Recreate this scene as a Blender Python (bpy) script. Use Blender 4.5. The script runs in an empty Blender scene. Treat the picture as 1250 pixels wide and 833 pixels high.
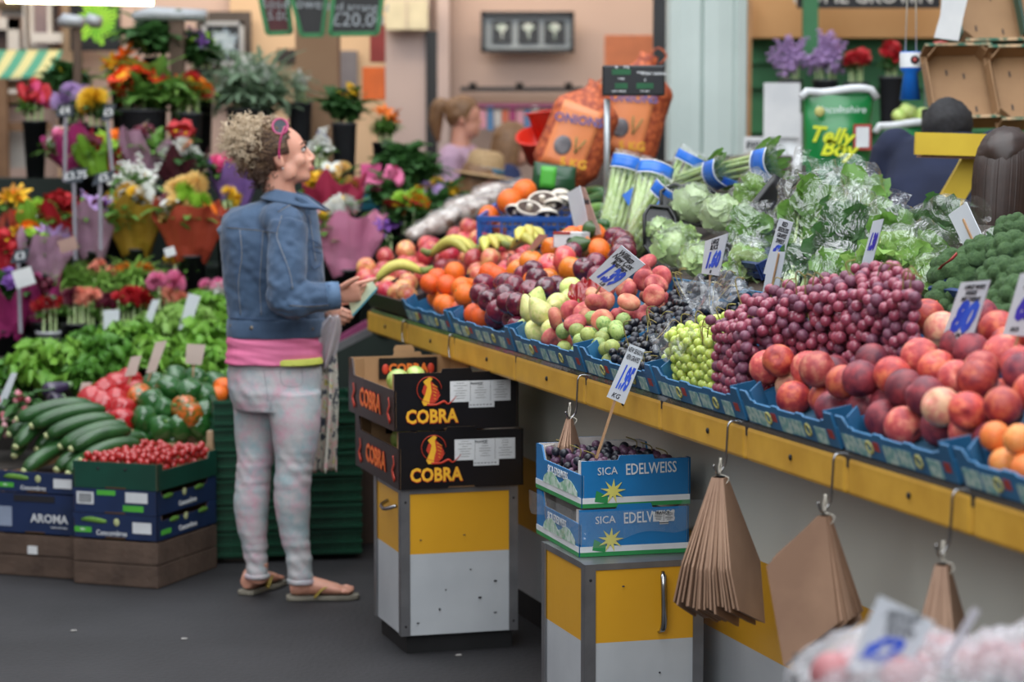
import bpy, bmesh, math, random
from mathutils import Vector, Matrix, Quaternion
from mathutils.bvhtree import BVHTree
R = random.Random(7)
PI = math.pi
V = Vector
SC = bpy.context.scene
COL = SC.collection
# ---------------------------------------------------------------- camera
FPX, CX, CY, CAMZ = 2950.0, 625.0, 416.5, 1.61
TH = math.atan(251.5 / FPX)
CAM = V((0, 0, CAMZ))
def ray(px, py):
    a = (px - CX) / FPX; b = (CY - py) / FPX
    return V((a, math.cos(TH) + b * math.sin(TH), -math.sin(TH) + b * math.cos(TH)))
def at(px, py, Y):
    d = ray(px, py); return CAM + d * (Y / d.y)
def onz(px, py, z):
    d = ray(px, py); return CAM + d * ((z - CAMZ) / d.z)
def onplane(px, py, p0, n):
    d = ray(px, py); return CAM + d * ((p0 - CAM).dot(n) / d.dot(n))
def proj(p):
    q = V(p) - CAM
    d = q.y * math.cos(TH) - q.z * math.sin(TH); v = q.y * math.sin(TH) + q.z * math.cos(TH)
    return CX + FPX * q.x / d, CY - FPX * v / d, d
def sz(px, Y): return px * Y / FPX
cam = bpy.data.cameras.new('camera'); camo = bpy.data.objects.new('camera', cam); COL.objects.link(camo)
camo.location = CAM; camo.rotation_euler = (PI / 2 - TH, 0, 0)
cam.sensor_width = 36; cam.lens = FPX * 36 / 1250; cam.clip_end = 100
cam.dof.use_dof = True; cam.dof.focus_distance = 6.3; cam.dof.aperture_fstop = 2.8
SC.camera = camo
# ---------------------------------------------------------------- materials
def hexc(h):
    h = h.lstrip('#'); c = [int(h[i:i + 2], 16) / 255 for i in (0, 2, 4)]
    return tuple(x / 12.92 if x <= .04045 else ((x + .055) / 1.055) ** 2.4 for x in c)
def c4(c):
    if isinstance(c, str): c = hexc(c)
    return (c[0], c[1], c[2], 1)
MATS = {}
def mat(name, col, rough=.5, col2=None, scale=8, cont=.5, bump=0, bscale=None, metal=0, sss=0, coat=0, spec=.5, emit=0, alpha=1, sheen=0, trans=0, obj=True, rnd=0, detail=4):
    """principled material; base colour = noise mix of col and col2; rnd shifts the pattern per object"""
    if name in MATS: return MATS[name]
    m = bpy.data.materials.new(name); m.use_nodes = True; nt = m.node_tree; N = nt.nodes; L = nt.links
    b = N['Principled BSDF']; b.inputs['Roughness'].default_value = rough; b.inputs['Metallic'].default_value = metal
    b.inputs['Specular IOR Level'].default_value = spec
    if coat: b.inputs['Coat Weight'].default_value = coat; b.inputs['Coat Roughness'].default_value = .12
    if sheen: b.inputs['Sheen Weight'].default_value = sheen
    if trans: b.inputs['Transmission Weight'].default_value = trans
    if sss:
        b.inputs['Subsurface Weight'].default_value = sss; b.inputs['Subsurface Scale'].default_value = .01
        b.inputs['Subsurface Radius'].default_value = (1, .4, .25)
    c1 = c4(col); cc = c4(col2) if col2 else tuple(x * .82 for x in c1[:3]) + (1,)
    tc = N.new('ShaderNodeTexCoord'); nz = N.new('ShaderNodeTexNoise'); nz.inputs['Scale'].default_value = scale; nz.inputs['Detail'].default_value = detail
    src = tc.outputs['Object']
    if rnd:
        oi = N.new('ShaderNodeObjectInfo'); mu = N.new('ShaderNodeMath'); mu.operation = 'MULTIPLY'; mu.inputs[1].default_value = 40; L.new(oi.outputs['Random'], mu.inputs[0])
        ad = N.new('ShaderNodeVectorMath'); ad.operation = 'ADD'; L.new(src, ad.inputs[0]); L.new(mu.outputs[0], ad.inputs[1]); src = ad.outputs[0]
    L.new(src, nz.inputs['Vector'])
    rp = N.new('ShaderNodeValToRGB'); rp.color_ramp.elements[0].position = .5 - cont / 2 * .6; rp.color_ramp.elements[1].position = .5 + cont / 2 * .6
    rp.color_ramp.elements[0].color = c1; rp.color_ramp.elements[1].color = cc
    L.new(nz.outputs['Fac'], rp.inputs[0]); L.new(rp.outputs[0], b.inputs['Base Color'])
    if bump:
        bn = N.new('ShaderNodeTexNoise'); bn.inputs['Scale'].default_value = bscale or scale * 3; bn.inputs['Detail'].default_value = 3; L.new(src, bn.inputs['Vector'])
        bp = N.new('ShaderNodeBump'); bp.inputs['Strength'].default_value = bump; bp.inputs['Distance'].default_value = .01; L.new(bn.outputs['Fac'], bp.inputs['Height']); L.new(bp.outputs[0], b.inputs['Normal'])
    if emit: b.inputs['Emission Color'].default_value = c1; b.inputs['Emission Strength'].default_value = emit
    if alpha < 1: b.inputs['Alpha'].default_value = alpha
    MATS[name] = m; return m
def film(name, col='#ffffff', dens=.12, rough=.12, bump=.5, bscale=14):
    """thin clear plastic: mostly see-through, glossy, creased"""
    if name in MATS: return MATS[name]
    m = bpy.data.materials.new(name); m.use_nodes = True; nt = m.node_tree; N = nt.nodes; L = nt.links
    N.remove(N['Principled BSDF']); out = N['Material Output']
    tr = N.new('ShaderNodeBsdfTransparent'); gl = N.new('ShaderNodeBsdfGlossy'); gl.inputs['Roughness'].default_value = rough
    df = N.new('ShaderNodeBsdfDiffuse'); df.inputs['Color'].default_value = c4(col); tl = N.new('ShaderNodeBsdfTranslucent'); tl.inputs['Color'].default_value = c4(col)
    tc = N.new('ShaderNodeTexCoord'); nz = N.new('ShaderNodeTexNoise'); nz.inputs['Scale'].default_value = bscale; nz.inputs['Detail'].default_value = 3; nz.inputs['Distortion'].default_value = 1.5
    L.new(tc.outputs['Object'], nz.inputs['Vector'])
    bp = N.new('ShaderNodeBump'); bp.inputs['Strength'].default_value = bump; bp.inputs['Distance'].default_value = .03; L.new(nz.outputs['Fac'], bp.inputs['Height'])
    L.new(bp.outputs[0], gl.inputs['Normal'])
    a = N.new('ShaderNodeMixShader'); a.inputs[0].default_value = .5; L.new(df.outputs[0], a.inputs[1]); L.new(tl.outputs[0], a.inputs[2])
    s1 = N.new('ShaderNodeMixShader'); s1.inputs[0].default_value = dens; L.new(tr.outputs[0], s1.inputs[1]); L.new(a.outputs[0], s1.inputs[2])
    fr = N.new('ShaderNodeLayerWeight'); fr.inputs[0].default_value = .3; L.new(bp.outputs[0], fr.inputs['Normal'])
    pw = N.new('ShaderNodeMath'); pw.operation = 'POWER'; pw.inputs[1].default_value = 3.0; L.new(fr.outputs['Facing'], pw.inputs[0])
    mm = N.new('ShaderNodeMath'); mm.operation = 'MULTIPLY_ADD'; mm.inputs[1].default_value = .6; mm.inputs[2].default_value = .1 if dens < .04 else .07; mm.use_clamp = True; L.new(pw.outputs[0], mm.inputs[0])
    s2 = N.new('ShaderNodeMixShader'); L.new(mm.outputs[0], s2.inputs[0]); L.new(s1.outputs[0], s2.inputs[1]); L.new(gl.outputs[0], s2.inputs[2])
    L.new(s2.outputs[0], out.inputs['Surface']); MATS[name] = m; return m
def fruitmat(name, base, blush, streak=None, axis_bias=.0, scale=14, thr=.5, soft=.25, rough=.4, coat=0, bump=.0, sss=.08, spec=.5):
    """skin with a blush that covers one side, turned differently on each fruit"""
    if name in MATS: return MATS[name]
    m = mat(name, base, rough, bump=bump, bscale=120, sss=sss, coat=coat, spec=spec, rnd=1)
    N = m.node_tree.nodes; L = m.node_tree.links; b = N['Principled BSDF']
    tc = N.new('ShaderNodeTexCoord'); oi = N.new('ShaderNodeObjectInfo')
    ad = N.new('ShaderNodeVectorMath'); ad.operation = 'ADD'; mu = N.new('ShaderNodeMath'); mu.operation = 'MULTIPLY'; mu.inputs[1].default_value = 57
    L.new(oi.outputs['Random'], mu.inputs[0]); L.new(tc.outputs['Object'], ad.inputs[0]); L.new(mu.outputs[0], ad.inputs[1])
    n1 = N.new('ShaderNodeTexNoise'); n1.inputs['Scale'].default_value = scale; n1.inputs['Detail'].default_value = 5; n1.inputs['Roughness'].default_value = .6; L.new(ad.outputs[0], n1.inputs['Vector'])
    rp = N.new('ShaderNodeValToRGB'); e = rp.color_ramp.elements; e[0].position = thr - soft / 2; e[1].position = thr + soft / 2
    e[0].color = c4(blush); e[1].color = c4(base)
    if streak:
        x = rp.color_ramp.elements.new(thr); x.color = c4(streak)
    L.new(n1.outputs['Fac'], rp.inputs[0])
    hs = N.new('ShaderNodeHueSaturation'); mp = N.new('ShaderNodeMapRange'); mp.inputs['To Min'].default_value = .72; mp.inputs['To Max'].default_value = 1.2
    L.new(oi.outputs['Random'], mp.inputs['Value']); L.new(mp.outputs[0], hs.inputs['Value']); L.new(rp.outputs[0], hs.inputs['Color']); L.new(hs.outputs[0], b.inputs['Base Color'])
    return m
# ---------------------------------------------------------------- mesh builder
def frame_of(d, up=V((0, 0, 1))):
    d = d.normalized()
    if abs(d.dot(up)) > .97: up = V((1, 0, 0))
    x = up.cross(d).normalized(); return x, d.cross(x).normalized()
class MB:
    def __init__(s): s.v = []; s.f = []; s.m = []; s.cur = 0; s.sm = []; s.smooth = True
    def add(s, vs, fs, M=None):
        k = len(s.v)
        s.v += [(M @ V(p)) if M else V(p) for p in vs]
        for f in fs: s.f.append(tuple(i + k for i in f)); s.m.append(s.cur); s.sm.append(s.smooth)
        return s
    def box(s, c, d, M=None, taper=1, rz=0):
        x, y, z = d[0] / 2, d[1] / 2, d[2] / 2; t = taper
        vs = [(-x, -y, -z), (x, -y, -z), (x, y, -z), (-x, y, -z), (-x * t, -y * t, z), (x * t, -y * t, z), (x * t, y * t, z), (-x * t, y * t, z)]
        T = Matrix.Translation(V(c)) @ Matrix.Rotation(rz, 4, 'Z')
        q = s.smooth; s.smooth = False
        s.add([T @ V(p) for p in vs], [(3, 2, 1, 0), (4, 5, 6, 7), (0, 1, 5, 4), (1, 2, 6, 5), (2, 3, 7, 6), (3, 0, 4, 7)], M); s.smooth = q; return s
    def beam(s, a, b, w, h, up=V((0, 0, 1))):
        a, b = V(a), V(b); x, y = frame_of(b - a, up); q = s.smooth; s.smooth = False
        o = [x * (i * w / 2) + y * (j * h / 2) for i, j in ((-1, -1), (1, -1), (1, 1), (-1, 1))]
        s.add([a + p for p in o] + [b + p for p in o], [(3, 2, 1, 0), (4, 5, 6, 7), (0, 1, 5, 4), (1, 2, 6, 5), (2, 3, 7, 6), (3, 0, 4, 7)]); s.smooth = q; return s
    def tube(s, pts, rad, n=8, M=None, cap=True, flat=1, up=V((0, 0, 1)), lobes=0, la=0):
        pts = [V(p) for p in pts]; k = len(pts)
        if not hasattr(rad, '__len__'): rad = [rad] * k
        vs = []; fs = []; X = None
        for i, p in enumerate(pts):
            d = (pts[min(i + 1, k - 1)] - pts[max(i - 1, 0)])
            if d.length < 1e-9: d = V((0, 0, 1))
            if X is None: X, Y = frame_of(d, up)
            else:
                d.normalize(); X = (X - d * X.dot(d)); X = X.normalized() if X.length > 1e-6 else frame_of(d)[0]; Y = d.cross(X)
            r = rad[i]; rx, ry = r if hasattr(r, '__len__') else (r, r * flat)
            for j in range(n):
                a = 2 * PI * j / n; q = 1 + la * math.cos(lobes * a) if lobes else 1
                vs.append(p + X * (rx * q * math.cos(a)) + Y * (ry * q * math.sin(a)))
        for i in range(k - 1):
            for j in range(n):
                a, b = i * n + j, i * n + (j + 1) % n; fs.append((a, b, b + n, a + n))
        if cap:
            c0 = len(vs); vs.append(pts[0]); vs.append(pts[-1])
            for j in range(n): fs.append((c0, (j + 1) % n, j)); fs.append((c0 + 1, (k - 1) * n + j, (k - 1) * n + (j + 1) % n))
        s.add(vs, fs, M); return s
    def lathe(s, prof, n=16, M=None, lobes=0, la=0, cap=False):
        vs = []; fs = []
        for (r, z) in prof:
            for j in range(n):
                a = 2 * PI * j / n; q = 1 + la * math.cos(lobes * a) if lobes else 1
                vs.append((r * q * math.cos(a), r * q * math.sin(a), z))
        for i in range(len(prof) - 1):
            for j in range(n):
                a, b = i * n + j, i * n + (j + 1) % n; fs.append((a, b, b + n, a + n))
        if cap:
            fs.append(tuple(range(n - 1, -1, -1))); k = (len(prof) - 1) * n; fs.append(tuple(range(k, k + n)))
        s.add(vs, fs, M); return s
    def ball(s, c, r, nu=14, nv=10, fn=None, M=None, rot=None):
        rx, ry, rz = r if hasattr(r, '__len__') else (r, r, r); vs = []; fs = []; c = V(c)
        def P(p):
            if fn: p = fn(p)
            q = V((p.x * rx, p.y * ry, p.z * rz))
            if rot: q = rot @ q
            return c + q
        vs.append(P(V((0, 0, -1))))
        for i in range(1, nv):
            ph = -PI / 2 + PI * i / nv
            for j in range(nu):
                a = 2 * PI * j / nu; vs.append(P(V((math.cos(ph) * math.cos(a), math.cos(ph) * math.sin(a), math.sin(ph)))))
        vs.append(P(V((0, 0, 1)))); t = len(vs) - 1
        for j in range(nu): fs.append((0, 1 + (j + 1) % nu, 1 + j)); fs.append((t, t - nu + j, t - nu + (j + 1) % nu))
        for i in range(nv - 2):
            for j in range(nu):
                a, b = 1 + i * nu + j, 1 + i * nu + (j + 1) % nu; fs.append((a, b, b + nu, a + nu))
        s.add(vs, fs, M); return s
    def sheet(s, fn, nu, nv, thick=0, M=None, closeu=False):
        vs = [V(fn(i / nu, j / nv)) for j in range(nv + 1) for i in range(nu + (0 if closeu else 1))]
        w = nu + (0 if closeu else 1); fs = []
        for j in range(nv):
            for i in range(nu):
                a = j * w + i; b = j * w + (i + 1) % w; fs.append((a, b, b + w, a + w))
        s.add(vs, fs, M); return s
    def poly(s, pts, thick=.002, n=None, M=None):
        """flat outline extruded by thick along its normal"""
        pts = [V(p) for p in pts]; k = len(pts)
        if n is None:
            n = V((0, 0, 0))
            for i in range(k): n += pts[i].cross(pts[(i + 1) % k])
            n.normalize()
        q = s.smooth; s.smooth = False
        o = V(n) * thick / 2
        s.add([p + o for p in pts] + [p - o for p in pts], [tuple(range(k)), tuple(range(2 * k - 1, k - 1, -1))] + [(i, i + k, (i + 1) % k + k, (i + 1) % k) for i in range(k)], M); s.smooth = q; return s
    def jitter(s, a, sc=1):
        from mathutils import noise
        for p in s.v:
            p += noise.noise_vector(p * sc) * a
        return s
    def mesh(s, name, mats):
        me = bpy.data.meshes.new(name); me.from_pydata([tuple(p) for p in s.v], [], s.f)
        if not isinstance(mats, (list, tuple)): mats = [mats]
        for m in mats: me.materials.append(m)
        me.polygons.foreach_set('material_index', s.m); me.polygons.foreach_set('use_smooth', s.sm); me.update()
        return me
    def build(s, name, mats, parent=None, solid=0, bevel=0, sub=0, loc=None, rot=None):
        o = bpy.data.objects.new(name, s.mesh(name, mats)); COL.objects.link(o)
        if parent: o.parent = parent
        if loc is not None: o.location = loc
        if rot is not None: o.rotation_euler = rot
        if solid: d = o.modifiers.new('solid', 'SOLIDIFY'); d.thickness = solid; d.offset = 0
        if bevel: d = o.modifiers.new('bevel', 'BEVEL'); d.width = bevel; d.segments = 2; d.limit_method = 'ANGLE'
        if sub: d = o.modifiers.new('sub', 'SUBSURF'); d.levels = sub; d.render_levels = sub
        return o
def thing(name, label, cat, loc=(0, 0, 0), rz=0, group=None, rot=None):
    o = bpy.data.objects.new(name, None); COL.objects.link(o); o.location = loc; o.rotation_euler = rot or (0, 0, rz); o.empty_display_size = .1
    return tag(o, label, cat, group)
def tag(o, label, cat, group=None, kind=None):
    if label: o['label'] = label
    if cat: o['category'] = cat
    if group: o['group'] = group
    if kind: o['kind'] = kind
    return o
def struct(o): o['kind'] = 'structure'; return o
def mobj(name, me, parent=None, loc=None, rot=None, scale=None, quat=None):
    o = bpy.data.objects.new(name, me); COL.objects.link(o)
    if parent: o.parent = parent
    if loc is not None: o.location = loc
    if rot is not None: o.rotation_euler = rot
    if quat is not None: o.rotation_euler = quat.to_euler()
    if scale is not None: o.scale = scale if hasattr(scale, '__len__') else (scale,) * 3
    return o
def copy_tree(o, parent=None):
    c = o.copy(); COL.objects.link(c); c.parent = parent
    for ch in o.children: copy_tree(ch, c)
    return c
KIDS = {}
def delete_tree(o):
    for ch in list(o.children_recursive): bpy.data.objects.remove(ch)
    bpy.data.objects.remove(o)
_txt = {}
def text(s, size, M, m, parent, name='lettering', bold=0, shear=0, align='CENTER', depth=.0006, xs=1, space=1, res=2):
    """lettering as a thin mesh; M places the text plane (x along, y up, z out)"""
    k = (s, bold, shear, align, depth / size, xs, space)
    if k not in _txt:
        cu = bpy.data.curves.new('t', 'FONT'); cu.body = s; cu.align_x = align; cu.align_y = 'CENTER'; cu.extrude = depth / size; cu.offset = bold; cu.shear = shear; cu.resolution_u = res; cu.space_character = space; cu.fill_mode = 'BOTH'
        o = bpy.data.objects.new('t', cu); COL.objects.link(o); dg = bpy.context.evaluated_depsgraph_get(); dg.update()
        me = bpy.data.meshes.new_from_object(o.evaluated_get(dg)); bpy.data.objects.remove(o); _txt[k] = me
    me = _txt[k].copy(); me.materials.clear(); me.materials.append(m)
    me.transform(M @ Matrix.Diagonal((size * xs, size, size, 1)))
    o = bpy.data.objects.new(name, me); COL.objects.link(o); o.parent = parent; return o
def plane_M(o, x, y):
    """matrix: origin o, x axis x, y axis y (z = x cross y)"""
    x = V(x).normalized(); y = V(y); y = (y - x * y.dot(x)).normalized(); z = x.cross(y)
    M = Matrix.Identity(4)
    for i in range(3): M[i][0] = x[i]; M[i][1] = y[i]; M[i][2] = z[i]; M[i][3] = V(o)[i]
    return M
def catmull(pts, n=6):
    pts = [V(p) for p in pts]; out = []
    for i in range(len(pts) - 1):
        a = pts[max(i - 1, 0)]; b = pts[i]; c = pts[i + 1]; d = pts[min(i + 2, len(pts) - 1)]
        for j in range(n):
            t = j / n; out.append(.5 * ((2 * b) + (c - a) * t + (2 * a - 5 * b + 4 * c - d) * t * t + (-a + 3 * b - 3 * c + d) * t ** 3))
    out.append(pts[-1]); return out
def lerpn(vals, n):
    out = []
    for i in range(len(vals) - 1):
        for j in range(n):
            t = j / n; a, b = vals[i], vals[i + 1]
            out.append(tuple(x + (y - x) * t for x, y in zip(a, b)) if hasattr(a, '__len__') else a + (b - a) * t)
    out.append(vals[-1]); return out
def inpoly(x, y, P):
    c = False; j = len(P) - 1
    for i in range(len(P)):
        if (P[i][1] > y) != (P[j][1] > y) and x < (P[j][0] - P[i][0]) * (y - P[i][1]) / (P[j][1] - P[i][1]) + P[i][0]: c = not c
        j = i
    return c
ORD = 'first second third fourth fifth sixth seventh eighth ninth tenth eleventh twelfth thirteenth fourteenth fifteenth sixteenth seventeenth eighteenth nineteenth twentieth twenty-first twenty-second twenty-third twenty-fourth twenty-fifth twenty-sixth twenty-seventh twenty-eighth twenty-ninth thirtieth'.split()
def ordn(i): return ORD[i] if i < len(ORD) else ('thirty' if i < 40 else 'forty' if i < 50 else 'fifty') + '-' + ORD[i % 10]
ROWS = ['front row', 'second row up', 'third row up', 'fourth row up', 'fifth row up', 'sixth row up', 'seventh row up', 'eighth row up', 'ninth row up', 'tenth row up']
def rowlabels(objs, rowh, fmt, rev=False):
    """label the things of a heap by row (from the customer's side up) and place along the row, counted from the woman's side"""
    it = [(proj(o.matrix_basis.translation), o) for o in objs]
    it.sort(key=lambda q: -q[0][1]); row = []; rows = []
    for p, o in it:
        if row and abs(row[0][0][1] - p[1]) > rowh: rows.append(row); row = []
        row.append((p, o))
    if row: rows.append(row)
    for i, r in enumerate(rows):
        r.sort(key=lambda q: q[0][0] * (-1 if rev else 1))
        for j, (p, o) in enumerate(r):
            w = ROWS[i] if i < len(ROWS) else ordn(i) + ' row up'
            o['label'] = fmt.format(c=o.get('_c', ''), n=ordn(j), row=w)
        for p, o in r:
            if '_c' in o: del o['_c']
# ---------------------------------------------------------------- the place: floor, facades, pillar
C0 = V((-.5484, 9.0654, .95)); U = V((.2844, -.9587, 0)).normalized(); W = V((.9587, .2844, 0)).normalized(); RZ = math.atan2(U.y, U.x)
def ct(s, t, z): p = C0 + U * s + W * t; p.z = z; return p
def D(px, py, t): return onplane(px, py, C0 + W * t, W)
def st(p): q = V(p) - C0; return q.dot(U), q.dot(W)
def deck(t): return .958 + .38 * t if t < .55 else 1.167 + .46 * (t - .55)
m_floor = mat('asphalt', '#2a292c', .68, '#1b1a1d', 3, .9, bump=.35, bscale=60)
nt = m_floor.node_tree
b = MB(); b.sheet(lambda u, v: (-7 + 14 * u, -1.5 + 18.5 * v, 0), 40, 50); struct(b.build('floor', m_floor))
b = MB(); b.smooth = False
rr = random.Random(3)
for i, (px, py) in enumerate(((455, 660), (640, 690), (600, 780), (225, 780), (410, 600), (90, 770), (560, 800), (600, 760))):
    p = onz(px, py, .003); b.ball((p.x, p.y, .003), (.012, .01, .003), 7, 4)
tag(b.build('dropped_litter', mat('litter', '#8d8a86', .8)), 'small pale scraps trodden into the dark floor', 'litter', kind='stuff')
m_wall = mat('plaster pink', '#c3aa9e', .85, '#b89f93', 1.2, .8, bump=.05)
m_beige = mat('plaster beige', '#c8ab8c', .85, '#bd9f7f', 1.5, .8, bump=.05)
m_mauve = mat('mauve panel', '#b5a29d', .6, '#aa9792', 1, .6)
m_white = mat('white paint', '#cfcac4', .5, '#bdb7b0', 5, .5)
m_dark = mat('dark recess', '#1a1614', .6, '#241d1a', 3)
m_black = mat('black paint', '#0d0d0f', .35, '#161618', 6)
YB = 15.0
def bk(px, py, Y=YB): return at(px, py, Y)
def slab(name, x0, y0, x1, y1, Y, m, th=.06, parent=None, bev=0):
    a = bk(x0, y1, Y); c = bk(x1, y0, Y); b = MB(); b.box(((a.x + c.x) / 2, Y + th / 2, (a.z + c.z) / 2), (c.x - a.x, th, c.z - a.z)); return b.build(name, m, parent, bevel=bev)
b = MB(); b.box((.4, YB + .2, 2), (8.4, .3, 4)); struct(b.build('wall_back', m_wall))
b = MB(); b.box((-6.9, 7.5, 2), (.2, 18, 4)); struct(b.build('wall_left', m_wall))
b = MB(); b.box((6.9, 7.5, 2), (.2, 18, 4)); struct(b.build('wall_right', m_beige))
b = MB(); b.box((-5.3, YB + .9, 2), (3.2, .1, 4)); struct(b.build('wall_recess', mat('recess wall', '#c9b6a6', .8)))
struct(slab('trim_1', 285, -60, 472, 470, 14.96, m_beige, .1)); struct(slab('trim_2', 472, -60, 524, 500, 14.9, m_mauve, .12))
struct(slab('trim_3', 521, 38, 534, 500, 14.88, m_black, .03)); struct(slab('trim_4', 535, -60, 548, 500, 14.86, m_mauve, .14))
struct(slab('trim_5', 75, -60, 88, 400, 14.8, m_beige, .2)); struct(slab('trim_6', 0, 10, 30, 20, 14.8, m_white, .1))
# ledge rail and tape run along the pink wall
o = slab('wall_shelf', 562, 106, 712, 111, 14.7, m_black, .25); tag(o, 'long black shelf running along the pink wall under the picture', 'shelf')
for px in (577, 634, 694): b = MB(); b.tube([bk(px, 108, 14.65), bk(px, 101, 14.65)], [.012, .03], 8); b.build('bracket', m_black, o)
o = slab('counter_rail', 566, 126, 706, 131, 14.4, mat('magenta', '#8d3a66', .5), .1); tag(o, 'magenta rail below the black shelf on the pink wall', 'rail')
# shop windows and doors at the far left
b = MB()
for x0, x1 in ((2, 22), (34, 40)): pass
w = MB(); a = bk(-60, 300, 14.9); c = bk(24, 22, 14.9)
def framed(name, x0, y0, x1, y1, Y, fw, mf, mg, kind='structure'):
    A = bk(x0, y1, Y); C = bk(x1, y0, Y); b = MB(); f = sz(fw, Y)
    for (u0, v0, u1, v1) in ((A.x, A.z, C.x, A.z + f), (A.x, C.z - f, C.x, C.z), (A.x, A.z, A.x + f, C.z), (C.x - f, A.z, C.x, C.z)):
        b.box(((u0 + u1) / 2, Y, (v0 + v1) / 2), (u1 - u0, .06, v1 - v0))
    o = b.build(name, mf)
    if kind: o['kind'] = kind
    g = MB(); g.box(((A.x + C.x) / 2, Y + .02, (A.z + C.z) / 2), (C.x - A.x - f, .01, C.z - A.z - f)); g.build('pane', mg, o); return o
m_glassd = mat('dark glass', '#3a3230', .15, '#5a4c48', 2)
framed('window_1', -40, 22, 24, 130, 14.75, 14, m_white, m_glassd)
framed('door_1', 30, -40, 42, 62, 14.75, 3, m_white, mat('ochre glass', '#8e7560', .3, '#a58f80', 2))
framed('window_2', 38, -40, 62, 60, 14.7, 4, m_white, mat('pink glass', '#93807e', .2, '#7a6a70', 2))
framed('window_3', 62, -20, 74, 58, 14.75, 1.5, mat('brown wood', '#6a4432', .5), m_glassd)
struct(slab('trim_7', -40, 2, 24, 11, 14.7, mat('dark olive', '#4a3a20', .6), .1))
struct(slab('trim_8', 40, 40, 75, 52, 14.6, m_white, .06))
# striped awning of a stall in the distance
m_awn = mat('awning stripes', '#d9d08c', .8)
N = m_awn.node_tree.nodes; L = m_awn.node_tree.links
tc = N.new('ShaderNodeTexCoord'); wv = N.new('ShaderNodeTexWave'); wv.bands_direction = 'X'; wv.inputs['Scale'].default_value = 2.7; rp = N.new('ShaderNodeValToRGB'); rp.color_ramp.interpolation = 'CONSTANT'
rp.color_ramp.elements[0].color = c4('#d8cf8f'); rp.color_ramp.elements[1].position = .5; rp.color_ramp.elements[1].color = c4('#4f9f80')
L.new(tc.outputs['Object'], wv.inputs[0]); L.new(wv.outputs['Fac'], rp.inputs[0]); L.new(rp.outputs[0], N['Principled BSDF'].inputs['Base Color'])
aw = thing('striped_awning', 'small yellow and green striped awning over a far wooden stall', 'awning', (0, 0, 0))
b = MB(); P0 = bk(-30, 62, 13.6); P1 = bk(76, 62, 13.6); Q0 = bk(-14, 96, 13.1); Q1 = bk(64, 94, 13.1)
b.sheet(lambda u, v: (P0.lerp(P1, u)).lerp(Q0.lerp(Q1, u), v) + V((0, 0, -.01 * math.sin(v * PI))), 12, 4); b.build('canvas', m_awn, aw, solid=.01)
b = MB(); m_wood = mat('mid wood', '#8a6647', .6, '#6f4f35', 6, .7)
b.beam(bk(-2, 96, 13.1), bk(-2, 96, 13.1) * 1, .05, .05) if 0 else None
p = bk(2, 96, 13.1); b.beam((p.x, p.y, 0), (p.x, p.y, p.z), .06, .06, V((0, 1, 0))); b.build('post', m_wood, aw)
for yy in (103, 155, 120): b = MB(); b.beam(bk(-30, yy, 13.2), bk(62, yy, 13.2), .04, .05); b.build('rail', m_wood, aw)
b = MB(); p = bk(18, 100, 13.3)
o = slab('leaning_board', 8, 158, 46, 205, 13.3, mat('pale board', '#b9b3ab', .6), .03); tag(o, 'pale board leaning behind the far striped stall', 'board')
# framed pictures
def picture(name, label, x0, y0, x1, y1, Y, fw, mf, mount, mw, panels):
    A = bk(x0, y1, Y); C = bk(x1, y0, Y); t = thing(name, label, 'picture', ((A.x + C.x) / 2, Y + .04, A.z)); ox, oz = (A.x + C.x) / 2, A.z
    f = sz(fw, Y); w, h = C.x - A.x, C.z - A.z; b = MB()
    for c, d in (((0, -.02, f / 2), (w, .05, f)), ((0, -.02, h - f / 2), (w, .05, f)), ((-w / 2 + f / 2, -.02, h / 2), (f, .05, h)), ((w / 2 - f / 2, -.02, h / 2), (f, .05, h))): b.box(c, d)
    b.build('frame', mf, t); b = MB(); b.box((0, 0, h / 2), (w - f, .01, h - f)); b.build('mount', mount, t)
    for (a0, b0, a1, b1, m, fl) in panels:
        b = MB(); b.box(((a0 + a1) / 2 * w - w / 2, -.012, h * (b0 + b1) / 2), ((a1 - a0) * w, .008, (b1 - b0) * h)); pr = b.build('print', m, t)
        q = MB(); cx, cz, r = (a0 + a1) / 2 * w - w / 2, h * (b0 + b1) / 2, min((a1 - a0) * w, (b1 - b0) * h) / 2
        fl(q, cx, cz, r); q.build('printed_flower', mw, pr)
    return t
def lily(q, cx, cz, r):
    for i in range(7):
        a = PI / 2 + (i - 3) * .32; q.poly([(cx, -.018, cz - .2 * r), (cx + .6 * r * math.cos(a - .12), -.018, cz + .75 * r * math.sin(a - .12)), (cx + .8 * r * math.cos(a), -.018, cz + .9 * r * math.sin(a)), (cx + .6 * r * math.cos(a + .12), -.018, cz + .75 * r * math.sin(a + .12))], .002)
    q.poly([(cx - .12 * r, -.018, cz), (cx + .05 * r, -.018, cz - .9 * r), (cx + .12 * r, -.018, cz)], .002)
def burst(q, cx, cz, r):
    for i in range(22):
        a = 2 * PI * i / 22; rr_ = r * (.8 + .15 * (i % 3)); q.poly([(cx, -.018, cz), (cx + rr_ * math.cos(a - .1), -.018, cz + rr_ * math.sin(a - .1)), (cx + rr_ * math.cos(a + .1), -.018, cz + rr_ * math.sin(a + .1))], .002)
m_pic = mat('print black', '#17181a', .3); m_pale = mat('print pale', '#a9bfb4', .5, '#dfe6e0', 30)
picture('framed_picture', 'wide black framed triple flower picture on the pink wall', 587, 14, 701, 64, 14.9, 4.5, m_black, mat('mount grey', '#9aa3a8', .5), m_pale, [(.12, .22, .33, .8, m_pic, lily), (.4, .22, .62, .8, m_pic, lily), (.68, .22, .9, .8, m_pic, lily)])
slabb = slab('picture_board', 240, 14, 306, 92, 14.86, mat('board brown', '#3c342f', .6, '#4a403a', 4), .04); tag(slabb, 'dark board on the wall behind the pale framed dandelion picture', 'board')
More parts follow.
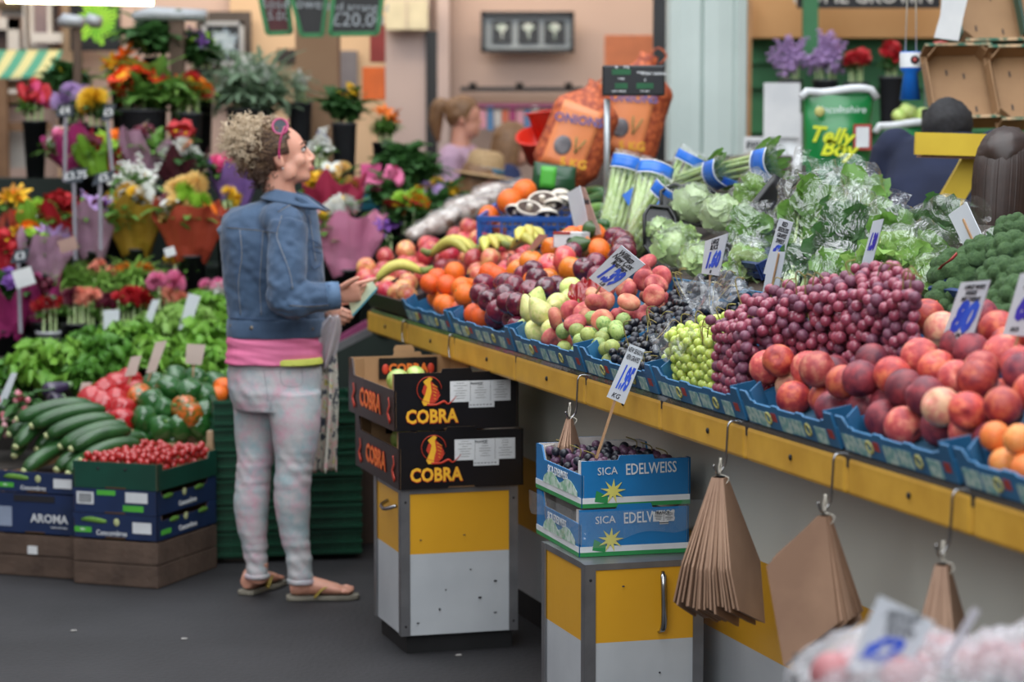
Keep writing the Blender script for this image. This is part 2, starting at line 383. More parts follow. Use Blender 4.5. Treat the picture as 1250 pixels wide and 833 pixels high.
picture('framed_picture', 'square pale framed picture of a white dandelion head', 247, 26, 297, 80, 14.7, 5, mat('frame pale', '#a7a9ab', .4), mat('mount dark', '#20262c', .4), mat('dandelion', '#8aa0b0', .5, '#c8d6de', 20), [(.15, .15, .85, .85, m_pic, burst)])
picture('framed_picture', 'black panel picture of one large lime green flower', 86, -8, 146, 62, 14.7, 2, m_black, m_black, mat('lime flower', '#6fbf22', .6, '#a3dd3a', 12), [(.12, .08, .99, .96, m_pic, burst)])
struct(slab('window_4', 338, 60, 361, 76, 14.9, m_dark, .05)); struct(slab('window_5', 415, 62, 436, 110, 14.9, mat('grey pane', '#6a6468', .3), .05))
o = slab('wall_cabinet', 470, 0, 522, 36, 14.75, mat('ivory', '#cfc6a8', .5), .1); tag(o, 'ivory wall box lit from above beside the chalkboards', 'wall box')
b = MB(); b.box((0, -.003, 0), (.01, .004, .16)); 
o2 = MB(); A = bk(470, 36, 14.74); o2.box((A.x + .13, 14.735, A.z + .09), (.006, .01, .17)); o2.build('seam', m_mauve, o)
# warm strip lights tucked over the facade
m_tube = mat('lit tube', '#fff1c4', .4, '#fff1c4', emit=9)
tl = thing('ceiling_light', 'lit fluorescent tube in a batten over the flower stall', 'light', tuple(bk(110, -1, 10.5)))
b = MB(); b.tube([(-.36, 0, 0), (.27, 0, -.012)], .016, 10); b.build('tube', m_tube, tl)
b = MB(); b.box((-.04, 0, .035), (.7, .05, .035)); b.build('batten', m_white, tl, rot=(0, .02, 0))
# big iron pillar and dark post beside it
pl_ = MB(); a = at(813, 165, 11.6).x; c = at(911, 165, 11.6).x; cx = (a + c) / 2; rw = (c - a) / 2; vs = []
prof = [(-1, -.6), (-1, .6), (1, .6), (1, -.6), (.95, -.85), (.72, -.95), (.66, -.88), (.6, -.95), (.25, -1.0), (-.1, -1.0), (-.14, -.9), (-.2, -1.0), (-.4, -.98), (-.7, -.92), (-.92, -.8)]
pl_.add([(cx + x * rw, 11.7 + y * rw, z) for z in (0, 4) for x, y in prof], [tuple((i, (i + 1) % 15, (i + 1) % 15 + 15, i + 15)) for i in range(15)]); pl_.sm = [False] * len(pl_.f)
struct(pl_.build('column', mat('duck egg paint', '#cbd8d3', .4, '#bccac5', 2, .6)))
b = MB(); p = at(804, 165, 11.0); b.box((p.x, 11.0, 1.6), (.055, .06, 3.2)); o = b.build('stand_post', m_black); tag(o, 'tall black post standing against the pale green pillar', 'post')
# right-hand florist shed: green boards, beige fascia, black sign
m_green = mat('green boards', '#3f8054', .6, '#357048', 3, .6)
N = m_green.node_tree.nodes; L = m_green.node_tree.links; bp = N.new('ShaderNodeBump'); bp.inputs['Strength'].default_value = .6; wv = N.new('ShaderNodeTexWave'); wv.bands_direction = 'Z'; wv.wave_profile = 'SAW'; wv.inputs['Scale'].default_value = 2.1
tc = N.new('ShaderNodeTexCoord'); L.new(tc.outputs['Object'], wv.inputs[0]); L.new(wv.outputs['Fac'], bp.inputs['Height']); L.new(bp.outputs[0], N['Principled BSDF'].inputs['Normal'])
def plank(name, y0, y1, m, Y=12.9):
    return slab(name, 905, y0, 1290, y1, Y, m, .05)
struct(plank('wall_shed', 44, 520, m_green, 13)); 
for y in (44, 75, 105, 160): struct(plank('trim_9', y, y + 2.5, m_green, 12.96))
struct(slab('trim_10', 910, -40, 1290, 46, 12.8, mat('ochre fascia', '#c89a68', .7, '#bd8e5c', 2), .2)); struct(slab('trim_11', 905, 0, 918, 260, 12.7, mat('ochre post', '#b98e66', .7), .1))
sg = thing('shop_sign', 'long black sign board with white writing above the green shed', 'sign', tuple(bk(1060, 10, 12.3)))
b = MB(); b.box((0, 0, .14), (.72, .04, .28)); b.build('board', mat('sign black', '#17171b', .4), sg)
text('HOME GROWN', .1, plane_M((-.03, -.022, .055), (1, 0, 0), (0, 0, 1)), m_white, sg, bold=.01)
b = MB(); b.beam((bk(992, 240, 12.2).x, 12.2, 0), bk(989, -20, 12.2), .075, .06, V((0, 1, 0))); o = b.build('shed_post', m_green); tag(o, 'green square post holding the black sign', 'post')
# left: brown posts with grey capped lamps, fat brown post under chalkboards
def lamp_post(label, px, py, pw, cap0, cap1, Y):
    p = at(px, py, Y); t = thing('capped_post', label, 'post', (p.x, Y, 0)); w = sz(pw, Y); b = MB(); b.box((0, 0, p.z / 2), (w, w, p.z)); b.build('post', mat('post brown', '#5b4636', .6, '#4b3a2c', 3), t)
    for a, c in cap1:
        x0, x1 = at(a, py, Y).x - p.x, at(c, py, Y).x - p.x
        b = MB(); b.tube([(x0, 0, p.z + .005), (x0 + (x1 - x0) * .25, 0, p.z + .02), (x1, 0, p.z + .012)], [(.025, .02), (.07, .038), (.08, .03)], 10); b.build('lamp_cap', mat('cap grey', '#b9bec2', .4), t)
    return t
lamp_post('slim brown post carrying two small grey lamp caps', 94, 30, 9, 0, [(72, 101), (106, 122)], 12.0)
lamp_post('thick brown post under one long pale lamp housing', 216, 22, 17, 0, [(162, 252)], 12.0)
b = MB(); A = at(389, 165, 12.4); b.box((A.x, 12.4, 1.55), (.215, .2, 3.1)); o = b.build('timber_post', mat('timber', '#8f6f52', .6, '#806044', 2, .8)); tag(o, 'wide tan timber post below the chalkboards', 'post')
m_chalk = mat('chalk', '#9aa0a4', .9)
def chalkboard(label, pts, mboard, lines, Y, fw=.013):
    P = [at(x, y, Y) for x, y in pts]; c = sum(P, V()) / 4; t = thing('chalkboard', label, 'chalkboard', tuple(c)); b = MB(); Q = [p - c for p in P]
    b.poly(Q, .02, V((0, 1, 0))); b.build('board', mboard, t); b = MB(); k = len(Q)
    for i in range(k): b.beam(Q[i] + V((0, -.012, 0)), Q[(i + 1) % k] + V((0, -.012, 0)), fw * 1.6, .025, V((0, 1, 0)))
    b.build('frame', mat('frame green', '#23703c', .5), t)
    for s_, x, y, z in lines: q = at(x, y, Y) - c; text(s_, z, plane_M(q + V((0, -.014, 0)), (1, 0, -.03), (0, 0, 1)), m_chalk, t, 'chalk_writing')
chalkboard('dark red chalkboard hung at the end of the three', [(312, -30), (348, -30), (356, 40), (327, 41)], mat('chalk red', '#4a1218', .6), [('Roses', 338, 5, .07), ('5.00', 340, 20, .06)], 11.5)
chalkboard('narrow black chalkboard hung in the middle of the three', [(350, -30), (402, -30), (394, 43), (368, 43)], mat('chalk black', '#0b0c0e', .5), [('Flowers', 378, 5, .07)], 11.4)
chalkboard('widest black chalkboard of three with a price in chalk', [(410, -30), (470, -30), (461, 41), (403, 42)], MATS['chalk black'], [('fresh cut', 438, -8, .05), ('and arranged', 437, 9, .055), ('£20.00', 437, 25, .09)], 11.3)
# ---------------------------------------------------------------- the long counter
m_yel = mat('yellow gloss paint', '#d69f26', .38, '#c8911f', 2.5, .8, bump=.06, bscale=30)
m_yelb = mat('worn yellow paint', '#d0a03a', .42, '#bf8f30', 9, .5, bump=.05, bscale=30)
m_wht = mat('white laminate', '#b9bdc0', .4, '#a9adb1', 3, .5)
m_grey = mat('grey panel', '#d6d6cb', .5, '#cacabf', 1.2, .6)
m_plinth = mat('black plinth', '#0c0c0e', .6, '#18181a', 9)
m_alu = mat('aluminium trim', '#8a8a8c', .38, '#77777a', 8, metal=.7)
m_steel = mat('steel', '#b8b8ba', .22, '#8a8a8c', 10, metal=1)
m_string = mat('string', '#d8d2c4', .8)
SL, SH = -.0, 5.9
ctr = thing('market_counter', 'long grey fruit counter with yellow edge boards running past the woman', 'counter', tuple(ct(0, 0, 0)), RZ)
def strip(name, s0, s1, t, z0, z1, m, th=.02):
    b = MB(); b.box(((s0 + s1) / 2, t + th / 2, (z0 + z1) / 2), (s1 - s0, th, z1 - z0)); return b.build(name, m, ctr)
strip('plinth', .05, SH, .255, 0, .09, m_plinth)
strip('white_panel', .05, SH, .25, .09, .31, m_wht)
strip('yellow_panel', .05, SH, .25, .31, .545, m_yel)
strip('grey_panel', .05, SH, .25, .545, .93, m_grey)
b = MB(); b.box((.04, .75, .47), (.03, 1.0, .93)); b.build('end_panel', m_grey, ctr)
bd = [-.0, .62, 1.25, 1.95, 2.62, 3.22, 3.78, 4.33, 4.88, 5.45, 5.9]
for i in range(len(bd) - 1):
    b = MB(); b.box(((bd[i] + bd[i + 1]) / 2, .022, .913), (bd[i + 1] - bd[i] - .012, .04, .078)); o = b.build('edge_board', m_yelb, ctr, bevel=.009)
    q = MB(); q.ball(((bd[i] + bd[i + 1]) / 2 - .01 + .03 * (i % 3), 0, .915), (.007, .004, .007), 8, 6); q.build('screw', m_plinth, o)
b = MB(); b.beam((0, .05, .905), (0, .32, .905), .04, .07); b.build('edge_board', m_yelb, ctr)
# sloping deck
DP = [(0.03, .0), (5.9, .04), (5.9, 1.3), (-1.05, 1.3), (-1.05, .62), (-.45, .3)]
def prism(b, P, fz, th):
    k = len(P); top = [(x, y, fz(y)) for x, y in P]; bot = [(x, y, fz(y) - th) for x, y in P]
    return top, bot
m_deck = mat('deck board', '#3c2f26', .8, '#2a211b', 4)
for y0, y1, nm in ((.006, .55, 'front_deck'), (.55, 1.0, 'back_deck'), (1.0, 1.3, 'end_deck')):
    b = MB(); x0 = [-.0, -.7, -1.0][0 if y0 < .5 else 1]; b.smooth = False
    xa = .03 if y0 < .5 else -.95; xb = -.75 if y0 < .5 else -1.05
    xr = 5.9 if y0 < .9 else .5; P = [(xa, y0), (xr, y0), (xr, y1), (xb, y1)]; h = .012
    vs = [(x, y, deck(y) - .004) for x, y in P] + [(x, y, deck(y) - .03) for x, y in P]
    b.add(vs, [(0, 1, 2, 3), (7, 6, 5, 4), (0, 4, 5, 1), (1, 5, 6, 2), (2, 6, 7, 3), (3, 7, 4, 0)]); b.build(nm, m_deck, ctr)
b = MB(); b.box((3.2, 1.012, .68), (5.4, .02, 1.36)); b.build('back_panel', m_grey, ctr); b = MB(); b.box((-.27, 1.31, .745), (1.56, .02, 1.49)); b.build('back_panel', m_grey, ctr)
b = MB(); b.box((-.9, .95, .58), (.05, .7, 1.15)); b.build('end_panel', m_grey, ctr)
ps = MB(); ps.box((2.9, -.002, .959), (5.6, .002, .013)); ps.build('perspex_lip', film('perspex', '#cfe0da', .02, .05, .05), ctr)
# ---------------------------------------------------------------- printed blue fruit trays
m_blue = mat('printed blue card', '#2b6c98', .5, '#22597f', 9, .6, bump=.1)
m_bluein = mat('card inner', '#2f5f7c', .7, '#274f68', 9)
m_patch = mat('tray print pale', '#b4c6bc', .6, '#6f9f9c', 60, .3); m_ring = mat('tray ring', '#b9b46a', .5); m_red = mat('tray red', '#a33a34', .5); m_wpaper = mat('white paper', '#d5d6d6', .7, '#c6c8ca', 6)
def tray(s0, s1, label, dep=.5):
    L_ = s1 - s0 - .01; o = thing('fruit_tray', label, 'tray'); o.matrix_basis = Matrix.Translation(ct((s0 + s1) / 2, .01, .965)) @ Matrix.Rotation(RZ, 4, 'Z') @ Matrix.Rotation(math.atan(.38), 4, 'X')
    x = L_ / 2; h = .058; b = MB(); b.smooth = False
    b.box((0, dep / 2, .003), (L_, dep, .005)); b.build('base', m_bluein, o)
    # front panel with notched top edge
    P = [(-x, 0)]; P += [(x, 0), (x, h + .02), (x - .035, h + .02), (x - .05, h)]; k = 3
    for i in range(k):
        c = x - .05 - (2 * x - .1) * (i + .5) / k; P += [(c + .05, h), (c + .045, h - .005), (c - .045, h - .005), (c - .05, h)]
    P += [(-x + .05, h), (-x + .035, h + .02), (-x, h + .02)]
    b = MB(); b.poly([(p, 0, q) for p, q in P], .005, V((0, 1, 0))); fr = b.build('front_panel', m_blue, o)
    for sx in (-1, 1):
        b = MB(); b.box((sx * (x - .002), dep / 2, .024), (.004, dep, .046)); b.build('side_panel', m_blue, o)
        b = MB(); b.poly([(sx * x, 0, .0), (sx * (x - .05), 0, 0), (sx * (x - .05), 0, h + .015), (sx * x, .0, h + .02)], .004, V((0, 1, 0))); 
        b2 = MB(); b2.poly([(sx * (x - .004), .003, 0.004), (sx * (x - .055), .003, .004), (sx * (x - .004), .055, .004)], .003); b2.add([], []); 
        b3 = MB(); b3.poly([(sx * (x - .004), .05, h + .02), (sx * (x - .05), .004, h + .02), (sx * (x - .05), .004, .0), (sx * (x - .004), .05, .0)], .004); b3.build('corner_flap', m_blue, o)
    b = MB(); b.box((0, dep - .003, .024), (L_, .004, .046)); b.build('back_panel', m_blue, o)
    for i, (px_, w_, m, z_) in enumerate(((-.42, .05, m_patch, .022), (-.3, .04, m_patch, .02), (-.17, .02, m_red, .03), (-.05, .045, m_patch, .02), (.08, .05, m_patch, .022), (.33, .045, m_patch, .02), (.44, .02, m_red, .03))):
        b = MB(); b.box((px_ * L_, -.0032, z_), (w_ * 1.25, .001, .036 if m is m_patch else .02)); b.build('print_patch', m, fr)
    for px_ in (.2, -.235):
        b = MB(); b.tube([V((px_ * L_ + .013 * math.cos(a * PI / 8), -.0035, .025 + .013 * math.sin(a * PI / 8))) for a in range(17)], .0028, 5); b.build('print_ring', m_ring, fr)
    return o
for s0, s1, lb in ((.62, 1.24, 'blue card tray of oranges, first blue tray from the woman'), (1.25, 1.95, 'blue card tray holding dark red apples and pale pears'), (1.96, 2.62, 'blue card tray of flat peaches and greengages'), (2.63, 3.2, 'blue card tray under the black grapes'), (3.21, 3.78, 'blue card tray holding green and red grapes'), (3.79, 4.3, 'blue card tray of peaches beside the red grapes'), (4.31, 4.83, 'blue card tray of peaches below the 80 card'), (4.84, 5.4, 'blue card tray of orange apricots')):
    tray(s0, s1, lb)
bt = thing('black_crate', 'low black crate of apples and bananas at the end of the counter', 'crate'); bt.matrix_basis = Matrix.Translation(ct(.32, .012, .972)) @ Matrix.Rotation(RZ, 4, 'Z') @ Matrix.Rotation(math.atan(.38), 4, 'X')
for nm, c, d in (('base', (0, .22, .003), (.58, .44, .006)), ('front_panel', (0, 0, .03), (.58, .006, .06)), ('side_panel', (-.29, .22, .03), (.006, .44, .06)), ('side_panel', (.29, .22, .03), (.006, .44, .06)), ('back_panel', (0, .44, .03), (.58, .006, .06))):
    b = MB(); b.box(c, d); b.build(nm, mat('black card', '#17171a', .45, '#222225', 8), bt)
# ---------------------------------------------------------------- yellow and white cabinets on plinths
def cabinet(label, corner, wd, dp, handle):
    o = thing('pedestal_cabinet', label, 'cabinet', (corner[0], corner[1], 0), math.radians(16.5)); H = .52
    b = MB(); b.box((wd / 2 + .005, dp / 2 + .01, .035), (wd - .03, dp - .03, .07)); b.build('plinth', m_plinth, o)
    b = MB(); b.box((wd / 2, dp / 2, .06 + .1275), (wd - .006, dp - .006, .255)); b.build('white_panel', m_wht, o)
    b = MB(); b.box((wd / 2, dp / 2, .315 + .095), (wd - .006, dp - .006, .19)); b.build('yellow_panel', m_yel, o)
    b = MB(); b.box((wd / 2, dp / 2, .512), (wd, dp, .016)); b.build('top_trim', m_alu, o)
    for x, y in ((0, 0), (wd, 0), (wd, dp), (0, dp)):
        b = MB(); sx = 1 if x == 0 else -1; sy = 1 if y == 0 else -1
        b.box((x + sx * .012, y - sy * .001, .29), (.028, .004, .46)); b.box((x - sx * .001, y + sy * .014, .29), (.004, .03, .46)); t_ = b.build('corner_trim', m_alu, o)
        for z in (.09, .48):
            q = MB(); q.ball((x + sx * .012, y - sy * .0035, z), (.004, .002, .004), 7, 5); q.build('rivet', m_plinth, t_)
    return o
m_scuff = mat('scuffs', '#3a3a3e', .8)
cab1 = cabinet('yellow over white cabinet standing on a black plinth beneath the black apple boxes', onz(490, 598, .52), .372, .36, 0)
b = MB(); b.tube(catmull([(-.003, .17, .462), (-.028, .15, .452), (-.032, .11, .447), (-.028, .07, .452), (-.003, .05, .462)], 4), .006, 8); b.build('handle', m_steel, cab1)
cab2 = cabinet('yellow over white cabinet with upright steel handle beneath the blue grape boxes', onz(715, 690, .52), .318, .37, 1)
b = MB(); b.tube(catmull([(.208, -.002, .492), (.203, -.022, .475), (.203, -.028, .40), (.203, -.022, .35), (.198, -.002, .335)], 4), [.005] * 3 + [.008] * 11 + [.005] * 3, 8, flat=.6); b.build('handle', m_steel, cab2)
for cb, pts in ((cab1, [(.06, -.004, .36), (.2, -.004, .37), (.14, -.004, .2), (.25, -.004, .17), (.3, -.004, .12), (.05, -.004, .1), (.22, -.004, .26), (.12, -.004, .14), (.3, -.004, .22)]), (cab2, [(.1, -.004, .46), (.06, -.004, .2), (.2, -.004, .23)])):
    b = MB(); r_ = random.Random(4)
    for p in pts: b.ball(p, (.003 + .004 * r_.random(), .0012, .002 + .002 * r_.random()), 7, 4)
    b.build('scuff', m_scuff, cb)['kind'] = 'stuff'
# ---------------------------------------------------------------- cardboard boxes
m_kraft = mat('kraft card', '#a07d58', .75, '#8e6c49', 5, .6)
def open_box(o, w, d, h, sideh, m_out, m_in=None, th=.005, tab=True):
    """front at y=0, left at x=0; front and back full height with tab, sides lower with corner posts"""
    m_in = m_in or m_kraft
    def wall(name, P, n, m):
        b = MB(); b.poly([V(p) + V(n) * (-th / 2) for p in P], th, V(n)); ow = b.build(name, m, o)
        k = MB(); k.poly([V(p) + V(n) * (-th - .0008) for p in P], .001, V(n)); k.build('inner_liner', m_in, ow); return ow
    b = MB(); b.box((w / 2, d / 2, .004), (w - .01, d - .01, .006)); b.build('base', m_in, o)
    c = w / 2; tb = [(c + .05, h), (c + .045, h + .012), (c - .045, h + .012), (c - .05, h)] if tab else []
    nt_ = [(c - .045, 0), (c - .04, .006), (c + .04, .006), (c + .045, 0)]
    F = [(0, 0)] + nt_ + [(w, 0), (w, h)] + tb + [(0, h)]
    f = wall('front_panel', [(x, 0, z) for x, z in F], (0, -1, 0), m_out)
    wall('back_panel', [(x, d, z) for x, z in F], (0, 1, 0), m_out)
    S = [(0, 0), (d, 0), (d, h), (d - .06, h), (d - .075, sideh), (.035, sideh), (.03, h), (0, h)]
    l = wall('side_panel', [(0, y, z) for y, z in [(0, 0), (d, 0), (d, h), (d - .05, h), (d - .075, sideh), (0, sideh)]], (-1, 0, 0), m_out)
    wall('side_panel', [(w, y, z) for y, z in S], (1, 0, 0), m_out)
    for x, y, sx, sy in ((0, 0, 1, 1), (w, 0, -1, 1), (0, d, 1, -1), (w, d, -1, -1)):
        b = MB(); b.poly([(x + sx * .008, y + sy * .05, .01), (x + sx * .05, y + sy * .008, .01), (x + sx * .05, y + sy * .008, h - .004), (x + sx * .008, y + sy * .05, h - .004)], .004); b.build('corner_post', m_in, o)
    return f, l
m_cob = mat('gloss black card', '#0c0b0d', .32, '#151316', 6, bump=.06); m_cobl = mat('dark brown card', '#2b1a1a', .45, '#1f1314', 5)
m_or = mat('orange print', '#e8762a', .5); m_orr = mat('red print', '#c23a22', .5); m_ye = mat('yellow print', '#f0b52c', .5); m_ink = mat('ink', '#25262a', .8)
def cobra(parent, M, s):
    def P(pts): return [M @ V((x * s, y * s, 0)) for x, y in pts]
    n = (M.to_3x3() @ V((0, 0, 1)))
    b = MB(); b.tube([M @ V((s * .5 * math.cos(a), s * (.2 + .5 * math.sin(a)), .0008)) for a in [2 * PI * i / 28 for i in range(27)]], .0012, 4); b.build('emblem_ring', m_orr, parent)
    b = MB(); b.poly(P([(-.04, .52), (.1, .5), (.3, .3), (.42, .05), (.36, -.22), (.2, -.36), (0, -.4), (-.16, -.1), (-.3, .1), (-.22, .35)]), .0012, n); b.build('emblem_hood', m_orr, parent)
    b = MB(); b.poly(P([(-.12, .6), (.02, .7), (.14, .62), (.05, .5), (.1, .1), (.02, -.2), (0, -.45), (-.22, -.44), (-.3, -.3), (-.16, 0), (-.08, .3), (-.24, .5)]), .002, n); b.build('emblem_snake', m_ye, parent)
    b = MB(); b.tube([M @ V((x * s, y * s, .001)) for x, y in catmull([V((-.1, -.42, 0)), V((.3, -.42, 0)), V((.6, -.3, 0)), V((.8, -.4, 0)), V((1.1, -.12, 0))], 4) for x, y in [(x.x, x.y)]] if 0 else [M @ V((q.x * s, q.y * s, .001)) for q in catmull([(-.1, -.42, 0), (.3, -.42, 0), (.6, -.3, 0), (.8, -.4, 0), (1.12, -.1, 0)], 4)], [.05 * s] * 9 + [.045 * s, .04 * s, .035 * s, .03 * s, .025 * s, .02 * s, .015 * s, .01 * s], 5, flat=.12, up=n); b.build('emblem_tail', m_orr, parent)
    for i in range(5):
        b = MB(); b.tube([M @ V((s * (.12 + .02 * i), s * (.4 - i * .14), .0016)), M @ V((s * (.34 - .02 * i), s * (.28 - i * .12), .0016))], .0009, 4); b.build('emblem_stripe', m_ye, parent)
def sheet_label(parent, x, z, w, h, cols=3, y=-.001, m=None):
    b = MB(); b.box((x + w / 2, y, z + h / 2), (w, .0015, h)); b.box((x + w * .52, y, z - h * .14), (w * .42, .0015, h * .3)); o = b.build('paper_label', m_wpaper, parent)
    b = MB(); r_ = random.Random(int(w * 1e4))
    for i in range(1, cols): b.box((x + w * i / cols, y - .001, z + h / 2), (.0008, .0006, h * .96))
    for c in range(cols):
        for j in range(7):
            ww = w / cols * (.25 + .5 * r_.random()); b.box((x + w * (c + .5) / cols, y - .001, z + h * (.9 - j * .12)), (ww, .0006, .0011))
    for c in range(7): b.box((x + w * (.34 + .055 * c), y - .001, z - h * .16), (.006, .0006, .0025))
    b.build('printed_lines', m_ink, o); text('FRANCE', .0105, plane_M((x + w * .43, y - .0012, z + h * .86), (1, 0, 0), (0, 0, 1)), m_ink, o, bold=.01)
def cobra_box(label, loc, rz):
    o = thing('produce_box', label, 'cardboard box', tuple(loc), rz); w, d, h = .4, .6, .178
    f, l = open_box(o, w, d, h, .125, m_cob)
    l.data.materials[0] = m_cobl
    text('COBRA', .058, plane_M((.118, -.0032, .042), (1, 0, 0), (0, 0, 1)), m_ye, f, bold=.028, xs=.85); text('COBRA', .058, plane_M((.1185, -.0026, .0405), (1, 0, 0), (0, 0, 1)), m_orr, f, bold=.05, xs=.85)
    cobra(f, plane_M((.11, -.004, .112), (1, 0, 0), (0, 0, 1)), .078)
    sheet_label(f, .178, .085, .195, .065)
    text('COBRA', .08, plane_M((-.0026, .3, .062), (0, -1, 0), (0, 0, 1)), m_orr, l, bold=.05, xs=1); text('COBRA', .08, plane_M((-.0034, .3, .062), (0, -1, 0), (0, 0, 1)), m_or, l, bold=.01, xs=1)
    for y in (.06, .52): b = MB(); b.tube(catmull([(-.004, y - .02, .025), (-.004, y + .01, .05), (-.004, y - .012, .075), (-.004, y, .098)], 3), [.011] * 4 + [.008] * 3 + [.006] * 3, 6, flat=.2, up=V((1, 0, 0))); b.build('side_emblem', m_orr, l)
    b = MB(); b.box((.2, d - .014, .137), (.2, .003, .07)); pl = b.build('inner_label', m_cob, o)
    text('COBRA', .042, plane_M((.2, d - .0165, .135), (1, 0, 0), (0, 0, 1)), m_or, pl, bold=.03, xs=.95)
    for x in (.122, .278): b = MB(); b.ball((x, d - .016, .135), (.012, .002, .017), 8, 6); b.build('printed_emblem', m_orr, pl)
    b = MB(); b.poly([(x, d + .001, z) for x, z in ((.155, .172), (.225, .172), (.225, .2), (.217, .212), (.163, .212), (.155, .2))], .006, V((0, 1, 0))); b.build('lifting_tab', m_kraft, o)
    return o
A16 = math.radians(16.5)
lo_c = onz(490, 598, .52); f16 = V((math.cos(A16), math.sin(A16), 0)); g16 = V((-math.sin(A16), math.cos(A16), 0))
p = V((lo_c.x, lo_c.y, .521)) + f16 * -.012 - g16 * .015
cobra_box('black apple box printed with an orange cobra, underneath its twin', p, A16)
box_top = V((p.x, p.y, .702)) - f16 * .012 + g16 * .005
cobra_box('open black apple box with an orange cobra, topmost of its stack', box_top, A16 + .015)
# blue grape boxes
m_ed = mat('bright blue card', '#1875b3', .42, '#14689f', 5, bump=.05); m_grn = mat('green print', '#2c8a4c', .5); m_hill = mat('hill print', '#7fae8c', .6, '#c8d6cc', 40, .3)
m_wpr = mat('white print', '#d9dcde', .5)
def grape_box(label, loc, rz, torn=False):
    o = thing('produce_box', label, 'cardboard box', tuple(loc), rz); w, d, h = .3, .4, .122
    f, l = open_box(o, w, d, h, .085, m_ed, mat('pale liner', '#c9c3bf', .6))
    for q, ax in ((f, 0), (l, 1)):
        L_ = w if ax == 0 else d
        def B(a0, a1, z0, z1, m, nm, e=.0008):
            b = MB()
            if ax == 0: b.box(((a0 + a1) / 2, -e - .0002, (z0 + z1) / 2), (a1 - a0, .0012, z1 - z0))
            else: b.box((-e - .0002, (a0 + a1) / 2, (z0 + z1) / 2), (.0012, a1 - a0, z1 - z0))
            return b.build(nm, m, q)
        B(.002, L_ - .002, .0, .011, m_grn, 'green_band'); B(.002, L_ - .002, .011, .026, m_wpr, 'white_band')
    c = (.085, .062)
    b = MB(); k = 9; P = []
    for i in range(k * 2):
        a = 2 * PI * i / (k * 2) + .1; r_ = .032 if i % 2 == 0 else .012; P.append((c[0] + r_ * math.cos(a) * 1.1, -.0028, c[1] - .02 + .0 + r_ * math.sin(a)))
    b.poly(P, .0015, V((0, 1, 0))); fl = b.build('printed_flower', mat('flower print', '#d8d06a', .5), f)
    b = MB(); b.poly([(.035, -.002, .016), (.07, -.002, .01), (.072, -.002, .028), (.05, -.002, .04), (.04, -.002, .045)], .001, V((0, 1, 0))); b.build('printed_leaf', m_grn, f)
    text('SICA', .028, plane_M((.07, -.002, .094), (1, 0, .03), (0, 0, 1)), m_wpr, f, xs=.95); text('EDELWEISS', .041, plane_M((.19, -.002, .097), (1, 0, 0.02), (0, 0, 1)), m_wpr, f, xs=.7, bold=.008)
    text('SICA EDELWEISS', .03, plane_M((-.002, .2, .066), (0, -1, 0), (0, 0, 1)), m_wpr, l, xs=.8)
    b = MB(); P = [(-.0022, .03, .026)] + [(-.0022, .03 + i * .0262, .026 + .024 * abs(math.sin(i * .55)) + .012) for i in range(12)] + [(-.0022, .33, .026)]; b.poly(P, .001, V((1, 0, 0))); b.build('printed_hill', m_hill, l)
    if torn: sheet_label(f, .2, .085, .058, .026, 2, -.003)
    return o
e_c = onz(707, 681, .52); ep = V((e_c.x, e_c.y, .521))
grape_box('blue and white grape box wrapped in torn clear film, lower of two', ep, A16 - .02, True)
grape_box('blue and white grape box full of dark grapes, upper of two', V((ep.x, ep.y, .648)) + f16 * .006, A16)
b = MB(); O = ep + V((0, 0, .0)); fl_ = film('clear film', '#e8eef2', .1, .12, .3, 9)
def wr(u, v):
    # film sagging over the side and front of the lower box
    L_ = u * .78; z = .118 - .055 * math.sin(u * PI * 1.0) * v - .03 * v - .012 * math.sin(u * 23) * v
    if L_ < .42: q = O + g16 * (.42 - L_) - f16 * (.008 + .012 * abs(math.sin(u * 17)) * v)
    else: q = O + f16 * (L_ - .42) - g16 * (.008 + .01 * abs(math.sin(u * 19)) * v)
    return (q.x, q.y, .521 + z + (.02 if L_ > .7 else 0) * (1 - v))
b.sheet(wr, 60, 8); o = b.build('clear_film', fl_); tag(o, 'torn clear film draped round the lower blue grape box', 'plastic film')
b = MB(); b.sheet(lambda u, v: tuple(O + g16 * (.41 + .01 * v) - f16 * (.012 + .02 * u + .015 * v * u) + V((0, 0, .125 - .1 * v - .02 * u + .01 * math.sin(u * 9)))), 8, 10); 
